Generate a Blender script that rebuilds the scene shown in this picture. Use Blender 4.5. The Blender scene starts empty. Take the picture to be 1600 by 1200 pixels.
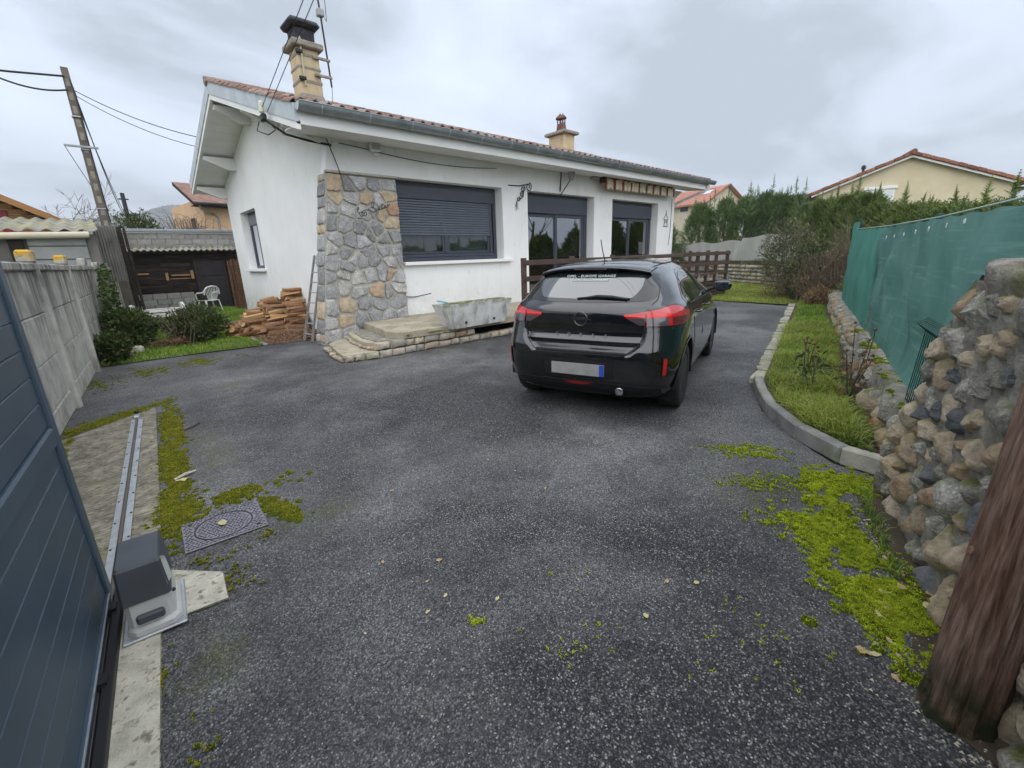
import bpy, math, random
import numpy as np
from mathutils import Vector, Matrix
from math import radians, sin, cos, pi

sc = bpy.context.scene
COL = sc.collection

# ------------------------------------------------------------------ camera
RC = ((0.73509126, -0.21040702, 0.64449183),
      (-0.67717336, -0.18185028, 0.7129984),
      (-0.03281885, -0.96055159, -0.27615858))
cam_d = bpy.data.cameras.new('camera')
cam = bpy.data.objects.new('camera', cam_d)
COL.objects.link(cam)
m = Matrix.Identity(4)
for i in range(3):
    m[i][0] = RC[i][0]; m[i][1] = -RC[i][1]; m[i][2] = -RC[i][2]
m[2][3] = 1.5
cam.matrix_world = m
cam_d.sensor_width = 36.0
cam_d.lens = 690.0 / 1600.0 * 36.0
cam_d.clip_start = 0.05
cam_d.clip_end = 6000.0
sc.camera = cam

# ------------------------------------------------------------------ world: overcast daylight
SUN_EL, SUN_AZ = radians(52), radians(218)      # azimuth measured from +Y clockwise
world = bpy.data.worlds.new('World'); sc.world = world
world.use_nodes = True
wn = world.node_tree; wn.nodes.clear()
def WN(t, **k):
    n = wn.nodes.new(t)
    for a, b in k.items(): setattr(n, a, b)
    return n
w_out = WN('ShaderNodeOutputWorld'); w_bg = WN('ShaderNodeBackground')
w_sky = WN('ShaderNodeTexSky', sky_type='NISHITA', sun_disc=False)
w_sky.sun_elevation = SUN_EL; w_sky.sun_rotation = SUN_AZ
w_sky.air_density = 1.0; w_sky.dust_density = 2.0
w_tc = WN('ShaderNodeTexCoord'); w_sep = WN('ShaderNodeSeparateXYZ')
w_add = WN('ShaderNodeMath', operation='ADD'); w_add.inputs[1].default_value = 0.22
w_max = WN('ShaderNodeMath', operation='MAXIMUM'); w_max.inputs[1].default_value = 0.05
w_div = WN('ShaderNodeVectorMath', operation='DIVIDE')
w_cmb = WN('ShaderNodeCombineXYZ')
wn.links.new(w_tc.outputs['Generated'], w_sep.inputs[0])
wn.links.new(w_sep.outputs['Z'], w_add.inputs[0]); wn.links.new(w_add.outputs[0], w_max.inputs[0])
for i in range(3): wn.links.new(w_max.outputs[0], w_cmb.inputs[i])
wn.links.new(w_tc.outputs['Generated'], w_div.inputs[0]); wn.links.new(w_cmb.outputs[0], w_div.inputs[1])
w_n1 = WN('ShaderNodeTexNoise'); w_n1.inputs['Scale'].default_value = 1.1; w_n1.inputs['Detail'].default_value = 9; w_n1.inputs['Roughness'].default_value = .55; w_n1.inputs['Distortion'].default_value = .35
w_map = WN('ShaderNodeMapping'); w_map.inputs['Location'].default_value = (2.19, 0.0, 0.0); w_map.inputs['Scale'].default_value = (1.0, 1.3, 1.0)
wn.links.new(w_div.outputs[0], w_map.inputs[0]); wn.links.new(w_map.outputs[0], w_n1.inputs['Vector'])
w_ramp = WN('ShaderNodeValToRGB')
e = w_ramp.color_ramp.elements
e[0].position = .36; e[0].color = (2.3, 2.55, 2.9, 1)
e[1].position = .68; e[1].color = (4.2, 4.65, 5.35, 1)
e2 = w_ramp.color_ramp.elements.new(.50); e2.color = (3.5, 3.9, 4.5, 1)
wn.links.new(w_n1.outputs['Fac'], w_ramp.inputs[0])
w_mix = WN('ShaderNodeMix', data_type='RGBA'); w_mix.inputs['Factor'].default_value = .92
wn.links.new(w_sky.outputs[0], w_mix.inputs['A']); wn.links.new(w_ramp.outputs[0], w_mix.inputs['B'])
wn.links.new(w_mix.outputs['Result'], w_bg.inputs['Color'])
w_bg.inputs['Strength'].default_value = .1
wn.links.new(w_bg.outputs[0], w_out.inputs[0])

# ------------------------------------------------------------------ sun behind the clouds
sun_d = bpy.data.lights.new('sun', 'SUN'); sun_d.energy = 1.5; sun_d.angle = radians(115); sun_d.color = (1.0, .985, .965)
sun = bpy.data.objects.new('sun', sun_d); COL.objects.link(sun)
sdir = Vector((sin(SUN_AZ) * cos(SUN_EL), cos(SUN_AZ) * cos(SUN_EL), sin(SUN_EL)))   # towards the sun
sun.rotation_euler = sdir.to_track_quat('Z', 'Y').to_euler()

sc.view_settings.view_transform = 'Standard'
sc.view_settings.look = 'None'
sc.view_settings.gamma = 1.0
sc.view_settings.use_curve_mapping = False
sc.view_settings.exposure = 1.33
sc.render.engine = 'CYCLES'
sc.cycles.use_denoising = True
sc.cycles.max_bounces = 6
sc.cycles.diffuse_bounces = 3
sc.cycles.glossy_bounces = 3
sc.cycles.use_adaptive_sampling = True
sc.cycles.adaptive_threshold = .02
sc.cycles.volume_bounces = 0
sc.cycles.transparent_max_bounces = 8

rng = random.Random(7)
nrng = np.random.default_rng(7)

# ------------------------------------------------------------------ materials
def _ramp(nt, stops):
    r = nt.nodes.new('ShaderNodeValToRGB')
    el = r.color_ramp.elements
    while len(el) > 1: el.remove(el[-1])
    el[0].position = stops[0][0]; el[0].color = (*stops[0][1], 1)
    for p, c in stops[1:]:
        x = el.new(p); x.color = (*c, 1)
    return r

def _vec(nt, coords, scale=(1, 1, 1), rot=(0, 0, 0)):
    if coords == 'pos':
        g = nt.nodes.new('ShaderNodeNewGeometry'); o = g.outputs['Position']
    else:
        g = nt.nodes.new('ShaderNodeTexCoord'); o = g.outputs['Object']
    mp = nt.nodes.new('ShaderNodeMapping')
    mp.inputs['Scale'].default_value = scale; mp.inputs['Rotation'].default_value = rot
    nt.links.new(o, mp.inputs[0])
    return mp.outputs[0]

def _noise(nt, vec, scale, detail=5, rough=.55, dist=0.0):
    n = nt.nodes.new('ShaderNodeTexNoise')
    n.inputs['Scale'].default_value = scale; n.inputs['Detail'].default_value = detail
    n.inputs['Roughness'].default_value = rough; n.inputs['Distortion'].default_value = dist
    nt.links.new(vec, n.inputs['Vector'])
    return n.outputs['Fac']

def _mixc(nt, fac, a, b, mode='MIX'):
    mx = nt.nodes.new('ShaderNodeMix'); mx.data_type = 'RGBA'; mx.blend_type = mode
    if isinstance(fac, float): mx.inputs['Factor'].default_value = fac
    else: nt.links.new(fac, mx.inputs['Factor'])
    for s, v in (('A', a), ('B', b)):
        if isinstance(v, tuple): mx.inputs[s].default_value = (*v, 1)
        else: nt.links.new(v, mx.inputs[s])
    return mx.outputs['Result']

MATS = {}
def pmat(name, cols, scale=4.0, detail=5, rough=.7, bump=0.0, bscale=None, bdist=.01, spec=.4, metal=0.0, rand=0.0,
         island=False, objcol=False, stretch=(1, 1, 1), rot=(0, 0, 0), coords='pos', stains_light=(), trans=0.0, coat=0.0, ior=1.5, speck=None, alpha=1.0,
         rough2=None):
    mt = bpy.data.materials.new(name); mt.use_nodes = True
    nt = mt.node_tree; b = nt.nodes['Principled BSDF']; out = nt.nodes['Material Output']
    L = nt.links
    if isinstance(cols[0], (int, float)): cols = [(0, cols)]
    v = _vec(nt, coords, stretch, rot)
    if len(cols) == 1:
        c = tuple(cols[0][1])
        rgb = nt.nodes.new('ShaderNodeRGB'); rgb.outputs[0].default_value = (*c, 1); col = rgb.outputs[0]
    else:
        r = _ramp(nt, cols)
        if island:
            g = nt.nodes.new('ShaderNodeNewGeometry'); L.new(g.outputs['Random Per Island'], r.inputs[0])
        elif objcol:
            g = nt.nodes.new('ShaderNodeObjectInfo'); L.new(g.outputs['Random'], r.inputs[0]); r.color_ramp.interpolation = 'LINEAR'
        else:
            L.new(_noise(nt, v, scale, detail), r.inputs[0])
        col = r.outputs[0]
        if island or objcol:
            nf = _noise(nt, v, scale, detail)
            r2 = _ramp(nt, [(.25, (.55, .55, .55)), (.75, (1.35, 1.35, 1.35))]); L.new(nf, r2.inputs[0])
            col = _mixc(nt, .8, col, r2.outputs[0], 'MULTIPLY')
    if speck:
        vo = nt.nodes.new('ShaderNodeTexVoronoi'); vo.inputs['Scale'].default_value = speck[0]
        L.new(v, vo.inputs['Vector'])
        sp = nt.nodes.new('ShaderNodeSeparateColor'); L.new(vo.outputs['Color'], sp.inputs[0])
        r3 = _ramp(nt, speck[1]); L.new(sp.outputs[0], r3.inputs[0])
        col = _mixc(nt, float(speck[2]), col, r3.outputs[0], speck[3] if len(speck) > 3 else 'MULTIPLY')
    for s in stains_light:
        sv = _vec(nt, s.get('coords', coords), s.get('stretch', (1, 1, 1)), s.get('rot', (0, 0, 0)))
        f = _noise(nt, sv, s['scale'], s.get('detail', 6), s.get('rough', .6), s.get('dist', 0.0))
        rr = _ramp(nt, [(s['lo'], (0, 0, 0)), (s['hi'], (s.get('max', 1),) * 3)]); L.new(f, rr.inputs[0])
        fac = rr.outputs[0]
        if 'z' in s:      # only between two world heights (moss on tops, splash at the foot)
            g = nt.nodes.new('ShaderNodeNewGeometry'); sx = nt.nodes.new('ShaderNodeSeparateXYZ'); L.new(g.outputs['Position'], sx.inputs[0])
            mr = nt.nodes.new('ShaderNodeMapRange'); mr.inputs['From Min'].default_value = s['z'][0]; mr.inputs['From Max'].default_value = s['z'][1]
            mr.inputs['To Min'].default_value = 0; mr.inputs['To Max'].default_value = 1
            L.new(sx.outputs['Z'], mr.inputs['Value'])
            mu = nt.nodes.new('ShaderNodeMath'); mu.operation = 'MULTIPLY'; L.new(fac, mu.inputs[0]); L.new(mr.outputs[0], mu.inputs[1]); fac = mu.outputs[0]
        if s.get('up'):   # only on faces that look up
            g = nt.nodes.new('ShaderNodeNewGeometry'); sx = nt.nodes.new('ShaderNodeSeparateXYZ'); L.new(g.outputs['Normal'], sx.inputs[0])
            mr = nt.nodes.new('ShaderNodeMapRange'); mr.inputs['From Min'].default_value = .3; mr.inputs['From Max'].default_value = .8
            L.new(sx.outputs['Z'], mr.inputs['Value'])
            mu = nt.nodes.new('ShaderNodeMath'); mu.operation = 'MULTIPLY'; L.new(fac, mu.inputs[0]); L.new(mr.outputs[0], mu.inputs[1]); fac = mu.outputs[0]
        col = _mixc(nt, fac, col, tuple(s['col']))
    if rand:
        oi = nt.nodes.new('ShaderNodeObjectInfo'); mr = nt.nodes.new('ShaderNodeMapRange')
        mr.inputs['To Min'].default_value = 1 - rand; mr.inputs['To Max'].default_value = 1 + rand
        L.new(oi.outputs['Random'], mr.inputs['Value'])
        hs = nt.nodes.new('ShaderNodeHueSaturation'); L.new(mr.outputs[0], hs.inputs['Value']); L.new(col, hs.inputs['Color']); col = hs.outputs[0]
    L.new(col, b.inputs['Base Color'])
    b.inputs['Roughness'].default_value = rough; b.inputs['Metallic'].default_value = metal
    if rough2 is not None:
        nf = _noise(nt, v, rough2[1], 4); mr = nt.nodes.new('ShaderNodeMapRange')
        mr.inputs['From Min'].default_value = .3; mr.inputs['From Max'].default_value = .7
        mr.inputs['To Min'].default_value = rough; mr.inputs['To Max'].default_value = rough2[0]
        L.new(nf, mr.inputs['Value']); L.new(mr.outputs[0], b.inputs['Roughness'])
    b.inputs['Specular IOR Level'].default_value = spec; b.inputs['IOR'].default_value = ior
    b.inputs['Coat Weight'].default_value = coat
    if coat: b.inputs['Coat Roughness'].default_value = .04
    if alpha < 1: b.inputs['Alpha'].default_value = alpha
    if bump:
        bn = nt.nodes.new('ShaderNodeBump'); bn.inputs['Strength'].default_value = bump; bn.inputs['Distance'].default_value = bdist
        L.new(_noise(nt, v, bscale or scale * 4, 6, .65), bn.inputs['Height']); L.new(bn.outputs[0], b.inputs['Normal'])
    if trans:
        t = nt.nodes.new('ShaderNodeBsdfTranslucent'); L.new(col, t.inputs[0])
        ms = nt.nodes.new('ShaderNodeMixShader'); ms.inputs[0].default_value = trans
        L.new(b.outputs[0], ms.inputs[1]); L.new(t.outputs[0], ms.inputs[2]); L.new(ms.outputs[0], out.inputs[0])
    MATS[name] = mt
    return mt

def flat(name, c, rough=.6, **k): return pmat(name, [(0, c)], rough=rough, **k)

# ------------------------------------------------------------------ mesh helpers
class MB:
    def __init__(s): s.v = []; s.f = []; s.m = []
    def add(s, vs, fs, mi=0):
        o = len(s.v); s.v += [tuple(p) for p in vs]
        for f in fs: s.f.append(tuple(i + o for i in f)); s.m.append(mi)
        return s
    def box(s, x0, x1, y0, y1, z0, z1, mi=0):
        return s.add([(x0, y0, z0), (x1, y0, z0), (x1, y1, z0), (x0, y1, z0), (x0, y0, z1), (x1, y0, z1), (x1, y1, z1), (x0, y1, z1)],
                     [(0, 3, 2, 1), (4, 5, 6, 7), (0, 1, 5, 4), (1, 2, 6, 5), (2, 3, 7, 6), (3, 0, 4, 7)], mi)
    def cbox(s, x0, x1, y0, y1, z0, z1, c=.01, mi=0):
        """box with chamfered edges"""
        c = min(c, (x1 - x0) * .45, (y1 - y0) * .45, (z1 - z0) * .45)
        vs = []; idx = {}
        for sx in (0, 1):
            for sy in (0, 1):
                for sz in (0, 1):
                    X, Y, Z = (x0, x1)[sx], (y0, y1)[sy], (z0, z1)[sz]
                    dx, dy, dz = (c if not sx else -c), (c if not sy else -c), (c if not sz else -c)
                    for a, p in (('x', (X, Y + dy, Z + dz)), ('y', (X + dx, Y, Z + dz)), ('z', (X + dx, Y + dy, Z))):
                        idx[(sx, sy, sz, a)] = len(vs); vs.append(p)
        I = lambda a, b, d, k: idx[(a, b, d, k)]
        fs = []
        for q in (0, 1):
            o = [(0, 0), (1, 0), (1, 1), (0, 1)] if q else [(0, 0), (0, 1), (1, 1), (1, 0)]
            fs.append(tuple(I(q, a, b, 'x') for a, b in o)); fs.append(tuple(I(b, q, a, 'y') for a, b in o)); fs.append(tuple(I(a, b, q, 'z') for a, b in o))
        for a in (0, 1):
            for b in (0, 1):
                e = [I(a, b, 0, 'x'), I(a, b, 0, 'y'), I(a, b, 1, 'y'), I(a, b, 1, 'x')]; fs.append(tuple(e if a != b else e[::-1]))
                e = [I(0, a, b, 'y'), I(0, a, b, 'z'), I(1, a, b, 'z'), I(1, a, b, 'y')]; fs.append(tuple(e if a != b else e[::-1]))
                e = [I(a, 0, b, 'z'), I(a, 0, b, 'x'), I(a, 1, b, 'x'), I(a, 1, b, 'z')]; fs.append(tuple(e if a != b else e[::-1]))
                for d in (0, 1):
                    t = (I(a, b, d, 'x'), I(a, b, d, 'y'), I(a, b, d, 'z')); fs.append(t if (a + b + d) % 2 else t[::-1])
        return s.add(vs, fs, mi)
    def bar(s, p, q, w, h, up=(0, 0, 1), mi=0):
        """rectangular bar from p to q; w sideways, h along up"""
        p = Vector(p); q = Vector(q); d = (q - p).normalized(); u = Vector(up)
        a = d.cross(u).normalized(); u = a.cross(d).normalized()
        vs = [o + a * (w / 2 * i) + u * (h / 2 * j) for o in (p, q) for i, j in ((-1, -1), (1, -1), (1, 1), (-1, 1))]
        return s.add(vs, [(0, 1, 2, 3), (7, 6, 5, 4), (0, 4, 5, 1), (1, 5, 6, 2), (2, 6, 7, 3), (3, 7, 4, 0)], mi)
    def tube(s, pts, r, n=8, mi=0, cap=True):
        pts = [Vector(p) for p in pts]; k = len(pts); rs = r if isinstance(r, (list, tuple)) else [r] * k
        vs = []; a = None
        for i, p in enumerate(pts):
            d = (pts[min(i + 1, k - 1)] - pts[max(i - 1, 0)]).normalized()
            if a is None:
                a = d.cross(Vector((0, 0, 1)));
                if a.length < .05: a = d.cross(Vector((1, 0, 0)))
            a = (a - d * a.dot(d)).normalized(); b = d.cross(a)
            for j in range(n):
                t = 2 * pi * j / n; vs.append(p + (a * cos(t) + b * sin(t)) * rs[i])
        fs = [(i * n + j, i * n + (j + 1) % n, (i + 1) * n + (j + 1) % n, (i + 1) * n + j) for i in range(k - 1) for j in range(n)]
        if cap: fs += [tuple(range(n))[::-1], tuple(range((k - 1) * n, k * n))]
        return s.add(vs, fs, mi)
    def lathe(s, prof, n=16, o=(0, 0, 0), mi=0, axis='z'):
        vs = []
        for r, z in prof:
            for j in range(n):
                t = 2 * pi * j / n
                p = (r * cos(t), r * sin(t), z)
                if axis == 'y': p = (p[0], p[2], p[1])
                vs.append((p[0] + o[0], p[1] + o[1], p[2] + o[2]))
        k = len(prof)
        fs = [(i * n + j, i * n + (j + 1) % n, (i + 1) * n + (j + 1) % n, (i + 1) * n + j) for i in range(k - 1) for j in range(n)]
        fs += [tuple(range(n))[::-1], tuple(range((k - 1) * n, k * n))]
        return s.add(vs, fs, mi)
    def prism(s, poly, z0, z1, mi=0):
        n = len(poly)
        vs = [(x, y, z0) for x, y in poly] + [(x, y, z1) for x, y in poly]
        return s.add(vs, [tuple(range(n))[::-1], tuple(range(n, 2 * n))] + [(i, (i + 1) % n, n + (i + 1) % n, n + i) for i in range(n)], mi)
    def xf(s, M):
        s.v = [tuple(M @ Vector(p)) for p in s.v]; return s
    def mesh(s, name, mats, smooth=None):
        me = bpy.data.meshes.new(name); me.from_pydata(s.v, [], s.f)
        for q in (mats if isinstance(mats, (list, tuple)) else [mats]): me.materials.append(q)
        if any(s.m): me.polygons.foreach_set('material_index', s.m)
        if smooth is not None:
            me.polygons.foreach_set('use_smooth', [True] * len(me.polygons)); me.set_sharp_from_angle(angle=radians(smooth))
        me.update()
        return me
    def build(s, name, mats, parent=None, smooth=None, loc=None):
        return link(name, s.mesh(name, mats, smooth), parent, loc)

def link(name, me, parent=None, loc=None, rz=0):
    o = bpy.data.objects.new(name, me); COL.objects.link(o)
    if loc is not None: o.location = loc
    if rz: o.rotation_euler = (0, 0, rz)
    if parent is not None: o.parent = parent
    return o

def tag(o, label=None, cat=None, group=None, kind=None):
    if label: o['label'] = label
    if cat: o['category'] = cat
    if group: o['group'] = group
    if kind: o['kind'] = kind
    return o

def thing(name, label, cat, loc=(0, 0, 0), rz=0, group=None):
    o = bpy.data.objects.new(name, None); COL.objects.link(o); o.empty_display_size = .1
    o.location = loc; o.rotation_euler = (0, 0, rz)
    return tag(o, label, cat, group)

def np_mesh(name, V, F, mat, parent=None, smooth=False):
    """bulk mesh; F is an (n,3) or (n,4) int array"""
    me = bpy.data.meshes.new(name); V = np.asarray(V, np.float32); F = np.asarray(F, np.int32)
    k = F.shape[1]
    me.vertices.add(len(V)); me.vertices.foreach_set('co', V.ravel())
    me.loops.add(F.size); me.loops.foreach_set('vertex_index', F.ravel())
    me.polygons.add(len(F)); me.polygons.foreach_set('loop_start', np.arange(0, F.size, k, dtype=np.int32))
    me.polygons.foreach_set('use_smooth', np.full(len(F), smooth))
    me.materials.append(mat); me.update(calc_edges=True); me.validate()
    return link(name, me, parent)

def vnoise(p, seed=0):
    """cheap smooth pseudo noise of an (n,3) array, about -1..1"""
    p = np.asarray(p, float); r = np.zeros(len(p)); g = np.random.default_rng(seed)
    for k in range(5):
        d = g.normal(size=3); d *= (1.7 ** k) / np.linalg.norm(d); r += np.sin(p @ d * 2.3 + g.uniform(0, 6.28)) / (1.35 ** k)
    return r / 2.6

def clip_cell(poly, n, c):
    out = []
    for i in range(len(poly)):
        a = poly[i]; b = poly[(i + 1) % len(poly)]
        da = a[0] * n[0] + a[1] * n[1] - c; db = b[0] * n[0] + b[1] * n[1] - c
        if da <= 0: out.append(a)
        if da * db < 0:
            t = da / (da - db); out.append((a[0] + (b[0] - a[0]) * t, a[1] + (b[1] - a[1]) * t))
    return out

def voronoi(seeds, bound, ax=1.0):
    """cells of 2-D seeds inside a convex polygon; ax squeezes x so that cells come out wider"""
    cells = []
    S = [(x / ax, y) for x, y in seeds]; B = [(x / ax, y) for x, y in bound]
    for i, a in enumerate(S):
        poly = B
        near = sorted(range(len(S)), key=lambda j: (S[j][0] - a[0]) ** 2 + (S[j][1] - a[1]) ** 2)[1:22]
        for j in near:
            b = S[j]; n = (b[0] - a[0], b[1] - a[1]); c = (b[0] ** 2 + b[1] ** 2 - a[0] ** 2 - a[1] ** 2) / 2
            poly = clip_cell(poly, n, c)
            if len(poly) < 3: break
        cells.append([(x * ax, y) for x, y in poly])
    return cells

def shrink(poly, gap):
    """inset a convex polygon"""
    n = len(poly); area = sum(poly[i][0] * poly[(i + 1) % n][1] - poly[(i + 1) % n][0] * poly[i][1] for i in range(n))
    if area < 0: poly = poly[::-1]
    out = list(poly)
    for i in range(n):
        a = poly[i]; b = poly[(i + 1) % n]; dx, dy = b[0] - a[0], b[1] - a[1]; l = math.hypot(dx, dy)
        if l < 1e-6: continue
        nx, ny = dy / l, -dx / l
        out = clip_cell(out, (nx, ny), a[0] * nx + a[1] * ny - gap)
        if len(out) < 3: return []
    return out

def resample(poly, n, r, jit, rounding=.0):
    """n points round a polygon, corners cut, edges jittered"""
    P = [Vector(p) for p in poly]; k = len(P); per = [(P[(i + 1) % k] - P[i]).length for i in range(k)]; T = sum(per)
    pts = []
    for q in range(n):
        d = T * q / n; i = 0
        while d > per[i] and i < k - 1: d -= per[i]; i += 1
        pts.append(P[i] + (P[(i + 1) % k] - P[i]) * (d / max(per[i], 1e-9)))
    for _ in range(int(rounding)):
        pts = [pts[i] * .5 + (pts[i - 1] + pts[(i + 1) % n]) * .25 for i in range(n)]
    return [p + Vector((r.uniform(-jit, jit), r.uniform(-jit, jit))) for p in pts]

def stone_mesh(poly, depth, r, n=12, jit=.008, round_=1, dome=.02, bev=.02, back=.05):
    """a stone seen from the front (local x across, z up, -y out); outline poly in (x,z)"""
    o = resample(poly, n, r, jit, round_)
    c = sum(o, Vector((0, 0))) / n
    tilt = (r.uniform(-.06, .06), r.uniform(-.06, .06))
    def ring(f, y, jj=0):
        return [((c + (p - c) * f).x, -(y + tilt[0] * (p - c).x * f + tilt[1] * (p - c).y * f + r.uniform(-jj, jj)), (c + (p - c) * f).y) for p in o]
    rad = sum((p - c).length for p in o) / n
    b = min(bev / max(rad, .01), .45)
    vs = ring(1.0, -back) + ring(1.0, depth * .45) + ring(1 - b * .45, depth * .85, jit * .4) + ring(1 - b, depth, jit * .5) + ring((1 - b) * .5, depth + dome * .8, jit * .6)
    vs.append((c.x, -(depth + dome), c.y))
    fs = []
    for k in range(4):
        for i in range(n):
            j = (i + 1) % n; fs.append((k * n + i, k * n + j, (k + 1) * n + j, (k + 1) * n + i))
    fs += [(4 * n + i, 4 * n + (i + 1) % n, 5 * n) for i in range(n)]
    return MB().add(vs, fs)

def rock_mesh(poly, depth, r, n=20, p=3.2, amp=.006, facets=4, jit=.006, back=.08):
    """rough stone: outline poly in (x,z), bulging towards -y, cut by random facets and roughened"""
    o = np.array([tuple(q) for q in resample(poly, n, r, jit, 1)]); c = o.mean(0); rad = np.mean(np.hypot(*(o - c).T)); sd = r.randrange(10 ** 6)
    fs_ = [1.0, .985, .93, .82, .64, .42, .2]; V = [np.column_stack([o[:, 0], np.full(n, back), o[:, 1]])]
    cuts = [(r.uniform(0, 6.28), r.uniform(.15, .75), r.uniform(.62, .98)) for _ in range(facets)]
    for f in fs_ + [0.0]:
        q = c + (o - c) * f if f else c[None]
        h = depth * (1 - f ** p) * np.ones(len(q))
        for a, sl, lv in cuts: h = np.minimum(h, depth * lv - sl * ((q - c) @ np.array([cos(a), sin(a)])))
        P3 = np.column_stack([q, np.full(len(q), 1.0)])
        h = h + amp * (vnoise(P3 * np.array([1, 1, 0]) * (1.6 / rad) + sd % 97, sd) + .6 * vnoise(P3 * np.array([1, 1, 0]) * (4.5 / rad) + sd % 53, sd + 1)) * (1 if f < 1 else .3)
        V.append(np.column_stack([q[:, 0], -h, q[:, 1]]))
    k = len(fs_) + 1
    F = [(a * n + i, a * n + (i + 1) % n, (a + 1) * n + (i + 1) % n, (a + 1) * n + i) for a in range(k - 1) for i in range(n)] + [((k - 1) * n + i, (k - 1) * n + (i + 1) % n, k * n) for i in range(n)]
    return MB().add(np.vstack(V).tolist(), F)

def wall_grid(a0, a1, z0, z1, t0, t1, openings, topoly=None):
    """a wall with rectangular openings: a runs along the wall, t is the thickness range; returns MB in (a, t, z)"""
    xs = sorted({a0, a1, *[o[i] for o in openings for i in (0, 1)]}); zs = sorted({z0, z1, *[o[i] for o in openings for i in (2, 3)]})
    hole = lambda x, z: any(o[0] < x < o[1] and o[2] < z < o[3] for o in openings)
    b = MB()
    for i in range(len(xs) - 1):
        for j in range(len(zs) - 1):
            x0_, x1_, y0_, y1_ = xs[i], xs[i + 1], zs[j], zs[j + 1]
            if hole((x0_ + x1_) / 2, (y0_ + y1_) / 2): continue
            b.add([(x0_, t0, y0_), (x1_, t0, y0_), (x1_, t0, y1_), (x0_, t0, y1_)], [(0, 1, 2, 3)])
            b.add([(x0_, t1, y0_), (x1_, t1, y0_), (x1_, t1, y1_), (x0_, t1, y1_)], [(3, 2, 1, 0)])
    for x0_, x1_, y0_, y1_ in openings:
        b.add([(x0_, t0, y0_), (x0_, t1, y0_), (x0_, t1, y1_), (x0_, t0, y1_)], [(0, 1, 2, 3)])
        b.add([(x1_, t0, y0_), (x1_, t1, y0_), (x1_, t1, y1_), (x1_, t0, y1_)], [(3, 2, 1, 0)])
        b.add([(x0_, t0, y1_), (x1_, t0, y1_), (x1_, t1, y1_), (x0_, t1, y1_)], [(3, 2, 1, 0)])
        if y0_ > z0: b.add([(x0_, t0, y0_), (x1_, t0, y0_), (x1_, t1, y0_), (x0_, t1, y0_)], [(0, 1, 2, 3)])
    b.add([(a0, t0, z0), (a0, t1, z0), (a0, t1, z1), (a0, t0, z1)], [(3, 2, 1, 0)])
    b.add([(a1, t0, z0), (a1, t1, z0), (a1, t1, z1), (a1, t0, z1)], [(0, 1, 2, 3)])
    b.add([(a0, t0, z1), (a1, t0, z1), (a1, t1, z1), (a0, t1, z1)], [(0, 1, 2, 3)])
    return b

def text_mesh(body, size, depth=.002, spacing=1.0):
    cu = bpy.data.curves.new('lettering', 'FONT'); cu.body = body; cu.size = size; cu.extrude = depth; cu.align_x = 'CENTER'; cu.align_y = 'CENTER'; cu.space_character = spacing
    ob = bpy.data.objects.new('lettering', cu); COL.objects.link(ob)
    dg = bpy.context.evaluated_depsgraph_get(); me = bpy.data.meshes.new_from_object(ob.evaluated_get(dg))
    bpy.data.objects.remove(ob); bpy.data.curves.remove(cu)
    return me
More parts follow.
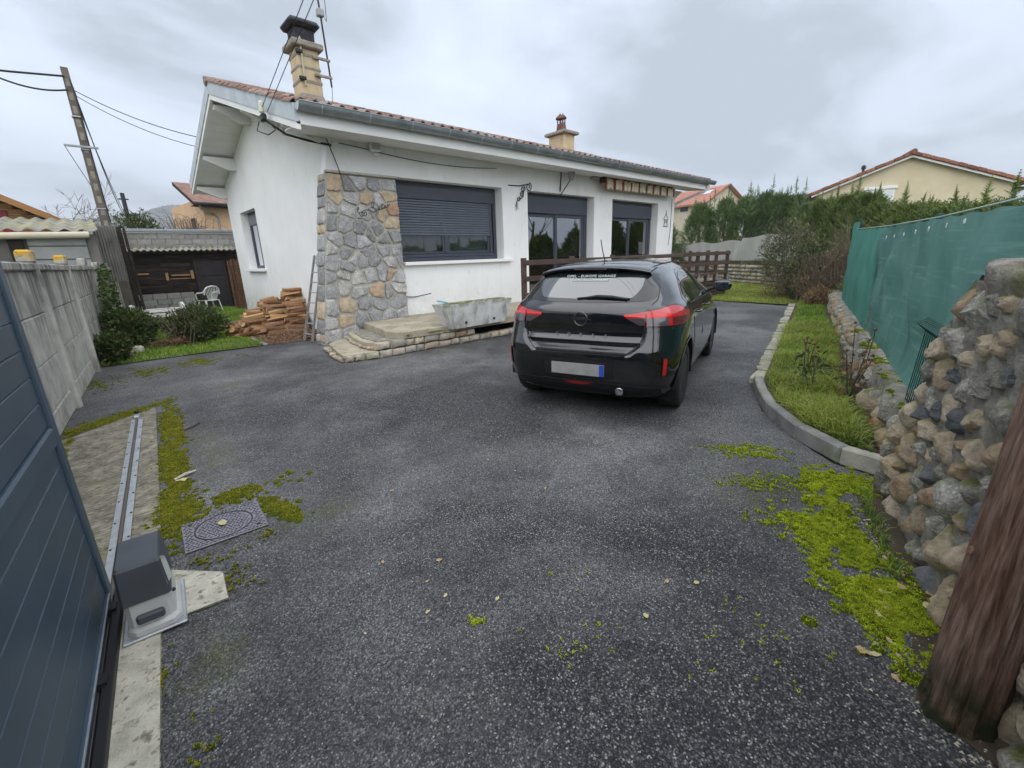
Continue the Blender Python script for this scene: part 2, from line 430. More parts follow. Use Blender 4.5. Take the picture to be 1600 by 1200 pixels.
# ================================================================== MATERIALS
def asphalt_mat():
    mt = bpy.data.materials.new('asphalt'); mt.use_nodes = True; nt = mt.node_tree; L = nt.links; b = nt.nodes['Principled BSDF']
    v = _vec(nt, 'pos')
    vo = nt.nodes.new('ShaderNodeTexVoronoi'); vo.inputs['Scale'].default_value = 150; L.new(v, vo.inputs['Vector'])
    sp = nt.nodes.new('ShaderNodeSeparateColor'); L.new(vo.outputs['Color'], sp.inputs[0])
    r = _ramp(nt, [(0, (.016, .017, .020)), (.42, (.038, .039, .044)), (.70, (.085, .085, .090)), (.88, (.165, .163, .16)), (.97, (.30, .29, .28)), (1, (.48, .46, .44))]); L.new(sp.outputs[0], r.inputs[0])
    gap = _ramp(nt, [(.0, (1, 1, 1)), (.38, (1, 1, 1)), (.62, (.4, .4, .4))]); L.new(vo.outputs['Distance'], gap.inputs[0])
    col = _mixc(nt, 1.0, r.outputs[0], gap.outputs[0], 'MULTIPLY')
    # dusty worn zones
    n1 = _noise(nt, v, .40, 8, .66, .25); d1 = _ramp(nt, [(.42, (0, 0, 0)), (.62, (1, 1, 1))]); L.new(n1, d1.inputs[0])
    r2 = _ramp(nt, [(0, (.060, .061, .066)), (.35, (.11, .11, .115)), (.75, (.25, .248, .243)), (1, (.48, .47, .45))]); L.new(sp.outputs[1], r2.inputs[0])
    col = _mixc(nt, d1.outputs[0], col, _mixc(nt, .72, col, r2.outputs[0]))
    # damp darker blotches
    n2 = _noise(nt, v, 2.3, 9, .68, .3); d2 = _ramp(nt, [(.32, (.62, .63, .66)), (.56, (1, 1, 1))]); L.new(n2, d2.inputs[0])
    col = _mixc(nt, 1.0, col, d2.outputs[0], 'MULTIPLY')
    # thin algae film
    def spot(x, y, rx, ry):
        g = nt.nodes.new('ShaderNodeMapping'); g.inputs['Location'].default_value = (-x / rx, -y / ry, 0); g.inputs['Scale'].default_value = (1 / rx, 1 / ry, 0)
        ge = nt.nodes.new('ShaderNodeNewGeometry'); L.new(ge.outputs['Position'], g.inputs[0])
        ln = nt.nodes.new('ShaderNodeVectorMath'); ln.operation = 'LENGTH'; L.new(g.outputs[0], ln.inputs[0])
        mr = nt.nodes.new('ShaderNodeMapRange'); mr.inputs['From Min'].default_value = 1.25; mr.inputs['From Max'].default_value = .0; L.new(ln.outputs['Value'], mr.inputs['Value'])
        return mr.outputs[0]
    acc = None
    for s in ((.7, 8.7, 1.5, .9), (.42, 4.4, .5, 2.2), (.75, 2.7, .6, .8), (2.9, .75, 1.0, .9), (.05, 1.9, .5, .7), (.9, 6.6, .8, .7), (4.0, 6.2, 2.2, .35)):
        o = spot(*s)
        if acc is None: acc = o
        else:
            mx = nt.nodes.new('ShaderNodeMath'); mx.operation = 'MAXIMUM'; L.new(acc, mx.inputs[0]); L.new(o, mx.inputs[1]); acc = mx.outputs[0]
    n3 = _noise(nt, v, 9, 10, .78); mm = nt.nodes.new('ShaderNodeMath'); mm.operation = 'MULTIPLY'; L.new(acc, mm.inputs[0]); L.new(n3, mm.inputs[1])
    n4 = _noise(nt, v, 2.1, 6, .7); m4 = nt.nodes.new('ShaderNodeMath'); m4.operation = 'MULTIPLY'; L.new(mm.outputs[0], m4.inputs[0]); L.new(n4, m4.inputs[1])
    d3 = _ramp(nt, [(.17, (0, 0, 0)), (.30, (.5, .5, .5))]); L.new(m4.outputs[0], d3.inputs[0])
    col = _mixc(nt, d3.outputs[0], col, _mixc(nt, 1.0, (.13, .145, .022), gap.outputs[0], 'MULTIPLY'))
    L.new(col, b.inputs['Base Color'])
    rr = nt.nodes.new('ShaderNodeMapRange'); rr.inputs['To Min'].default_value = .45; rr.inputs['To Max'].default_value = .8; L.new(n2, rr.inputs['Value']); L.new(rr.outputs[0], b.inputs['Roughness'])
    b.inputs['Specular IOR Level'].default_value = .4
    bn = nt.nodes.new('ShaderNodeBump'); bn.inputs['Strength'].default_value = .8; bn.inputs['Distance'].default_value = .006; bn.invert = True
    L.new(vo.outputs['Distance'], bn.inputs['Height']); L.new(bn.outputs[0], b.inputs['Normal'])
    return mt
M_ASPH = asphalt_mat()
M_SOIL = pmat('soil', [(.3, (.035, .026, .017)), (.7, (.09, .07, .045))], scale=9, rough=.95, bump=.6, bdist=.02)
M_LAWNBASE = pmat('lawn_base', [(.3, (.035, .05, .012)), (.5, (.07, .095, .02)), (.7, (.12, .10, .035))], scale=3, rough=.95, bump=.6, bdist=.03)
M_GRASS = pmat('grass', [(0, (.095, .20, .018)), (.4, (.16, .32, .028)), (.75, (.27, .39, .044)), (1, (.42, .42, .11))], island=True, scale=.8, rough=.55, trans=.35)
M_GRASSY = pmat('grass_yellowing', [(0, (.12, .21, .020)), (.4, (.24, .34, .035)), (.75, (.40, .42, .075)), (1, (.56, .49, .19))], island=True, scale=.8, rough=.55, trans=.35)
M_MOSS = pmat('moss', [(0, (.10, .14, .010)), (.35, (.24, .31, .016)), (.7, (.39, .47, .026)), (1, (.52, .57, .05))], island=True, scale=16, rough=.95, spec=.1, stains_light=[dict(col=(.12, .10, .02), scale=11, lo=.57, hi=.70, max=.45, detail=8), dict(col=(.07, .12, .010), scale=5, lo=.54, hi=.70, max=.45)])
M_MOSSD = pmat('moss_olive', [(0, (.07, .078, .010)), (.4, (.18, .19, .016)), (.75, (.29, .30, .024)), (1, (.38, .28, .05))], island=True, scale=14, rough=.95, spec=.1, stains_light=[dict(col=(.16, .115, .03), scale=8, lo=.55, hi=.69, max=.5, detail=8), dict(col=(.07, .11, .010), scale=4, lo=.54, hi=.70, max=.4)])
M_CONC = pmat('concrete_weathered', [(.25, (.31, .295, .265)), (.5, (.44, .425, .385)), (.75, (.55, .535, .485))], scale=6, rough=.9, bump=.4, bdist=.008, bscale=40,
              stains_light=[dict(col=(.075, .072, .066), scale=2.6, lo=.44, hi=.62, stretch=(2.4, 2.4, .30), max=.85, dist=.5, z=(.55, 1.35)), dict(col=(.11, .105, .095), scale=1.7, lo=.48, hi=.68, stretch=(1, 1, .8), max=.6, detail=9), dict(col=(.58, .57, .53), scale=2.3, lo=.56, hi=.74, stretch=(3, 3, .35), max=.5, dist=.4),
                      dict(col=(.22, .19, .07), scale=7, lo=.52, hi=.7, z=(.35, .0), max=.7)])
M_PAD = pmat('concrete_slab', [(.3, (.11, .10, .078)), (.5, (.21, .19, .145)), (.7, (.33, .30, .23))], scale=9, detail=9, rough=.92, bump=.5, bdist=.01, bscale=60,
             stains_light=[dict(col=(.055, .05, .04), scale=22, lo=.5, hi=.62, stretch=(1, 2.4, 1), detail=9, max=.8), dict(col=(.42, .38, .29), scale=30, lo=.6, hi=.68, max=.6), dict(col=(.19, .17, .05), scale=2.2, lo=.58, hi=.75, max=.6)])
M_STRIP = pmat('concrete_pale', [(.3, (.38, .36, .29)), (.6, (.60, .57, .47))], scale=14, detail=8, rough=.92, bump=.8, bdist=.01, bscale=70,
               stains_light=[dict(col=(.12, .10, .06), scale=28, lo=.54, hi=.66, max=.8, detail=9), dict(col=(.16, .17, .03), scale=3, lo=.58, hi=.72, max=.6)])
M_LICHEN = pmat('yellow_lichen', [(.3, (.30, .28, .24)), (.7, (.46, .43, .37))], scale=14, rough=.95, bump=.6, stains_light=[dict(col=(.52, .31, .035), scale=5, lo=.40, hi=.48, z=(1.62, 1.70), max=1, detail=8), dict(col=(.16, .15, .13), scale=18, lo=.55, hi=.65, max=.7)])
M_PLASTER = pmat('white_render', [(.3, (.76, .76, .745)), (.7, (.83, .83, .815))], scale=1.2, rough=.85, bump=.25, bscale=130, bdist=.006, spec=.2,
                 stains_light=[dict(col=(.62, .61, .57), scale=1.6, lo=.54, hi=.78, stretch=(2.0, 2.0, .30), max=.30, dist=.6), dict(col=(.45, .43, .37), scale=5, lo=.40, hi=.62, z=(.9, .1), max=.55, detail=9), dict(col=(.52, .51, .48), scale=9, lo=.60, hi=.72, stretch=(1, 1, .35), max=.35, detail=9)])
M_WHITE = pmat('white_paint', [(.3, (.72, .72, .70)), (.7, (.80, .80, .785))], scale=2, rough=.55, bump=.05,
               stains_light=[dict(col=(.5, .49, .44), scale=4, lo=.58, hi=.8, max=.4)])
M_ANTH = pmat('anthracite_aluminium', [(.3, (.040, .047, .064)), (.7, (.050, .058, .077))], scale=6, rough=.42, spec=.5)
M_SHUT = pmat('shutter_slat', [(.3, (.085, .098, .125)), (.7, (.10, .114, .142))], scale=6, rough=.45, spec=.5)
M_GATE = pmat('gate_paint', [(.3, (.042, .070, .100)), (.7, (.054, .085, .118))], scale=3, rough=.42, spec=.5, bump=.03, bscale=300, bdist=.002)
M_GATEHI = flat('gate_joint', (.10, .12, .14), .4)
M_ZINC = pmat('zinc', [(.3, (.24, .27, .29)), (.7, (.36, .39, .41))], scale=2.5, rough=.42, metal=.6, spec=.5, stains_light=[dict(col=(.15, .17, .18), scale=3, lo=.5, hi=.7, stretch=(1, 1, .4), max=.6)])
M_ZINCP = pmat('zinc_pale', [(.3, (.45, .49, .52)), (.7, (.56, .60, .62))], scale=2.5, rough=.5, metal=.3, stains_light=[dict(col=(.30, .33, .36), scale=4, lo=.52, hi=.7, max=.5)])
M_TILE = pmat('clay_tile', [(0, (.15, .085, .068)), (.35, (.22, .13, .10)), (.7, (.31, .22, .185)), (1, (.24, .19, .165))], objcol=True, scale=14, rough=.85, bump=.4,
              stains_light=[dict(col=(.12, .10, .08), scale=10, lo=.52, hi=.68, max=.7), dict(col=(.42, .38, .32), scale=16, lo=.6, hi=.7, max=.6)])
M_ROOFRED = pmat('roof_red', [(.3, (.16, .085, .066)), (.5, (.22, .125, .095)), (.7, (.29, .185, .145))], scale=3, rough=.85, bump=.3)
M_CHIM = pmat('chimney_render', [(.3, (.46, .37, .23)), (.7, (.58, .47, .31))], scale=5, rough=.9, bump=.3, stains_light=[dict(col=(.24, .20, .14), scale=3, lo=.5, hi=.72, stretch=(1, 1, .4), max=.7)])
M_CCAP = pmat('chimney_concrete', [(.3, (.20, .18, .15)), (.7, (.33, .30, .26))], scale=9, rough=.95, bump=.5)
M_SOOT = pmat('sooty_metal', [(.3, (.018, .018, .022)), (.7, (.05, .05, .06))], scale=7, rough=.6, metal=.3)
M_IRON = flat('black_iron', (.012, .012, .014), .5)
M_CABLE = flat('black_cable', (.015, .015, .016), .6)
M_STEEL = pmat('galvanised_steel', [(.3, (.36, .38, .40)), (.7, (.52, .54, .55))], scale=18, rough=.42, metal=.7)
M_GRAN = pmat('granite', [(0, (.25, .248, .245)), (.5, (.33, .328, .325)), (.85, (.42, .415, .405)), (1, (.46, .44, .40))], objcol=True, scale=9, coords='pos', rough=.85, bump=.7, bdist=.012, bscale=55,
              speck=(120, [(0, (.45, .45, .47)), (.5, (1, 1, 1)), (.85, (1.15, 1.15, 1.15)), (1, (1.9, 1.9, 1.85))], .85))
M_SAND = pmat('sandstone', [(0, (.44, .36, .25)), (.5, (.50, .41, .28)), (1, (.40, .29, .20))], objcol=True, scale=10, rough=.9, bump=.6, bdist=.01, bscale=50)
M_REDST = pmat('red_sandstone', [(0, (.36, .21, .14)), (1, (.43, .28, .19))], objcol=True, scale=12, rough=.9, bump=.6, bdist=.01, bscale=50)
M_MORT = pmat('mortar', [(.3, (.33, .315, .275)), (.7, (.45, .43, .375))], scale=10, rough=.95, bump=.7, bdist=.012, bscale=70)
M_MORTD = pmat('old_mortar', [(.3, (.15, .14, .115)), (.5, (.27, .25, .21)), (.7, (.40, .375, .32))], scale=9, rough=.95, bump=1.0, bdist=.03, bscale=34,
               stains_light=[dict(col=(.10, .11, .02), scale=4, lo=.55, hi=.7, max=.7)])
_mossup = dict(col=(.11, .13, .015), scale=6, lo=.42, hi=.6, up=True, max=.9)
M_COB1 = pmat('cobble_tan', [(0, (.40, .29, .18)), (.5, (.50, .40, .28)), (1, (.59, .50, .38))], objcol=True, scale=26, rough=.85, bump=1.0, bdist=.018, bscale=55, stains_light=[dict(col=(.17, .15, .12), scale=7, lo=.52, hi=.7, max=.7), _mossup])
M_COB2 = pmat('cobble_grey', [(0, (.25, .235, .205)), (.5, (.38, .36, .315)), (1, (.50, .475, .42))], objcol=True, scale=26, rough=.85, bump=1.0, bdist=.018, bscale=55,
              speck=(110, [(0, (.55, .55, .55)), (.6, (1, 1, 1)), (1, (1.6, 1.6, 1.55))], .6), stains_light=[dict(col=(.20, .18, .11), scale=6, lo=.52, hi=.7, max=.6), _mossup])
M_COB3 = pmat('cobble_orange', [(0, (.36, .21, .12)), (1, (.48, .31, .18))], objcol=True, scale=26, rough=.85, bump=1.0, bdist=.018, bscale=55, stains_light=[dict(col=(.22, .19, .15), scale=7, lo=.52, hi=.7, max=.7)])
M_COB4 = pmat('cobble_dark', [(0, (.11, .115, .12)), (1, (.19, .195, .20))], objcol=True, scale=26, rough=.8, bump=1.0, bdist=.018, bscale=55, stains_light=[dict(col=(.3, .29, .27), scale=9, lo=.58, hi=.68, max=.6)])
M_KERB = pmat('granite_kerb', [(.3, (.17, .17, .165)), (.7, (.28, .28, .27))], scale=7, rough=.9, bump=.5, bdist=.008, bscale=60, rand=.15, stains_light=[dict(col=(.16, .16, .05), scale=6, lo=.52, hi=.68, max=.7)])
M_EDGE = pmat('edging_stone', [(.3, (.26, .245, .21)), (.7, (.40, .38, .32))], scale=9, rough=.95, bump=.7, rand=.2, stains_light=[dict(col=(.16, .17, .04), scale=5, lo=.5, hi=.66, max=.7)])
M_DWOOD = pmat('dark_old_boards', [(.3, (.010, .008, .007)), (.55, (.028, .020, .016)), (.75, (.075, .045, .03))], scale=2.2, stretch=(1, 1, 9), rough=.85, bump=.5, rand=.45)
M_BROWN = pmat('brown_stained_wood', [(.3, (.050, .032, .026)), (.7, (.095, .062, .048))], scale=4, stretch=(1, 1, 4), rough=.8, bump=.3, rand=.15)
M_POST = pmat('old_pole_wood', [(.28, (.050, .028, .020)), (.42, (.17, .095, .066)), (.56, (.30, .19, .14)), (.75, (.46, .35, .28))], scale=3.4, detail=12, stretch=(24, 24, .6), coords='obj', rough=.85, bump=.9, bdist=.02, bscale=9,
              stains_light=[dict(col=(.16, .065, .040), scale=2.2, lo=.44, hi=.64, stretch=(3, 3, .7), max=.6, coords='obj'), dict(col=(.26, .225, .195), scale=2.5, lo=.4, hi=.6, stretch=(4, 4, .5), max=.6, z=(.75, 1.2)), dict(col=(.026, .034, .010), scale=5, lo=.33, hi=.5, z=(.24, .10), max=1.0), dict(col=(.25, .20, .15), scale=2.4, lo=.60, hi=.7, stretch=(14, 14, .5), max=.5, coords='obj')])
M_BARK = pmat('bark', [(.3, (.055, .042, .033)), (.7, (.13, .10, .08))], scale=12, rough=.95, bump=.7)
M_TWIG = pmat('twig', [(.3, (.10, .075, .055)), (.7, (.19, .15, .11))], scale=12, rough=.95)
M_LOGF = pmat('split_log', [(0, (.42, .25, .11)), (.4, (.55, .36, .17)), (.75, (.38, .20, .09)), (1, (.62, .45, .24))], objcol=True, scale=9, coords='obj', stretch=(.5, 5, 5), rough=.85, bump=.5, bdist=.01,
              stains_light=[dict(col=(.13, .07, .04), scale=6, lo=.5, hi=.7, stretch=(.4, 4, 4), coords='obj', max=.7)])
M_LOGB = pmat('log_bark', [(0, (.26, .13, .065)), (.5, (.34, .18, .09)), (1, (.18, .11, .07))], objcol=True, scale=14, coords='obj', rough=.95, bump=.8)
M_PLASTIC = pmat('white_plastic', [(.3, (.72, .72, .68)), (.7, (.80, .80, .77))], scale=4, rough=.4, stains_light=[dict(col=(.5, .46, .36), scale=5, lo=.55, hi=.75, max=.5)])
M_BLOCK = pmat('concrete_block', [(.3, (.24, .235, .22)), (.7, (.34, .33, .31))], scale=8, rough=.95, bump=.6, bdist=.006, bscale=80, rand=.12)
M_CORR = pmat('fibre_cement', [(.3, (.20, .195, .18)), (.7, (.34, .33, .31))], scale=4, rough=.95, bump=.4, stains_light=[dict(col=(.07, .07, .065), scale=2, lo=.48, hi=.68, max=.8), dict(col=(.33, .30, .03), scale=6, lo=.50, hi=.62, up=True, max=.9)])
M_GLASS = flat('window_glass', (.012, .014, .017), .02, spec=1.0, ior=1.75, coat=.6)
M_CURT = pmat('net_curtain', [(.3, (.55, .55, .57)), (.7, (.75, .75, .77))], scale=3, rough=.9)

# ================================================================== GROUND
tag(MB().add([(-3000, -3000, -.03), (3000, -3000, -.03), (3000, 3000, -.03), (-3000, 3000, -.03)], [(0, 1, 2, 3)]).build('ground', M_LAWNBASE), kind='structure')
drive = [(-.9, -6), (-.62, 4.9), (-.27, 9.62), (.1, 9.66), (1.2, 9.62), (2.2, 9.5), (2.75, 9.45), (3.7, 9.0), (16.2, 9.0), (14.4, 6.35), (13.9, 6.1), (13.5, 3.76), (5.3, 1.72), (4.45, 1.36), (3.95, .95), (3.62, .6), (3.56, .2), (2.2, -.3), (2.0, -6)]
tag(MB().add([(x, y, 0) for x, y in drive], [tuple(range(len(drive)))[::-1]]).build('driveway', M_ASPH), kind='structure')

# left lawn, far lawn, planting bed
def sheet(name, poly, z, mat):
    return tag(MB().add([(x, y, z) for x, y in poly], [tuple(range(len(poly)))]).build(name, mat), kind='structure')
def tri_area_sample(poly, n, g):
    """random points in a polygon by rejection"""
    P = np.array(poly); lo, hi = P.min(0), P.max(0); out = np.zeros((0, 2))
    while len(out) < n:
        q = g.uniform(lo, hi, (n * 2, 2)); ins = np.zeros(len(q), bool); j = len(P) - 1
        for i in range(len(P)):
            xi, yi = P[i]; xj, yj = P[j]
            c = ((yi > q[:, 1]) != (yj > q[:, 1])) & (q[:, 0] < (xj - xi) * (q[:, 1] - yi) / (yj - yi + 1e-12) + xi); ins ^= c; j = i
        out = np.vstack([out, q[ins]])
    return out[:n]
def blades(P, h, w, g, lean=.5):
    """P (n,3) roots -> grass blades of five vertices"""
    n = len(P); a = g.uniform(0, 2 * pi, n); H = h * g.uniform(.45, 1.25, n); W = w * g.uniform(.6, 1.3, n)
    b = a + g.normal(0, .5, n) + pi / 2; ln = g.uniform(.05, lean, n) * H * 1.6
    ax = np.stack([np.cos(a), np.sin(a), 0 * a], 1); lx = np.stack([np.cos(b), np.sin(b), 0 * b], 1); up = np.array([0, 0, 1.0])
    mid = P + up * (H * .55)[:, None] + lx * (ln * .35)[:, None]; tip = P + up * (H * (1 - .25 * ln / H))[:, None] + lx * ln[:, None]
    V = np.stack([P - ax * W[:, None] / 2, P + ax * W[:, None] / 2, mid - ax * W[:, None] * .38, mid + ax * W[:, None] * .38, tip], 1).reshape(-1, 3)
    o = np.arange(n)[:, None] * 5
    F = np.concatenate([o + [0, 1, 2], o + [1, 3, 2], o + [2, 3, 4]], 1).reshape(-1, 3)
    return V, F
lawn_l = [(-.2, 9.66), (1.2, 9.64), (2.2, 9.52), (2.25, 10.3), (2.0, 11.5), (3.6, 12.4), (3.6, 20.2), (.8, 20.2), (.3, 16), (-.15, 11)]
sheet('lawn', lawn_l, .012, M_LAWNBASE)
lawn_f = [(13.95, 6.05), (14.1, 6.25), (15, 6.45), (17, 8.6), (20, 11), (23.6, 9.2), (20.2, 5.9), (17.5, 3.7), (13.7, 3.5)]
sheet('far_lawn', lawn_f, .012, M_LAWNBASE)
bed = [(3.62, .26), (3.70, .62), (4.02, .92), (4.52, 1.30), (5.38, 1.66), (13.45, 3.62), (17.5, 3.85), (12.6, 2.66), (6.91, 1.13), (4.0, .36)]
sheet('planting_bed', bed, .085, M_SOIL)
g = np.random.default_rng(11)
def grass_obj(name, label, poly, n, h, w, z, mat, lean=.5, clump=0.0, seed=1):
    gg = np.random.default_rng(seed); q = tri_area_sample(poly, n, gg); P = np.column_stack([q, np.full(len(q), z)])
    k = vnoise(P * 1.6, seed); keep = gg.uniform(0, 1, len(P)) < np.clip(.75 + clump * k, .05, 1); P = P[keep]; k = k[keep]
    V, F = blades(P, h * np.clip(1 + .5 * k, .4, 1.7), w, gg, lean)
    return tag(np_mesh(name, V, F, mat), label, 'grass', kind='stuff')
grass_obj('grass', 'bright green lawn grass beside the concrete wall and woodpile', lawn_l, 60000, .075, .009, .01, M_GRASS, .6, .3, 2)
grass_obj('grass', 'yellowish mown lawn grass beyond the end of the driveway', lawn_f, 42000, .06, .013, .01, M_GRASSY, .6, .3, 3)
bed_near = [(3.75, .45), (4.05, .9), (4.55, 1.27), (5.4, 1.63), (9.5, 2.62), (9.5, 1.95), (6.91, 1.3), (4.9, .85)]
grass_obj('grass', 'tall tufts of grass growing in the kerbed planting bed', bed_near, 26000, .15, .0065, .08, M_GRASSY, 1.0, .6, 4)
grass_obj('grass', 'fresh green grass at the far end of the planting bed', [(5.5, 1.6), (9, 2.45), (13.4, 3.55), (17.3, 3.8), (12.6, 2.8), (7, 1.35)], 26000, .10, .008, .08, M_GRASS, .7, .5, 5)

# ------------------------------------------------------------------ hills far behind
hv = []; hf = []; nx, ny = 70, 12
for j in range(ny):
    for i in range(nx):
        a = radians(-16 + 62 * i / (nx - 1)); dist = 1150 + 750 * j / (ny - 1); t = j / (ny - 1)
        base = 112 + 46 * math.exp(-((math.degrees(a) - 8.0) / 4.2) ** 2) + 10 * sin(a * 17 + .6) + 3 * sin(a * 60)
        z = base * (1600 / 1500) * sin(min(1, t * 1.35) * pi / 2) + 1.5 * sin(i * 3.7 + j * 2.1) - 6
        hv.append((dist * sin(a), dist * cos(a), z))
for j in range(ny - 1):
    for i in range(nx - 1): hf.append((j * nx + i, j * nx + i + 1, (j + 1) * nx + i + 1, (j + 1) * nx + i))
M_HILL = pmat('wooded_hill', [(.3, (.022, .028, .018)), (.55, (.05, .052, .035)), (.75, (.085, .078, .055))], scale=.03, detail=9, rough=1.0, bump=1.0, bdist=8, bscale=.08)
tag(MB().add(hv, hf).build('hills', M_HILL, smooth=60), kind='structure')
# the woods that make the ridge line ragged
gg = np.random.default_rng(5); T = []
tag_h = []
n = 5200; a = np.radians(gg.uniform(-14, 40, n)); t = gg.uniform(.55, .78, n)
dist = 1150 + 750 * t
base = 112 + 46 * np.exp(-((np.degrees(a) - 8.0) / 4.2) ** 2) + 10 * np.sin(a * 17 + .6) + 3 * np.sin(a * 60)
zz = base * (1600 / 1500) * np.sin(np.minimum(1, t * 1.35) * pi / 2) - 9
P = np.stack([dist * np.sin(a), dist * np.cos(a), zz], 1); hh = gg.uniform(8, 15, n); rr = gg.uniform(4, 8, n)
V = []; ang = np.arange(5) * 2 * pi / 5
ringv = np.stack([np.cos(ang), np.sin(ang), 0 * ang], 1)
V = np.concatenate([P[:, None] + ringv[None] * rr[:, None, None], (P + np.array([0, 0, 1]) * (hh * .55)[:, None])[:, None] + ringv[None] * (rr * .9)[:, None, None] , (P + np.array([0, 0, 1]) * hh[:, None])[:, None]], 1).reshape(-1, 3)
o = np.arange(n)[:, None] * 11
F = np.concatenate([o + [i, (i + 1) % 5, 5 + i] for i in range(5)] + [o + [(i + 1) % 5, 5 + (i + 1) % 5, 5 + i] for i in range(5)] + [o + [5 + i, 5 + (i + 1) % 5, 10] for i in range(5)], 0)
tag(np_mesh('hill_woods', V, F, M_HILL), 'wooded ridge of the distant hills', 'woods', kind='stuff')

# ------------------------------------------------------------------ concrete slab, strip, rail
pad = [(-.56, 5.62), (.20, 6.22), (-.02, 3.19), (-.09, 2.72), (.17, 2.43), (.15, 2.19), (-.10, 2.22), (-.17, 1.5), (-.33, -1.5), (-.78, -1.5)]
sl = MB(); sl.add([(x, y, .006) for x, y in pad], [tuple(range(len(pad)))[::-1]])
tag(sl.build('concrete_pad', M_PAD), kind='structure')
tag(MB().add([(x, y, .011) for x, y in [(-.22, 2.62), (-.085, 2.70), (.165, 2.425), (.145, 2.195), (-.105, 2.225), (-.172, 1.5), (-.325, -1.4), (-.45, -1.4), (-.30, 2.0)]], [tuple(range(9))[::-1]]).build('concrete_strip', M_STRIP), kind='structure')
# ================================================================== CONCRETE PANEL WALL (left)
WD = Vector((.0783, .9969, 0)); WN_ = Vector((.9969, -.0783, 0))       # along, and towards the drive
wall = thing('concrete_wall', 'weathered grey concrete panel wall with slim posts along the left side', 'wall', (-.57, 5.51, 0), math.atan2(WD.y, WD.x) - pi / 2)
# local frame: +y along the wall, +x towards the drive
posts = [-3.35, -.93, 1.48, 3.80, 6.25, 8.70, 11.1, 13.5, 15.9]
def panel_mesh(h):
    b = MB().cbox(-.05, -.005, 0, 2.32, 0, h, .012)
    return b.mesh('panel', M_CONC)
PM = {h: panel_mesh(h) for h in (.225, .43)}
for i in range(len(posts) - 1):
    y0 = posts[i] + .05; ln = posts[i + 1] - posts[i] - .1
    for z, h in ((.0, .225), (.228, .43), (.662, .43), (1.096, .43)):
        o = link('panel', PM[h], wall, (rng.uniform(-.006, .004), y0, z)); o.scale = (1, ln / 2.32, 1)
    o = MB().cbox(-.07, .035, 0, ln, 0, .075, .012).build('coping', M_CONC, wall, loc=(0, y0, 1.53))
    o.rotation_euler = (rng.uniform(-.004, .004), 0, 0)
for i, y in enumerate(posts):
    MB().add([(-.08, -.06, -.05), (-.08, .06, -.05), (.02, .06, -.05), (.045, .03, -.05), (.045, -.03, -.05), (.02, -.06, -.05),
              (-.08, -.06, 1.6), (-.08, .06, 1.6), (.02, .06, 1.6), (.04, .03, 1.6), (.04, -.03, 1.6), (.02, -.06, 1.6)],
             [(0, 1, 2, 3, 4, 5), (11, 10, 9, 8, 7, 6)] + [(k, 6 + k, 6 + (k + 1) % 6, (k + 1) % 6) for k in range(6)]).build('post', M_CONC, wall, loc=(0, y, 0))
    w_ = .095 if i in (2, 3) else .075
    MB().cbox(-.10, .03, -w_, w_, 1.605, 1.74 if i < 5 else 1.70, .02).build('post_cap', M_LICHEN if i in (2, 3) else M_CONC, wall, loc=(0, y + .02, 0))

# ================================================================== SLIDING GATE, rail, motor, drain
gate = thing('sliding_gate', 'slate grey aluminium sliding gate with horizontal boards, standing open', 'gate', (-.25, 2.62, 0), math.atan2(.085, .9964) * -1)
# local: +y along the gate (towards the house), +x towards the drive
z = .075; k = 0
bm_ = {}
for z0, z1 in [(.075, .188), (.19, .293), (.295, .396), (.398, .503), (.505, .613), (.615, .73), (.732, .81), (.895, .998), (1.0, 1.103), (1.105, 1.21), (1.212, 1.318), (1.32, 1.425), (1.427, 1.535), (1.537, 1.64)]:
    MB().cbox(-.042, -.012, -4.6, -.08, z0 + .001, z1 - .001, .003).build('board', M_GATE, gate)
    if z1 < 1.6: MB().box(-.03, -.0145, -4.6, -.08, z1 - .0012, z1 + .0012).build('joint', M_GATEHI, gate)
MB().cbox(-.05, .0, -.08, 0, .04, 1.72, .006).build('end_post', M_GATE, gate)
MB().cbox(-.05, .0, -4.6, -.081, 1.642, 1.72, .006).build('top_rail', M_GATE, gate)
MB().cbox(-.05, .002, -4.6, -.081, .813, .892, .008).build('middle_rail', M_GATE, gate)
MB().cbox(-.05, .0, -4.6, -.081, .0, .073, .004).build('bottom_rail', M_GATE, gate)
MB().box(-.002, .004, -4.6, -.081, .066, .0715).build('rail_edge', M_STEEL, gate)
rk = MB().cbox(.012, .045, -4.6, -.02, .012, .05, .004); 
rk.build('gear_rack', M_IRON, gate)
br_m = MB().box(.001, .03, -.03, .03, .03, .062).mesh('rack_bracket', M_IRON)
for q in range(9): link('rack_bracket', br_m, gate, (0, -.18 - q * .46, 0))
rail = thing('gate_rail', 'galvanised steel track rail screwed to the concrete slab', 'rail', (-.25, 2.62, 0), -math.atan2(.085, .9964))
MB().box(-.05, -.016, -4.2, 3.22, .012, .018).build('flange', M_STEEL, rail)
MB().box(.006, .042, -4.2, 3.22, .012, .018).build('flange', M_STEEL, rail)
MB().tube([(-.005, -4.2, .022), (-.005, 3.22, .022)], .011, 8).build('running_bar', flat('worn_steel', (.16, .13, .11), .45, metal=.7), rail)
MB().cbox(-.03, .02, 3.2, 3.30, .012, .05, .006).build('end_stop', M_STEEL, rail); MB().lathe([(.02, 0), (.022, .02), (.012, .03)], 12, (-.005, 3.33, .05)).build('stop_roller', M_IRON, rail)
scr = MB().lathe([(.006, 0), (.006, .004)], 8).mesh('screw', M_IRON)
for q in range(14):
    link('screw', scr, rail, (-.04, -1.2 + q * .33, .018)); link('screw', scr, rail, (.033, -1.1 + q * .33, .018))

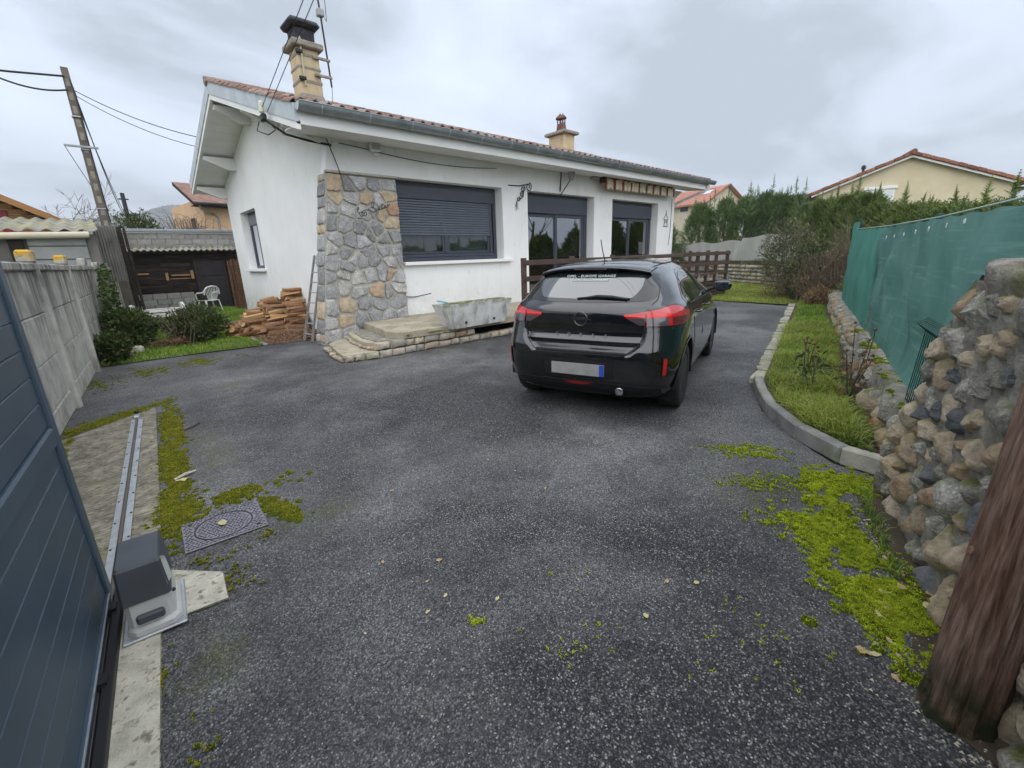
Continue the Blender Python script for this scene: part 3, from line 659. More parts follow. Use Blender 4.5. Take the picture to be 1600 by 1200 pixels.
M_MDARK = pmat('motor_cover', [(.3, (.055, .062, .073)), (.7, (.072, .080, .092))], scale=5, rough=.5, bump=.1, bscale=250, bdist=.001)
M_MGREY = pmat('motor_base', [(.3, (.46, .46, .44)), (.7, (.56, .56, .54))], scale=6, rough=.55, stains_light=[dict(col=(.26, .24, .18), scale=6, lo=.55, hi=.72, max=.5)])
mot = thing('gate_motor', 'grey and black sliding gate motor box bolted beside the gate rail', 'gate motor', (-.115, 2.33, .012), -math.atan2(.085, .9964))
MB().cbox(-.105, .115, -.17, .17, 0, .012, .004).build('base_plate', M_STEEL, mot)
def frustum(x0, x1, y0, y1, z0, z1, t, t2=None, c=.02):
    t2 = t if t2 is None else t2
    lo = [(x0 + c, y0), (x1 - c, y0), (x1, y0 + c), (x1, y1 - c), (x1 - c, y1), (x0 + c, y1), (x0, y1 - c), (x0, y0 + c)]
    cx, cy = (x0 + x1) / 2, (y0 + y1) / 2
    hi = [(cx + (x - cx) * t, cy + (y - cy) * t2) for x, y in lo]; ca = [(cx + (x - cx) * t * .9, cy + (y - cy) * t2 * .92) for x, y in lo]
    vs = [(x, y, z0) for x, y in lo] + [(x, y, z1 - .012) for x, y in hi] + [(x, y, z1) for x, y in ca]
    fs = [tuple(range(8))[::-1], tuple(range(16, 24))] + [(r * 8 + i, r * 8 + (i + 1) % 8, r * 8 + 8 + (i + 1) % 8, r * 8 + 8 + i) for r in range(2) for i in range(8)]
    return MB().add(vs, fs)
frustum(-.085, .10, -.155, .155, .0125, .045, 1.0, 1.0, .03).build('base_flange', M_MGREY, mot, 40)
frustum(-.078, .085, -.135, .135, .04, .165, .97, .98, .02).build('lower_housing', M_MGREY, mot, 40)
frustum(-.082, .089, -.14, .142, .155, .325, .90, .94, .010).build('cover', M_MDARK, mot, 30)
# pale leaf-shaped badge wrapping the front edge of the cover
bd = []
for i in range(9):
    t = i / 8; wd = .038 * sin(pi * min(1, t * .62 + .38)) if t < 1 else 0.0
    zc = .195 + .125 * t
    bd += [(.092 - .085 * (zc - .155) * 1.05 * .18 - .012 - .002, -.128 + .02 * t - wd * .2, zc), (.0945 - .11 * (zc - .155) * .17, -.118 + wd, zc)]
MB().add([(x + .004, y, z) for x, y, z in bd], [(2 * i, 2 * i + 1, 2 * i + 3, 2 * i + 2) for i in range(8)]).build('badge_side', flat('badge_grey', (.55, .58, .52), .5), mot, 40)
def leafpatch(P):  # P list of (centre, half vector)
    vs = []
    for c, h in P: vs += [Vector(c) - Vector(h), Vector(c) + Vector(h)]
    return MB().add(vs, [(2 * i, 2 * i + 1, 2 * i + 3, 2 * i + 2) for i in range(len(P) - 1)])
MB().cbox(-.045, .05, -.1555, -.128, .06, .10, .008).build('cable_cover', M_MDARK, mot, 40)
MB().lathe([(.012, 0), (.012, .006)], 12, (.084, -.06, .11)).build('lock', M_IRON, mot)

dm = bpy.data.materials.new('cast_iron_cover'); dm.use_nodes = True
_nt = dm.node_tree; _b = _nt.nodes['Principled BSDF']; _v = _vec(_nt, 'pos', (1, 1, 1))
_vo = _nt.nodes.new('ShaderNodeTexNoise'); _vo.inputs['Scale'].default_value = 20; _nt.links.new(_v, _vo.inputs['Vector'])
_r = _ramp(_nt, [(.3, (.16, .152, .175)), (.7, (.23, .22, .25))]); _nt.links.new(_vo.outputs['Fac'], _r.inputs[0]); _nt.links.new(_r.outputs[0], _b.inputs['Base Color']); _b.inputs['Roughness'].default_value = .5; _b.inputs['Metallic'].default_value = .1
drain = thing('drain_cover', 'square cast iron drain cover with relief pattern set in the asphalt', 'drain cover', (.262, 2.91, .004), -.06)
MB().cbox(-.205, .205, -.175, .175, 0, .008, .003).build('plate', dm, drain)
MB().tube([(.147 * cos(t), .147 * sin(t), .0085) for t in np.linspace(0, 2 * pi, 49)], .0045, 6, cap=False).build('outer_ring', flat('cast_iron_dark', (.05, .048, .055), .6, metal=.3), drain)
M_CID = MATS['cast_iron_dark']
rl = MB()
for i in range(19):
    for j in range(16):
        x = -.19 + i * .0211 + (j % 2) * .008; y = -.163 + j * .0217
        if abs(math.hypot(x, y) - .1465) < .012 or abs(x) > .195: continue
        a = (0.6 if (i + j) % 2 else -.5) + rng.uniform(-.3, .3)
        d = Vector((cos(a), sin(a), 0)) * .0078
        p = Vector((x, y, .0095)); rl.bar(p - d, p + d, .0035, .003)
rl.build('relief_pattern', M_CID, drain)['kind'] = 'stuff'
for x, y in ((-.14, .12), (.14, -.12)): MB().lathe([(.010, 0), (.010, .0035)], 10, (x * 1.15, y * 1.1, .008)).build('lifting_hole', M_IRON, drain)

# ================================================================== KERB AND EDGING
kerb = thing('kerb', None, None); del_ = None
kerb['kind'] = 'structure'
kp = [(3.60, .20), (3.66, .58), (3.93, .93), (4.40, 1.31), (4.85, 1.55), (5.33, 1.76)]
for i in range(len(kp) - 1):
    a = Vector((*kp[i], 0)); b = Vector((*kp[i + 1], 0)); d = (b - a).normalized(); n_ = Vector((d.y, -d.x, 0))
    q = MB().cbox(0, (b - a).length - .012, -.045, .045, -.02, .115, .012)
    o = q.build('kerb_stone', M_EDGE if i == 0 else M_KERB, kerb); o.location = a + n_ * .05 + d * .006 + Vector((0, 0, rng.uniform(-.006, .006))); o.rotation_euler = (rng.uniform(-.03, .03), 0, math.atan2(d.y, d.x))
a = Vector((5.35, 1.77, 0)); b = Vector((13.35, 3.74, 0)); d = (b - a).normalized(); n_ = Vector((d.y, -d.x, 0)); s_ = 0
while s_ < (b - a).length:
    ln = rng.uniform(.22, .5)
    poly = [(0, -.12), (ln * .5, -.135), (ln - .015, -.12), (ln - .012, .10), (ln * .5, .12), (0, .11)]
    poly = [(x + rng.uniform(-.008, .008), y + rng.uniform(-.02, .02)) for x, y in poly]
    o = MB().prism(poly, -.02, .055 + rng.uniform(-.012, .012)).build('edging_stone', M_EDGE, kerb); o.location = a + d * s_ + n_ * .10; o.rotation_euler = (rng.uniform(-.04, .04), rng.uniform(-.02, .02), math.atan2(d.y, d.x)); s_ += ln

# ================================================================== HIGH RUBBLE WALL (right) AND LOW WALL
def pack(bound_fn, x0, x1, z0, z1, sizes, r, tries=6000):
    """random centres with varying radius"""
    pts = []
    for s_ in sizes:
        for _ in range(tries // len(sizes)):
            x, z = r.uniform(x0, x1), r.uniform(z0, z1)
            if not bound_fn(x, z): continue
            if all(math.hypot((x - a) * .85, z - b) > (s_ + c) * .88 for a, b, c in pts): pts.append((x, z, s_))
    return pts
HW = thing('rubble_wall', 'tall crumbling rubble stone wall with rounded cobbles behind the wooden pole', 'wall', (2.33, -.09, 0), math.atan2(-.3228, -.9465))
prof = [(-1.9, -.05), (1.22, -.05), (1.13, .3), (.90, .70), (.64, 1.13), (.50, 1.36), (-1.9, 1.36)]
prof_l = [(-s_, z) for s_, z in prof][::-1]          # local x = -s
def inside(x, z):
    n = len(prof_l); s_ = 0
    for i in range(n):
        a = prof_l[i]; b = prof_l[(i + 1) % n]
        if (b[0] - a[0]) * (z - a[1]) - (b[1] - a[1]) * (x - a[0]) < 0: return False
    return True
if not inside(0, .5): prof_l = prof_l[::-1]
r5 = random.Random(21)
# core of mortar: front face subdivided and roughened, plus sides and back
core = MB(); nx_, nz_ = 150, 66; gv = []
def top_z(s_):
    for (a, za), (b, zb) in zip(prof[1:-1], prof[2:]):
        if b <= s_ <= a: return za + (zb - za) * (s_ - a) / (b - a) if a != b else zb
    return 1.36 if s_ < .5 else 0
for i in range(nx_ + 1):
    s_ = -1.9 + 3.1 * i / nx_
    for j in range(nz_ + 1):
        z = -.05 + (top_z(s_) + .03) * j / nz_
        yy = (-.020 if z > .75 else -.010) + .016 * vnoise(np.array([[s_ * 9, z * 9, 1.0]]), 3)[0] + .014 * vnoise(np.array([[s_ * 31, z * 31, 4.0]]), 4)[0]
        gv.append((-s_, yy, z))
core.add(gv, [(i * (nz_ + 1) + j, i * (nz_ + 1) + j + 1, (i + 1) * (nz_ + 1) + j + 1, (i + 1) * (nz_ + 1) + j) for i in range(nx_) for j in range(nz_)])
o_ = len(core.v); bk = [(-s_, .42, z) for s_, z in prof]; fr = [(-s_, .0, z) for s_, z in prof]
core.add(bk + fr, [tuple(range(7))] + [(i, (i + 1) % 7, 7 + (i + 1) % 7, 7 + i) for i in range(7)])
core.build('mortar_core', M_MORTD, HW, 50)
pts = pack(inside, -1.2, 1.3, 0, 1.27, (.105, .085, .068, .052, .04, .03), r5, 12000)
cells = voronoi([(a, b) for a, b, c in pts], prof_l)
for (x, z, rad), c in zip(pts, cells):
    up_ = z > .78
    c = shrink(c, .003 if not up_ else .006)
    if len(c) < 3: continue
    big = [p for p in c]
    cx = sum(p[0] for p in big) / len(big); cz = sum(p[1] for p in big) / len(big)
    lim = rad * 1.6; big = [(cx + (p[0] - cx) * min(1, lim / max(1e-6, math.hypot(p[0] - cx, p[1] - cz))), cz + (p[1] - cz) * min(1, lim / max(1e-6, math.hypot(p[0] - cx, p[1] - cz)))) for p in big]
    u = r5.random()
    mt = (M_COB2 if u < .58 else M_COB4 if u < .61 else M_COB1) if up_ else (M_COB1 if u < .56 else M_COB2 if u < .86 else M_COB3 if u < .97 else M_COB4)
    dp = r5.uniform(.02, .05) if up_ else r5.uniform(.03, .075)
    if up_: q_ = rock_mesh(big, dp + .04, r5, 20, 4, .010, 4, .008)
    elif r5.random() < .55: q_ = rock_mesh(big, dp + rad * .3, r5, 20, 2.6, .007, 2, .004)
    else: q_ = rock_mesh(big, dp + rad * .2, r5, 20, 3.6, .009, 5, .006)
    q_.build('stone', mt, HW, 48)
# rough capping on top
for k in range(5):
    s0 = .52 - k * .46; w_ = .44
    q = [(-s0 - .01, 1.30), (-s0 + w_, 1.30), (-s0 + w_, 1.44), (-s0, 1.43)]
    b = MB(); nn = 10; vv = []
    for iy in range(2):
        pass
    bb = rock_mesh([(-s0, 1.25 + r5.uniform(-.03, .02)), (-s0 + w_ * .5, 1.24), (-s0 + w_ - .01, 1.27), (-s0 + w_ - .01, 1.415 + r5.uniform(-.01, .01)), (-s0 + w_ * .5, 1.425), (-s0 + .01, 1.41 + r5.uniform(-.01, .01))], .055, r5, 28, 7, .012, 2, .010, .46)
    bb.build('coping_stone', M_MORTD, HW, 48)

# low wall carrying the fence
LA = math.radians(15.0)
LW = thing('low_stone_wall', 'low mossy stone wall under the green fence beside the planting bed', 'wall', (3.28, .185, 0), LA)
cv = []
for i in range(61):
    x = 15.2 * (i / 60) ** 1.5; j1, j2 = r5.uniform(-.02, .02), r5.uniform(-.02, .02)
    cv += [(x, .0 + j1, 0), (x, -.01 + j1, .38 + j2), (x, -.06, .42 + j2), (x, -.40, .42 + j1)]
MB().add(cv, [(i * 4 + j, (i + 1) * 4 + j, (i + 1) * 4 + j + 1, i * 4 + j + 1) for i in range(60) for j in range(3)] + [(0, 1, 2, 3)]).build('core', M_MORTD, LW, 50)
x = .05
lw_flip = MB()
while x < 12.5:
    w_ = r5.uniform(.13, .30) * (1 + x * .03); zz0 = .06
    while zz0 < .40:
        h_ = r5.uniform(.12, .24)
        if zz0 + h_ > .36: h_ = .42 - zz0
        if r5.random() < .82 and h_ > .05:
            q = [(-(x + w_ - .01), zz0), (-(x + .01), zz0 + .01), (-(x + .01), zz0 + h_ - .012), (-(x + w_ - .01), zz0 + h_ - .02)]
            u = r5.random()
            o = rock_mesh(q, r5.uniform(.04, .09), r5, 16, 3, .010, 3, .008).build('stone', M_COB1 if u < .35 else M_COB2 if u < .85 else M_COB3, LW, 48)
            o.rotation_euler = (0, 0, pi); o.location = (0, 0, 0)
        zz0 += h_ + .005
    x += w_ + .01
# big boulder in front of it
bo = MB().lathe([(.02, -.10), (.10, -.08), (.15, 0), (.13, .07), (.07, .12), (.01, .135)], 14)
bo.v = [(x * 1.1, y * .8, z) for x, y, z in bo.v]
tag(bo.build('boulder', M_COB1, None, 60, (4.78, .60, .17)), 'smooth rounded boulder at the foot of the low mossy wall', 'boulder').rotation_euler = (.5, .2, .4)

# ================================================================== GREEN FENCE
FA = LA
def fence_pt(s_, z, off=0.0): return (s_, -.16 - off, z)
fence = thing('green_fence', 'green wire fence covered with sagging green shade netting', 'fence', (3.28, .185, 0), FA)
M_NET = pmat('green_netting', [(.3, (.075, .19, .165)), (.5, (.098, .235, .205)), (.7, (.13, .28, .245))], scale=1.6, detail=6, stretch=(1, 1, 1), coords='obj', rough=.7, bump=.25, bscale=220, bdist=.003, trans=.25,
             stains_light=[dict(col=(.20, .37, .33), scale=3, lo=.54, hi=.70, stretch=(.5, .5, 9), coords='obj', max=.6), dict(col=(.24, .41, .37), scale=2, lo=.60, hi=.72, stretch=(2, 2, .8), rot=(0, .6, 0), coords='obj', max=.5)])  # pale streaks: light on the netting's folds, put into the colour
M_NET2 = pmat('green_netting_bright', [(.3, (.060, .24, .19)), (.7, (.10, .32, .26))], scale=1.6, coords='obj', rough=.7, bump=.25, bscale=220, bdist=.003, trans=.3)
M_FWIRE = flat('green_wire', (.008, .05, .038), .45)
def netting(s0, s1, zb0, zb1, zt0, zt1, seed, amp=.035, off=.0, mat=None, name='shade_netting'):
    nx_, nz_ = 110, 34; vs = []
    S = np.linspace(0, 1, nx_ + 1)[:, None]; Z = np.linspace(0, 1, nz_ + 1)[None]
    s_ = s0 + (s1 - s0) * S + 0 * Z
    sag = .012 * np.sin(S * pi * 9) ** 2
    zt = zt0 + (zt1 - zt0) * S - sag; zb = zb0 + (zb1 - zb0) * S + .02 * np.sin(S * 17 + seed)
    z = zb + (zt - zb) * Z
    P = np.stack([s_.ravel(), z.ravel(), 0 * z.ravel()], 1)
    env = (np.sin(pi * np.clip(Z, 0, 1)) ** .7 + 0 * S).ravel()
    dpt = amp * env * vnoise(P * 1.15, seed) + .4 * amp * env * np.sin((P[:, 0] * 1.0 + P[:, 1] * .8) * 4.2 + seed + 1.3 * np.sin(P[:, 0] * 2.1)) + .006 * vnoise(P * np.array([9, 3, 1]), seed + 2)
    V = np.stack([P[:, 0], -.17 + off + dpt, P[:, 1]], 1)
    i, j = np.meshgrid(np.arange(nx_), np.arange(nz_), indexing='ij'); k = (i * (nz_ + 1) + j).ravel()
    F = np.stack([k, k + nz_ + 1, k + nz_ + 2, k + 1], 1)
    o = np_mesh(name, V, F, mat or M_NET, fence, smooth=True); return o
netting(-.45, 4.05, .40, .46, 1.655, 1.70, 3, .085, .04)
netting(4.0, 8.4, .44, .40, 1.70, 1.80, 9, .03, .05, M_NET2, 'far_shade_netting')
netting(8.2, 9.6, .40, .38, 1.95, 1.98, 5, .03, -.02, M_NET2, 'folded_shade_netting')
MB().tube([(-.6, -.165, 1.69), (1.5, -.165, 1.685), (4.0, -.165, 1.715), (8.4, -.165, 1.815)], .006, 6).build('top_wire', flat('pale_wire', (.35, .45, .38), .5), fence)
for s_ in (-.7, 1.8, 4.08, 6.3, 8.35): MB().cbox(s_ - .022, s_ + .022, -.235, -.19, .1, 2.0 if s_ > 8 else 1.72, .004).build('fence_post', M_FWIRE, fence)
clip = MB().cbox(-.016, .016, -.004, .004, -.016, .016, .003).mesh('clip', flat('white_clip', (.75, .75, .72), .5))
for k, s_ in enumerate((.62, 1.02, 1.55, 2.05, 2.6, 3.15, 3.7)):
    o = link('clip', clip, fence, (s_, -.122, 1.61 - .012 * k + .01 * s_)); o.rotation_euler = (0, rng.uniform(-.6, .6), 0)
# loose welded-mesh offcut leaning on the netting, and the panel behind the netting's end
mesh_p = thing('wire_mesh_offcut', 'bent green welded wire panel leaning against the netting', 'wire panel', (3.28, .185, 0), FA)
def mesh_panel(parent, s0, s1, z0, z1, off, step=.05, cross=(.2, .55, .9), bend=True, slant=0.0):
    n = int((s1 - s0) / step)
    for k in range(n + 1):
        s_ = s0 + k * step
        p = [(s_ - slant * .0, off, z0), (s_ + slant * .15, off + .012, z0 + .05), (s_ + slant * .9, off, z1 - .09)] if bend else [(s_, off, z0), (s_, off, z1)]
        if bend: p += [(s_ + slant * .93, off + .05, z1 - .04), (s_ + slant + .0, off + .0, z1)]
        MB().tube(p, .0032, 5).build('wire', M_FWIRE, parent)
    for c in cross:
        z = z0 + (z1 - z0) * c
        MB().tube([(s0 + slant * c, off + .006, z), (s1 + slant * c, off + .006, z)], .0032, 5).build('cross_wire', M_FWIRE, parent)
mesh_panel(mesh_p, .22, .82, .40, 1.03, -.075, .052, (.12, .5, .84, .95), True, -.10)
mesh_panel(fence, -.75, .0, .40, 1.70, -.215, .055, (.04, .3, .6, .98), False)

# ================================================================== LEANING WOODEN POLE (right foreground)
pole = thing('wooden_pole', 'thick leaning weathered wooden pole with mossy dark foot in front of the rubble wall', 'pole', (1.795, -.147, 0))
pv = []; nn = 120; hh_ = [0, .02, .05, .1, .15, .2, .28, .36, .45, .55, .65, .75, .85, .95, 1.1, 1.25, 1.4, 1.6, 1.8, 2.2, 2.8, 3.6, 4.6, 6.2]
splits = [(random.Random(k).uniform(0, 6.28), random.Random(k + 50).uniform(-.3, 1.4), random.Random(k + 90).uniform(.3, .9), random.Random(k + 9).uniform(.004, .011)) for k in range(26)]
for z in hh_:
    for k in range(nn):
        t = 2 * pi * k / nn
        rr_ = (.091 - .002 * z) + .004 * sin(3 * t + z * 2) + .0035 * sin(11 * t + .6 * sin(z * 3)) + .002 * sin(23 * t + z) + (.008 if z < .05 else 0) - sum(dq * max(0, 1 - abs(((t - aq - .05 * sin(z * 4 + aq) + pi) % (2 * pi)) - pi) / .045) * max(0, min(1, (z - zq) * 8, (zq + lq - z) * 8)) for aq, zq, lq, dq in splits)
        pv.append((rr_ * cos(t) + .085 * z, rr_ * sin(t) - .03 * z, z - .01))
MB().add(pv, [(i * nn + k, i * nn + (k + 1) % nn, (i + 1) * nn + (k + 1) % nn, (i + 1) * nn + k) for i in range(len(hh_) - 1) for k in range(nn)] + [tuple(range((len(hh_) - 1) * nn, len(hh_) * nn))]).build('shaft', M_POST, pole, 40)
kn = MB().lathe([(.0, .0), (.013, .002), (.016, .008), (.010, .012), (.004, .010)], 10, axis='z')
o = kn.build('knot', pmat('knot_wood', [(.3, (.10, .05, .03)), (.7, (.22, .12, .07))], scale=60, rough=.8), pole, 40); o.location = (-.02, .062, .60); o.rotation_euler = (-1.2, -.75, 0)
# ================================================================== HOUSE
house = thing('house', 'white rendered single-storey house with stone corner pillar and grey shutters', 'house', (3.6, 8.6, 0))
HO = Vector((3.6, 8.6, 0))
def hb(mb, name, mat, parent=None, smooth=None):
    """mb in world coordinates -> part of the house"""
    mb.v = [(x - HO.x, y - HO.y, z - HO.z) for x, y, z in mb.v]
    return mb.build(name, mat, parent or house, smooth)
F0, F1 = 8.6, 8.92
OP = [(4.5, 7.66, 1.47, 3.11), (8.52, 11.28, .36, 3.11), (12.19, 14.89, .36, 3.11)]
hb(wall_grid(3.6, 16.0, -.1, 3.74, F0, F1, OP), 'front_wall', M_PLASTER)
# gable wall: rectangular part with a window, triangle above
gw = wall_grid(8.925, 17.2, -.1, 3.74, 0, .30, [(14.2, 15.85, 1.42, 3.02)])
gw.v = [(3.6 + t, a, z) for a, t, z in gw.v]; gw.f = [f[::-1] for f in gw.f]
ZR, YR, SL, YE, YB = 5.535, 13.0, .322, 7.85, 17.6           # ridge height and place, slope, eaves
ztop = lambda y: ZR - SL * abs(y - YR)
zu = lambda y: ztop(y) - .30                                # underside
tri = [(3.6, 8.6, 3.7405), (3.6, 17.2, 3.7405), (3.6, 17.2, zu(17.2)), (3.6, YR, zu(YR)), (3.6, 8.6, zu(8.6))]
gw.add(tri + [(3.9, y, z) for _, y, z in tri], [(4, 3, 2, 1, 0), (5, 6, 7, 8, 9)])
hb(gw, 'gable_wall', M_PLASTER)
hb(MB().box(15.7, 15.998, 8.922, 17.2, -.1, 3.74).add([(15.998, 8.6, 3.74), (15.998, 17.2, 3.74), (15.998, YR, zu(YR))], [(0, 1, 2)]), 'end_wall', M_PLASTER)
hb(MB().box(3.9, 15.7, 16.9, 17.2, -.1, 3.74), 'rear_wall', M_PLASTER)
hb(MB().box(3.9, 15.7, 8.93, 16.9, -.05, .35), 'inner_floor', flat('inner_floor', (.15, .12, .09), .7))
hb(MB().box(3.9, 15.7, 12.2, 12.3, .35, 3.6), 'inner_wall', flat('inner_wall', (.34, .33, .31), .9))
hb(MB().box(3.9, 15.7, 8.93, 16.9, 3.60, 3.70), 'ceiling', flat('ceiling', (.6, .6, .6), .9))
# plastered battered corner above the stone pillar
hb(MB().add([(3.40, 8.5, 3.05), (3.85, 8.5, 3.05), (3.85, 8.5, 3.80), (3.57, 8.5, 3.80), (3.40, 8.72, 3.05), (3.85, 8.72, 3.05), (3.85, 8.72, 3.80), (3.57, 8.72, 3.80)],
            [(0, 1, 2, 3), (0, 3, 7, 4), (7, 6, 5, 4), (1, 5, 6, 2), (0, 4, 5, 1), (3, 2, 6, 7)]).add([], []), 'corner_render', M_PLASTER) if False else None
cr = [(3.42, 3.04), (3.62, 3.04), (3.62, 3.72), (3.575, 3.72)]
hb(MB().add([(x, 8.592, z) for x, z in cr] + [(x, 8.80, z) for x, z in cr], [(0, 1, 2, 3), (7, 6, 5, 4), (0, 3, 7, 4), (0, 4, 5, 1)]), 'corner_render', M_PLASTER)

# ---- stone pillar, battered on its left
pil = MB().add([(2.95, 8.53, -.05), (4.78, 8.53, -.05), (4.78, 8.53, 3.06), (3.42, 8.53, 3.06), (2.95, 8.93, -.05), (4.78, 8.88, -.05), (4.78, 8.88, 3.06), (3.42, 8.93, 3.06)],
               [(0, 1, 2, 3), (4, 7, 6, 5), (0, 3, 7, 4), (1, 5, 6, 2), (3, 2, 6, 7)])
pillar = hb(pil, 'stone_pillar', M_MORT)
r9 = random.Random(5)
pb = [(2.955, .02), (4.80, .02), (4.80, 3.05), (3.425, 3.05)]
seeds = []; z = .14; row = 0
while z < 3.05:
    hrow = .28 if z < .9 else .25 if z < 1.6 else .23
    xl = 2.95 + .47 * z / 3.06; x = xl + r9.uniform(.06, .18)
    while x < 4.76:
        w_ = r9.uniform(.24, .44) if z < .9 else r9.uniform(.14, .42)
        seeds.append((x, z + r9.uniform(-.05, .05) * (1 if z < .9 else 1.8), w_)); x += w_
    z += hrow
cells = voronoi([(a, b) for a, b, c in seeds], pb, 1.05)
for (x, z, w_), c in zip(seeds, cells):
    c = shrink(c, r9.uniform(.010, .030))
    if len(c) < 3: continue
    u = r9.random(); top = z > 2.2
    mt = M_GRAN if u < (.76 if top else .91) else M_SAND if u < (.97 if top else 1.0) else M_REDST
    if z < .12: mt = M_SAND if u < .6 else M_GRAN
    b = stone_mesh(c, r9.uniform(.018, .042), r9, 22, .012, 0, .004, .010, .03)
    b.v = [(x_ - HO.x, y_ + 8.53 - HO.y, z_) for x_, y_, z_ in b.v]
    b.build('stone', mt, pillar, 45)
# the narrow side of the pillar, facing left
z = .03
while z < 3.0:
    h_ = r9.uniform(.16, .36); h_ = min(h_, 3.05 - z)
    if h_ > .06:
        cut = r9.uniform(.12, .26) if r9.random() < .35 else .36
        for y0, y1 in ((.02, cut - .01), (cut + .01, .37)):
            if y1 - y0 < .05: continue
            b = stone_mesh([(-y1, z + .012), (-y0, z + .012), (-y0, z + h_ - .012), (-y1, z + h_ - .012)], r9.uniform(.02, .035), r9, 12, .006, 0, .008, .016, .02)
            # local -y (out) -> world -x ; local x -> world -y
            b.v = [(2.95 + .47 * z_ / 3.06 + y_ - HO.x, 8.53 - x_ - HO.y, z_) for x_, y_, z_ in b.v]
            u = r9.random(); b.build('stone', M_GRAN if u < .72 else M_SAND, pillar, 45)
    z += h_
# coping sliver on the pillar
hb(MB().cbox(3.40, 4.80, 8.47, 8.59, 3.055, 3.10, .012), 'pillar_coping', M_MORT)

# wrought house-name script fixed on the pillar
nm = thing('name_script', 'small black wrought wire script lettering on the stone pillar', 'name sign', (4.20, 8.42, 2.50))
def script(pts, n=60):
    """Catmull-Rom through 2-D points"""
    P = [pts[0]] + pts + [pts[-1]]; out = []
    for i in range(1, len(P) - 2):
        for k in range(6):
            t = k / 6; a, b, c, d = P[i - 1], P[i], P[i + 1], P[i + 2]
            out.append(tuple(.5 * (2 * b[q] + (c[q] - a[q]) * t + (2 * a[q] - 5 * b[q] + 4 * c[q] - d[q]) * t * t + (3 * b[q] - a[q] - 3 * c[q] + d[q]) * t ** 3) for q in (0, 1)))
    return out + [pts[-1]]
S1 = [(-1.0, -.02), (-.92, .05), (-.98, .1), (-1.05, .0), (-1.0, -.16), (-.85, -.2), (-.62, -.1), (-.35, -.12), (-.2, -.22), (-.08, -.3), (.05, -.24), (.02, -.1), (-.1, .02), (-.12, .2), (-.04, .32), (0, .2), (-.06, -.05), (-.22, .05)]
S2 = [(-.98, -.18), (-.9, -.36), (-.78, -.42), (-.66, -.28), (-.72, -.2), (-.8, -.3), (-.6, -.44), (-.5, -.32), (-.58, -.22), (-.66, -.32)]
S3 = [(.1, -.06), (.12, -.2), (.2, -.2), (.25, -.06), (.25, -.2), (.32, -.16), (.36, -.04), (.36, -.2), (.44, -.18), (.5, -.02), (.52, .16), (.5, -.16), (.6, -.14), (.68, .0), (.62, -.1), (.68, -.16), (.74, .02), (.74, -.12), (.84, -.1), (.88, .06), (.92, -.08), (1.0, .06)]
S4 = [(.42, .06), (.62, .1)]
for S in (S1, S2, S3, S4): MB().tube([(x * .33, -.03, y * .30 + x * .055) for x, y in script(S)], .0075, 5).build('script_stroke', M_IRON, nm)

# ---- joinery --------------------------------------------------------------
def frame_rect(x0, x1, z0, z1, y0, y1, w):
    b = MB(); b.cbox(x0, x0 + w, y0, y1, z0, z1, .006); b.cbox(x1 - w, x1, y0, y1, z0, z1, .006); b.cbox(x0 + w, x1 - w, y0, y1, z1 - w, z1, .006); b.cbox(x0 + w, x1 - w, y0, y1, z0, z0 + w, .006)
    return b
def pane(x0, x1, z0, z1, y): return MB().box(x0, x1, y, y + .012, z0, z1)
# window with a half-closed roller shutter
w1 = hb(frame_rect(4.5, 7.655, 1.475, 3.105, 8.86, 8.915, .085), 'window', M_ANTH)
def sub(mb, name, mat, par):
    mb.v = [(x - HO.x, y - HO.y, z) for x, y, z in mb.v]; return mb.build(name, mat, par)
sub(MB().cbox(4.6, 7.568, 8.82, 8.905, 2.76, 3.02, .008), 'shutter_box', M_ANTH, w1)
sub(MB().cbox(4.6, 7.568, 8.845, 8.90, 1.562, 1.625, .006), 'lower_rail', M_ANTH, w1)
sub(MB().cbox(6.08, 6.17, 8.85, 8.90, 1.627, 2.10, .006), 'mullion', M_ANTH, w1)
sub(MB().cbox(7.43, 7.50, 8.835, 8.90, 1.627, 2.755, .006), 'guide_rail', M_ANTH, w1)
for x0, x1 in ((4.6, 6.078), (6.172, 7.428)):
    sub(frame_rect(x0, x1, 1.63, 2.3, 8.87, 8.90, .05), 'sash', M_ANTH, w1); sub(pane(x0 + .05, x1 - .05, 1.68, 2.25, 8.885), 'pane', M_GLASS, w1)
slat = MB()
NS = 14; z0_, z1_ = 2.02, 2.757
hs = (z1_ - z0_) / NS
sl_v = [(0, 0, .002), (0, -.013, .006), (0, -.017, hs * .5), (0, -.012, hs - .008), (0, 0, hs - .003), (0, .006, hs - .003), (0, .006, .002)]
slm = MB().add([(4.6 - 4.6, y, z) for _, y, z in sl_v] + [(7.428 - 4.6, y, z) for _, y, z in sl_v], [(i, i + 1, 8 + i, 7 + i) for i in range(6)] + [(0, 1, 2, 3, 4, 5, 6), (13, 12, 11, 10, 9, 8, 7)]).mesh('shutter_slat', M_SHUT, 40)
for k in range(NS): link('shutter_slat', slm, w1, (4.6 - HO.x, 8.862 - HO.y, z0_ + k * hs))
hb(MB().cbox(4.82, 7.86, 8.50, 8.86, 1.40, 1.468, .006), 'window_sill', M_PLASTER)
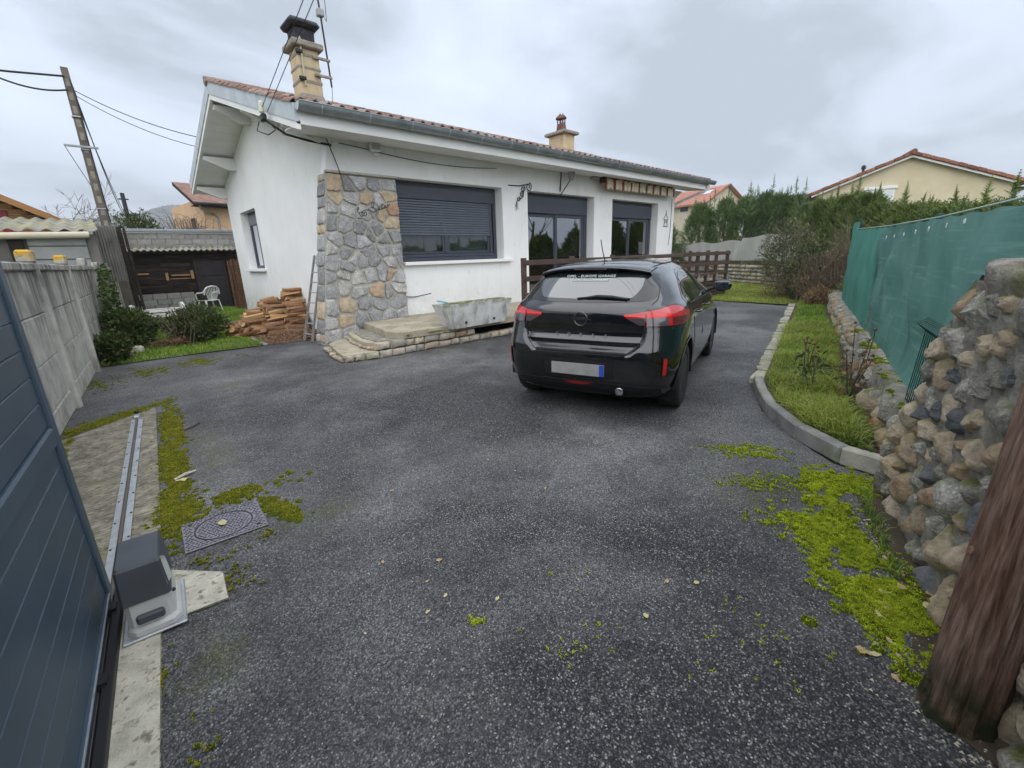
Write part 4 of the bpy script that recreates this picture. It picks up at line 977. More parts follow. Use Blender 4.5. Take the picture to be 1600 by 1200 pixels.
# french window
def french(x0, x1, z0, z1, name):
    w = hb(frame_rect(x0 + .005, x1 - .005, z0 + .005, z1 - .005, 8.86, 8.915, .075), name, M_ANTH)
    sub(MB().cbox(x0 + .082, x1 - .082, 8.80, 8.905, z1 - .50, z1 - .084, .008), 'shutter_box', M_ANTH, w)
    sub(MB().cbox(x1 - .16, x1 - .084, 8.84, 8.90, z0 + .084, z1 - .502, .006), 'guide_rail', M_ANTH, w)
    xm = (x0 + x1) / 2 - .05
    for k, (a, b) in enumerate(((x0 + .085, xm + .05), (xm - .01, x1 - .165))):
        yy = 8.892 if k == 0 else 8.872
        s_ = sub(frame_rect(a, b, z0 + .085, z1 - .505, yy - .018, yy + .018, .09), 'sash', M_ANTH, w); sub(pane(a + .09, b - .09, z0 + .175, z1 - .595, yy), 'pane', M_GLASS, w)
    return w
M_GLASST = bpy.data.materials.new('clear_glass'); M_GLASST.use_nodes = True
_n = M_GLASST.node_tree; _n.nodes.remove(_n.nodes['Principled BSDF']); _o = _n.nodes['Material Output']
_g = _n.nodes.new('ShaderNodeBsdfGlossy'); _g.inputs['Roughness'].default_value = .01; _g.inputs['Color'].default_value = (.92, .95, 1, 1)
_t = _n.nodes.new('ShaderNodeBsdfTransparent'); _t.inputs[0].default_value = (.62, .66, .66, 1)
_fr = _n.nodes.new('ShaderNodeFresnel'); _fr.inputs[0].default_value = 1.9; _mx = _n.nodes.new('ShaderNodeMixShader')
_ad = _n.nodes.new('ShaderNodeMath'); _ad.operation = 'ADD'; _ad.inputs[1].default_value = .22; _ad.use_clamp = True
_n.links.new(_fr.outputs[0], _ad.inputs[0]); _n.links.new(_ad.outputs[0], _mx.inputs[0]); _n.links.new(_t.outputs[0], _mx.inputs[1]); _n.links.new(_g.outputs[0], _mx.inputs[2]); _n.links.new(_mx.outputs[0], _o.inputs[0])
M_GLASS_OLD = M_GLASS; M_GLASS = M_GLASST
M_GLASSW = M_GLASST.copy(); M_GLASSW.name = 'window_glass_clear'
for q in M_GLASSW.node_tree.nodes:
    if q.type == 'MATH': q.inputs[1].default_value = .02
    if q.type == 'FRESNEL': q.inputs[0].default_value = 1.5
for q in w1.children:
    if q.name.startswith('pane'): q.data.materials[0] = M_GLASSW
french(8.52, 11.28, .36, 3.11, 'french_window'); french(12.19, 14.89, .36, 3.11, 'french_window')
# net curtains behind
def curtain(x0, x1, z0, z1, y, n=80):
    vs = []
    for i in range(n + 1):
        x = x0 + (x1 - x0) * i / n; yy = y + .03 * sin(i * 1.05) + .012 * sin(i * 2.7 + 1)
        vs += [(x, yy, z0), (x, yy * 1, z1)]
    return MB().add(vs, [(2 * i, 2 * i + 2, 2 * i + 3, 2 * i + 1) for i in range(n)])
hb(curtain(8.55, 11.2, .40, 2.62, 9.02), 'curtain', M_CURT, None, 60)
hb(curtain(4.55, 7.6, 1.45, 2.3, 9.0, 50), 'curtain', pmat('beige_blind', [(.3, (.48, .41, .34)), (.7, (.58, .50, .43))], scale=3, rough=.9), None, 60)
hb(curtain(13.7, 14.8, .40, 2.62, 9.02, 40), 'curtain', M_CURT, None, 60)
# gable window
gwm = MB()
def gy(mb):  # (a, t, z) -> world
    mb.v = [(3.6 + t, a, z) for a, t, z in mb.v]; return mb
gwin = hb(gy(frame_rect(14.205, 15.845, 1.425, 3.015, .20, .27, .08)), 'window', M_ANTH)
sub(gy(MB().cbox(14.287, 15.763, .17, .26, 2.66, 2.93, .01)), 'shutter_box', flat('grey_box', (.16, .165, .18), .5), gwin)
sub(gy(MB().cbox(14.98, 15.06, .19, .26, 1.507, 2.658, .006)), 'mullion', M_ANTH, gwin)
sub(gy(MB().box(14.287, 15.763, .235, .247, 1.507, 2.658)), 'pane', M_GLASS, gwin)
hb(gy(MB().cbox(14.08, 15.97, -.12, .19, 1.34, 1.418, .006)), 'window_sill', M_PLASTER)

# ---- roof -------------------------------------------------------------------
XL, XR = 2.80, 17.05
roof = hb(MB().add([(XL + .03, YE, ztop(YE) - .05), (XR, YE, ztop(YE) - .05), (XR, YR, ZR - .05), (XL + .03, YR, ZR - .05), (XL + .03, YB, ztop(YB) - .05), (XR, YB, ztop(YB) - .05)],
                   [(0, 1, 2, 3), (3, 2, 5, 4)]), 'roof', M_ROOFRED)
def onroof(y, up=0.0): return ztop(y) + up
def rb(mb, name, mat, smooth=None, par=None): return hb(mb, name, mat, par or roof, smooth)
# white boarded soffits following the slope at the gable overhang, boarded in strips
for k in range(14):
    y0 = YE + .03 + (YR - YE - .03) * k / 14; y1 = YE + .03 + (YR - YE - .03) * (k + 1) / 14 - .006
    rb(MB().add([(XL + .05, y0, zu(y0)), (XL + .05, y1, zu(y1)), (3.598, y1, zu(y1)), (3.598, y0, zu(y0))] + [(XL + .05, y0, zu(y0) + .02), (XL + .05, y1, zu(y1) + .02), (3.598, y1, zu(y1) + .02), (3.598, y0, zu(y0) + .02)],
                [(0, 1, 2, 3), (7, 6, 5, 4), (0, 4, 5, 1), (2, 6, 7, 3), (1, 5, 6, 2), (3, 7, 4, 0)]), 'soffit_board', M_WHITE)
    y0 = YR + (YB - YR) * k / 14; y1 = YR + (YB - YR) * (k + 1) / 14 - .006
    rb(MB().add([(XL + .05, y0, zu(y0)), (XL + .05, y1, zu(y1)), (3.598, y1, zu(y1)), (3.598, y0, zu(y0))] + [(XL + .05, y0, zu(y0) + .02), (XL + .05, y1, zu(y1) + .02), (3.598, y1, zu(y1) + .02), (3.598, y0, zu(y0) + .02)],
                [(0, 1, 2, 3), (7, 6, 5, 4), (0, 4, 5, 1), (2, 6, 7, 3), (1, 5, 6, 2), (3, 7, 4, 0)]), 'soffit_board', M_WHITE)
# verge: white barge board below, zinc flashing sheets above
def slope_box(y0, y1, za, zb, x0, x1):
    f_ = lambda y, d: ztop(y) + d
    return MB().add([(x0, y0, f_(y0, za)), (x1, y0, f_(y0, za)), (x1, y1, f_(y1, za)), (x0, y1, f_(y1, za)), (x0, y0, f_(y0, zb)), (x1, y0, f_(y0, zb)), (x1, y1, f_(y1, zb)), (x0, y1, f_(y1, zb))],
                    [(0, 3, 2, 1), (4, 5, 6, 7), (0, 1, 5, 4), (1, 2, 6, 5), (2, 3, 7, 6), (3, 0, 4, 7)])
for a, b in ((YE - .02, YR), (YR, YB)): rb(slope_box(a, b, -.36, -.235, XL - .01, XL + .05), 'barge_board', M_WHITE)
for k in range(3):
    a = YE - .03 + (YR - YE + .03) * k / 3; b = YE - .03 + (YR - YE + .03) * (k + 1) / 3
    rb(slope_box(a, b - .006, -.25, .0, XL - .028 - .003 * (k % 2), XL + .03), 'verge_flashing', M_ZINCP)
    a = YR + (YB - YR) * k / 3; b = YR + (YB - YR) * (k + 1) / 3
    rb(slope_box(a, b - .006, -.25, .0, XL - .028 - .003 * (k % 2), XL + .03), 'verge_flashing', M_ZINCP)
# verge at the far end and rear fascia
for a, b in ((YE, YR), (YR, YB)): rb(slope_box(a, b, -.30, -.02, XR - .04, XR + .02), 'far_barge_board', M_WHITE)
rb(MB().box(XL + .05, XR - .05, YB - .03, YB, ztop(YB) - .34, ztop(YB) - .06), 'rear_fascia', M_WHITE)
# front fascia and boxed eave
rb(MB().cbox(XL - .005, XR - .05, YE - .02, YE + .012, 3.585, 3.845, .004), 'fascia', M_WHITE)
for k in range(4):
    y0 = YE + .014 + k * .184
    rb(MB().box(XL + .055, XR - .06, y0, y0 + .178, 3.605 + .012 * k, 3.625 + .012 * k), 'eave_soffit_board', M_WHITE)
# brackets (beam ends with tapered undersides) under the gable overhang
for yb_, w_ in ((8.70, .16), (10.95, .15), (13.2, .16), (15.4, .15), (17.1, .16)):
    zt = zu(yb_) - .012; zt2 = min(zu(yb_ + w_), zu(yb_)) - .004
    pr = [(XL + .06, zt2), (3.597, zt2), (3.597, zt2 - .30), (3.40, zt2 - .30), (XL + .06, zt2 - .09)]
    rb(MB().add([(x, yb_ - w_ / 2, z) for x, z in pr] + [(x, yb_ + w_ / 2, z) for x, z in pr], [(0, 1, 2, 3, 4), (9, 8, 7, 6, 5)] + [(i, 5 + i, 5 + (i + 1) % 5, (i + 1) % 5) for i in range(5)]), 'bracket', M_WHITE)
# eave corbel at the far right
rb(MB().add([(16.0, 8.62, 3.3), (16.0, 8.62, 3.60), (16.55, 8.62, 3.60), (16.0, 8.9, 3.3), (16.0, 8.9, 3.60), (16.55, 8.9, 3.60)], [(0, 1, 2), (5, 4, 3), (0, 2, 5, 3), (0, 3, 4, 1), (1, 4, 5, 2)]), 'bracket', M_WHITE)
# gutter
gp = []; NG = 10
for x in (XL + .0, XR + .08):
    for k in range(NG + 1):
        t = pi * k / NG; gp.append((x, YE - .117 - .097 * cos(t), 3.865 - .115 * sin(t)))
    for k in range(NG, -1, -1):
        t = pi * k / NG; gp.append((x, YE - .117 - .093 * cos(t), 3.867 - .110 * sin(t)))
K = 2 * (NG + 1)
gut = rb(MB().add(gp, [(k, (k + 1) % K, K + (k + 1) % K, K + k) for k in range(K)]), 'gutter', M_ZINC, 50)
endc = lambda x: MB().add([(x, YE - .117 - .095 * cos(pi * k / NG), 3.865 - .113 * sin(pi * k / NG)) for k in range(NG + 1)] + [(x + .004, YE - .117 - .095 * cos(pi * k / NG), 3.865 - .113 * sin(pi * k / NG)) for k in range(NG + 1)], [tuple(range(NG + 1)), tuple(range(2 * NG + 1, NG, -1))])
for x in (XL - .002, XR + .078):
    b = endc(x); b.v = [(a - HO.x, c - HO.y, d) for a, c, d in b.v]; b.build('gutter_end', M_ZINCP, roof)
rb(MB().tube([(XL, YE - .214, 3.867), (XR + .08, YE - .214, 3.867)], .009, 6), 'gutter_bead', M_ZINC)
for k in range(18):
    x = XL + .35 + k * .80
    b = MB().tube([(x, YE - .117 - .101 * cos(t), 3.865 - .119 * sin(t)) for t in np.linspace(.05, pi * .75, 7)], .006, 5)
    rb(b, 'gutter_bracket', M_ZINCP)
# downpipe swan-neck at the right end
rb(MB().tube([(16.75, YE - .095, 3.80), (16.75, YE - .09, 3.66), (16.70, YE + .0, 3.55), (16.25, 8.5, 3.24), (16.08, 8.72, 3.10), (16.06, 8.8, 2.95), (16.06, 8.8, .1)], .045, 10), 'downpipe', pmat('pale_pipe', [(.3, (.5, .52, .52)), (.7, (.6, .62, .62))], rough=.5), 40)

# tiles: rows of canal tiles along the front eave, one by one
def tile_mesh(w_, l_, h_):
    vs = []; n = 8
    for y in (0, l_):
        for k in range(n + 1):
            t = k / n; x = w_ * t
            z = h_ * (sin(pi * min(t / .62, 1)) if t < .62 else -.35 * sin(pi * (t - .62) / .38))
            vs.append((x, y, z + y * .0))
        for k in range(n, -1, -1):
            t = k / n; x = w_ * t
            z = h_ * (sin(pi * min(t / .62, 1)) if t < .62 else -.35 * sin(pi * (t - .62) / .38)) - .016
            vs.append((x, y, z))
    K = 2 * (n + 1)
    return MB().add(vs, [(k, (k + 1) % K, K + (k + 1) % K, K + k) for k in range(K)] + [tuple(range(K))[::-1], tuple(range(K, 2 * K))]).mesh('roof_tile', M_TILE, 45)
TM = tile_mesh(.235, .42, .062); sl_a = math.atan(SL)
ncol = int((XR - XL - .02) / .215)
for r_ in range(4):
    for k in range(ncol):
        y = YE - .06 + r_ * .34
        o = link('roof_tile', TM, roof, (XL + .02 + k * (XR - XL - .02) / ncol - HO.x, y - HO.y, onroof(y) + .045 + rng.uniform(-.004, .004)))
        o.rotation_euler = (sl_a - .045 + rng.uniform(-.01, .01), rng.uniform(-.02, .02), rng.uniform(-.015, .015))
# the rest of the covering as one rippled sheet
nx_ = ncol * 6; P = []
ys = [YE + 1.25 + (YR - YE - 1.25) * k / 14 for k in range(15)] + [YR + (YB - YR) * k / 14 for k in range(1, 15)]
for y in ys:
    for i in range(nx_ + 1):
        x = XL + .02 + (XR - XL - .02) * i / nx_; t = (i % 6) / 6
        P.append((x - HO.x, y - HO.y, onroof(y) + .03 + .04 * sin(2 * pi * t)))
ii, jj = np.meshgrid(np.arange(len(ys) - 1), np.arange(nx_), indexing='ij'); k = (ii * (nx_ + 1) + jj).ravel()
np_mesh('tile_covering', P, np.stack([k, k + 1, k + nx_ + 2, k + nx_ + 1], 1), M_ROOFRED, roof, True)['kind'] = 'stuff'
# verge tiles and ridge tiles
VT = tile_mesh(.20, .42, .05)
n_v = 15
for k in range(n_v):
    y = YE + .0 + (YR - YE - .1) * k / n_v
    o = link('verge_tile', VT, roof, (XL - .055 - HO.x, y - HO.y, onroof(y) + .022 + rng.uniform(-.003, .006))); o.rotation_euler = (sl_a - .04, 0, rng.uniform(-.02, .02))
for k in range(int((XR - XL) / .38)):
    b = MB().tube([(0, 0, 0), (.40, 0, .012)], .10, 10).mesh('ridge_tile', M_TILE, 50) if k == 0 else b
    link('ridge_tile', b, roof, (XL - .06 + k * .38 - HO.x, YR - HO.y, ZR - .005))

# ---- chimneys ---------------------------------------------------------------
ch = hb(MB().box(3.72, 4.2, 9.98, 10.44, 4.3, 4.31), 'chimney', M_CHIM, roof)
def cbx(mb, name, mat, par, smooth=None): mb.v = [(x - HO.x, y - HO.y, z) for x, y, z in mb.v]; return mb.build(name, mat, par, smooth)
def taper(x0, x1, y0, y1, z0, z1, i):
    return MB().add([(x0, y0, z0), (x1, y0, z0), (x1, y1, z0), (x0, y1, z0), (x0 + i, y0 + i, z1), (x1 - i, y0 + i, z1), (x1 - i, y1 - i, z1), (x0 + i, y1 - i, z1)], [(4, 5, 6, 7), (0, 1, 5, 4), (1, 2, 6, 5), (2, 3, 7, 6), (3, 0, 4, 7)])
cbx(taper(3.69, 4.25, 9.93, 10.49, 4.40, 4.74, .07), 'foot', M_CCAP, ch)
cbx(MB().cbox(3.76, 4.18, 10.0, 10.42, 4.66, 5.52, .015), 'shaft', M_CHIM, ch)
for z in (4.93, 5.38): cbx(MB().box(3.752, 4.188, 9.992, 10.428, z, z + .05), 'strap', M_CCAP, ch)
cbx(MB().box(3.752, 4.188, 9.992, 10.428, 5.17, 5.21), 'strap', M_CCAP, ch)
cbx(MB().cbox(3.67, 4.27, 9.91, 10.51, 5.52, 5.63, .02), 'cap', M_CCAP, ch)
cbx(taper(3.79, 4.15, 10.03, 10.39, 5.63, 5.86, -.01), 'flue', M_SOOT, ch)
cbx(MB().cbox(3.68, 4.26, 9.92, 10.50, 5.87, 6.0, .05), 'cowl', M_SOOT, ch)
for x in (3.80, 4.10):
    for y in (10.05, 10.34): cbx(MB().box(x, x + .03, y, y + .03, 5.76, 5.84), 'cowl_leg', M_SOOT, ch)
cbx(MB().tube([(3.84, 9.965, 4.86), (3.84, 9.965, 5.68)], .02, 8), 'batten', flat('green_batten', (.42, .42, .28), .8), ch)
for z in (5.40, 4.95): cbx(MB().cbox(3.73, 3.86, 9.93, 9.985, z, z + .06, .01), 'bracket', M_IRON, ch)
ch2 = hb(MB().box(13.3, 13.9, 11.5, 12.3, 4.9, 4.91), 'chimney', M_CHIM, roof)
cbx(MB().cbox(13.30, 13.86, 11.5, 12.25, 4.85, 5.66, .015), 'shaft', M_CHIM, ch2)
cbx(MB().box(13.29, 13.87, 11.49, 12.26, 5.0, 5.16), 'foot', M_CCAP, ch2)
cbx(MB().cbox(13.18, 13.98, 11.38, 12.37, 5.66, 5.76, .02), 'cap', M_CCAP, ch2)
M_POT = pmat('clay_pot', [(.3, (.10, .055, .045)), (.7, (.18, .10, .075))], scale=12, rough=.9)
def pot(x, y, z, s_):
    cbx(MB().lathe([(.13 * s_, 0), (.12 * s_, .1 * s_), (.095 * s_, .28 * s_)], 12, (x, y, z)), 'pot', M_POT, ch2, 50)
    for k in range(4):
        a = pi / 4 + k * pi / 2; cbx(MB().box(x + .075 * s_ * cos(a) - .015, x + .075 * s_ * cos(a) + .015, y + .075 * s_ * sin(a) - .015, y + .075 * s_ * sin(a) + .015, z + .28 * s_, z + .42 * s_), 'pot_stay', M_POT, ch2)
    cbx(MB().lathe([(.14 * s_, .42 * s_), (.13 * s_, .46 * s_), (.02, .56 * s_), (.01, .6 * s_)], 12, (x, y, z)), 'pot_hat', M_POT, ch2, 50)
pot(13.47, 11.72, 5.76, 1.0); pot(13.70, 12.05, 5.76, 1.2)

# ---- aerial mast on the chimney ----------------------------------------------
mast = thing('aerial_mast', 'thin dark aerial mast clamped to the tall chimney', 'aerial', (4.33, 9.97, 4.95))
MB().tube([(.03, 0, -.02), (-.02, 0, 1.3), (-.10, .0, 2.6)], .018, 8).build('mast', M_IRON, mast)
MB().cbox(-.085, .045, -.06, .06, 1.17, 1.30, .015).build('amplifier_box', pmat('aerial_box', [(.3, (.30, .31, .31)), (.7, (.42, .43, .43))], rough=.6), mast)
for z in (.12, .42): MB().cbox(-.28, .06, -.022, .022, z, z + .045, .006).build('clamp_arm', M_CCAP, mast)
MB().tube([(-.02, -.05, 1.24), (.07, -.05, 1.1), (.09, -.03, 1.45), (-.04, -.02, 2.0)], .006, 6).build('cable', M_CABLE, mast)
MB().tube([(.035, 0, .0), (.05, .1, -.25), (.02, .2, -.42)], .005, 6).build('cable', M_CABLE, mast)

# ---- small fittings on the wall ---------------------------------------------
fl = thing('flood_light', 'small white floodlight with sensor under the eave above the pillar', 'flood light', (4.40, 8.6, 3.55))
MB().cbox(-.10, .10, -.16, -.06, -.05, .09, .02).build('housing', M_PLASTIC, fl); MB().box(-.085, .085, -.165, -.155, -.03, .06).build('lens', flat('lamp_lens', (.4, .42, .42), .2), fl)
MB().cbox(-.05, .05, -.06, -.0, -.04, .04, .01).build('mount', M_PLASTIC, fl); MB().lathe([(.03, -.13), (.035, -.10), (.02, -.07)], 10, (.02, -.10, 0)).build('sensor', M_PLASTIC, fl)
ib = thing('scroll_bracket', 'black wrought iron scroll bracket fixed to the white wall', 'bracket', (8.20, 8.6, 3.16))
MB().tube([(-.34, -.02, .02), (.0, -.03, .03), (.42, -.03, .11)], .011, 6).build('arm', M_IRON, ib)
def spiral(cx, cz, r0, turns, a0, sgn=1): return [(cx + r0 * (1 - .75 * t) * cos(a0 + sgn * turns * 2 * pi * t), -.03, cz + r0 * (1 - .75 * t) * sin(a0 + sgn * turns * 2 * pi * t)) for t in np.linspace(0, 1, 22)]
for c in ((.34, .03, .11, 1.4, 1.2, -1), (.14, -.03, .085, 1.4, 2.0, -1), (.10, -.16, .07, 1.3, .5, 1), (-.02, -.27, .06, 1.2, 1.0, -1)): MB().tube(spiral(*c), .010, 6).build('scroll', M_IRON, ib)
MB().tube([(.17, -.03, -.06), (.14, -.03, -.22), (-.08, -.03, -.34), (-.12, -.03, -.46)], .011, 6).build('stay', M_IRON, ib)
MB().tube([(-.09, -.03, -.36), (-.11, -.03, -.55)], .006, 5).build('chain', M_IRON, ib); MB().tube([(-.07, -.03, -.36), (-.05, -.03, -.52)], .006, 5).build('chain', M_IRON, ib)
ln_ = thing('wall_lantern', 'old black iron wall lantern with grey glass above the french window', 'lantern', (9.82, 8.6, 3.40))
MB().tube([(-.02, -.02, .32), (-.06, -.03, -.05), (-.08, -.03, -.24)], .016, 6).build('wall_arm', M_IRON, ln_)
MB().tube([(-.10, -.04, -.36), (.10, -.22, .02)], .014, 6).build('stem', M_IRON, ln_)
b = MB(); hexa = lambda r_, z: [(.13 + r_ * cos(pi / 3 * k), -.24 + r_ * sin(pi / 3 * k), z) for k in range(6)]
b.add(hexa(.055, .02) + hexa(.115, .28), [tuple(range(6))[::-1]] + [(k, (k + 1) % 6, 6 + (k + 1) % 6, 6 + k) for k in range(6)]).build('glass_cage', pmat('dusty_glass', [(.3, (.25, .25, .25)), (.7, (.36, .36, .36))], rough=.4), ln_)
MB().add(hexa(.16, .275) + hexa(.05, .35), [tuple(range(6))[::-1], tuple(range(6, 12))] + [(k, (k + 1) % 6, 6 + (k + 1) % 6, 6 + k) for k in range(6)]).build('hood', M_IRON, ln_)
# awning, rolled up, with scalloped striped valance
aw = thing('awning', 'rolled-up red and cream striped awning with scalloped valance', 'awning', (11.0, 8.6, 3.3))
MB().cbox(.05, 4.45, -.16, -.0, .28, .38, .01).build('cassette', pmat('awning_box', [(.3, (.25, .22, .20)), (.7, (.36, .32, .28))], rough=.7), aw)
MB().lathe([(.07, 0), (.07, 3.9)], 14, (0, 0, 0)).xf(Matrix.Translation((.45, -.22, .27)) @ Matrix.Rotation(pi / 2, 4, 'Y')).build('fabric_roll', None or pmat('awning_fabric_roll', [(.44, (.56, .50, .39)), (.5, (.24, .05, .03))], scale=1.9, detail=0, stretch=(2, .01, .01), rough=.9), aw, 50)
MB().cbox(.32, .43, -.30, -.12, .17, .36, .03).build('end_cap', M_IRON, aw)
NV = 9; W_ = 3.9 / NV
M_CREAM = pmat('awning_cream', [(.3, (.66, .60, .46)), (.7, (.74, .68, .53))], scale=5, rough=.9); M_BROWNR = pmat('awning_russet', [(.3, (.22, .045, .028)), (.7, (.32, .08, .05))], scale=6, rough=.9)
for k in range(NV + 1):
    x0 = .40 + k * W_
    if k < NV:
        a0 = x0 + .075; a1 = x0 + W_ - .02; mid = (a0 + a1) / 2; yy = [-.295 + .015 * sin(q * 2.1 + k) for q in range(5)]
        top = [(a0 + (a1 - a0) * q / 4, yy[q], .28) for q in range(5)]; bot = [(a0, yy[0], .04), (a0 + (a1 - a0) * .25, yy[1] - .01, .0), (mid, yy[2], .075), (a0 + (a1 - a0) * .75, yy[3] - .01, .0), (a1, yy[4], .04)]
        MB().add(top + bot, [(q, q + 1, 6 + q, 5 + q) for q in range(4)]).build('valance_scallop', M_CREAM, aw)
    MB().add([(x0 - .035 + q * .062 + .012 * (z < .1), -.297 + .010 * (q % 2), z) for z in (.285, .02) for q in range(3)], [(0, 1, 4, 3), (1, 2, 5, 4)]).build('valance_stripe', M_BROWNR, aw)
wv = thing('weather_vane', 'small black iron lantern-shaped ornament on the right end of the facade', 'ornament', (15.42, 8.6, 2.40))
MB().tube([(-.16, -.02, -.02), (.16, -.02, -.02)], .009, 5).build('base_bar', M_IRON, wv)
for p in ([(-.1, -.02, 0), (-.11, -.02, .22)], [(.1, -.02, 0), (.11, -.02, .22)], [(-.16, -.02, .22), (0, -.02, .40), (.16, -.02, .22)], [(-.1, -.02, .20), (.1, -.02, .20)], [(0, -.02, .40), (0, -.02, .5), (.04, -.02, .52)], [(-.05, -.02, .08), (-.05, -.02, .16), (.05, -.02, .16), (.05, -.02, .08)]): MB().tube(p, .008, 5).build('rod', M_IRON, wv)
# cables
def cable(pts, r, label, parent=None, cat='cable', name='cable'):
    o = MB().tube(pts, r, 6).build(name, M_CABLE, parent, 60)
    if label: tag(o, label, cat)
    return o
cable([(3.50, 8.50, 3.60), (3.56, 8.49, 3.40), (3.62, 8.48, 3.2), (3.66, 8.47, 3.02)], .009, 'thin black cable hanging over the top of the stone pillar')
pts = [(3.75, 8.59, 3.58), (4.05, 8.588, 3.56), (4.4, 8.586, 3.53)] + [(4.45 + (7.5 - 4.45) * t, 8.586, 3.52 - .16 * 4 * t * (1 - t) * .5 - .0 * t) for t in np.linspace(.05, 1, 10)]
cable(pts, .007, 'thin black cable sagging along the facade below the eave')
cable([(15.78, 8.585, 3.3), (15.78, 8.585, 2.2), (15.74, 8.585, 1.95), (15.70, 8.585, 1.72)], .008, 'thin black cable hanging down the right end of the facade')
cable([(4.80, 8.585, .76), (5.0, 8.57, .74), (5.2, 8.50, .77), (5.32, 8.40, .80)], .010, 'short black cable end sticking out beside the stone pillar')
# insulator, service cables from the street
ins = thing('insulator', 'pale ceramic insulator with dark cable clamp on the gable verge', 'insulator', (2.68, 9.02, 3.92))
MB().cbox(-.05, .03, -.05, .05, .05, .24, .025).build('body', pmat('ceramic', [(.3, (.52, .53, .40)), (.7, (.62, .62, .5))], rough=.4), ins, 40)
MB().cbox(-.03, .05, -.03, .12, -.06, .06, .02).build('clamp', M_IRON, ins); MB().tube([(.0, -.02, .0), (.05, -.10, -.1), (.1, -.2, -.22), (.02, -.05, -.28), (-.1, .12, -.2), (-.05, .1, -.05)], .010, 6).build('loop', M_CABLE, ins, 60)
for dx, dy, dz in ((.55, .8, .02), (.62, 1.3, .25)):
    i2 = tag(MB().cbox(-.03, .03, -.03, .03, -.12, .02, .015).build('ceiling_insulator', MATS['ceramic'], None, None, (2.68 + dx, 9.02 + dy, 3.98 + dz)), 'tiny white ceramic insulator under the gable soffit', 'insulator', 'insulators under the soffit')
cable([(2.68, 9.05, 3.90), (2.95, 8.85, 3.66), (3.25, 8.72, 3.58), (3.6, 8.57, 3.52)], .02, 'bundle of dark service cables running under the eave corner')
OV = Vector((1.35, 4.2, 6.6))
for a, b, lb in (((2.68, 9.0, 4.06), (2.62, 6.1, 4.75), 'left overhead service cable rising from the insulator past the chimney'), ((2.72, 8.9, 3.98), (2.74, 6.05, 4.78), 'right overhead service cable rising past the chimney')):
    a = Vector(a); b = Vector(b); cable([a + (b - a) * t for t in np.linspace(0, 2.5, 8)], .006, lb)

# ================================================================== TERRACE, STEPS, PLANTER, RAILING
ter = thing('terrace', 'concrete terrace slab on rough stone courses with steps beside the pillar', 'terrace', (3.4, 6.6, 0))
def tb(mb, name, mat, smooth=None, par=None): mb.v = [(x - 3.4, y - 6.6, z) for x, y, z in mb.v]; return mb.build(name, mat, par or ter, smooth)
M_SLAB = pmat('terrace_slab', [(.3, (.27, .235, .17)), (.6, (.40, .36, .27)), (.8, (.48, .45, .37))], scale=2.2, detail=8, rough=.9, bump=.4, bdist=.008, bscale=50, stains_light=[dict(col=(.12, .11, .07), scale=4, lo=.55, hi=.72, max=.7), dict(col=(.10, .13, .02), scale=7, lo=.57, hi=.68, max=.7)])
slabp = [(3.72, 8.45), (3.52, 7.35), (3.44, 6.95), (3.50, 6.72), (3.64, 6.62), (4.05, 6.58), (9.0, 6.55), (9.0, 8.595), (4.81, 8.595), (4.81, 8.45)]
sb = MB(); n = len(slabp)
cxs, cys = 5.8, 7.6
ins_ = [(x + (cxs - x) * .004, y + (cys - y) * .012) for x, y in slabp]
sb.add([(x, y, .245) for x, y in slabp] + [(x, y, .352) for x, y in slabp] + [(x, y, .362) for x, y in ins_], [tuple(range(n))[::-1], tuple(range(2 * n, 3 * n))] + [(k * n + i, k * n + (i + 1) % n, (k + 1) * n + (i + 1) % n, (k + 1) * n + i) for k in range(2) for i in range(n)])
tb(sb, 'slab', M_SLAB)
# steps: two rounded treads
st1 = [(3.70, 8.44), (3.32, 8.28), (3.14, 7.6), (3.06, 7.0), (3.10, 6.78), (3.4, 6.62), (3.62, 6.60), (3.60, 7.2)]
tb(MB().prism(st1, .175, .225), 'step_tread', M_SLAB)
st2 = [(3.30, 8.44), (2.84, 8.0), (2.66, 7.2), (2.58, 6.72), (3.1, 6.58), (3.16, 7.0), (3.2, 7.6), (3.36, 8.2)]
tb(MB().prism(st2, .07, .115), 'step_tread', M_SLAB)
# rubble courses under them
M_RUBT = pmat('terrace_stone', [(0, (.34, .27, .21)), (.5, (.43, .36, .28)), (1, (.38, .34, .28))], objcol=True, scale=12, rough=.92, bump=.7, bdist=.012, bscale=45, stains_light=[dict(col=(.17, .15, .11), scale=9, lo=.55, hi=.7, max=.6)])
M_RUB = [M_RUBT, M_RUBT, M_RUBT, M_EDGE, M_COB1]
def course(pts, z0, z1, smin, smax, name='stone', dp=.05):
    for (a, b) in zip(pts[:-1], pts[1:]):
        a = Vector(a); b = Vector(b); L_ = (b - a).length; d = (b - a) / L_; s_ = 0
        while s_ < L_ - .03:
            w_ = min(r9.uniform(smin, smax), L_ - s_)
            if w_ > .04:
                q = stone_mesh([(.006, z0 + r9.uniform(0, .012)), (w_ - .006, z0 + r9.uniform(0, .012)), (w_ - .008, z1 - r9.uniform(.004, .016)), (.008, z1 - r9.uniform(.004, .016))], dp * r9.uniform(.5, 1.1), r9, 12, .006, 0, .012, .02, .10)
                rz_ = math.atan2(d.y, d.x); p = a + d * s_
                q.xf(Matrix.Translation((p.x, p.y, 0)) @ Matrix.Rotation(rz_, 4, 'Z')); tb(q, name, r9.choice(M_RUB), 45)
            s_ += w_
course([(2.60, 6.74), (3.12, 6.62), (9.0, 6.56)], .0, .118, .14, .34)
course([(3.10, 6.66), (5.05, 6.60)], .12, .245, .16, .36)
course([(2.80, 8.05), (2.64, 7.25), (2.58, 6.76)], .0, .07, .2, .3)
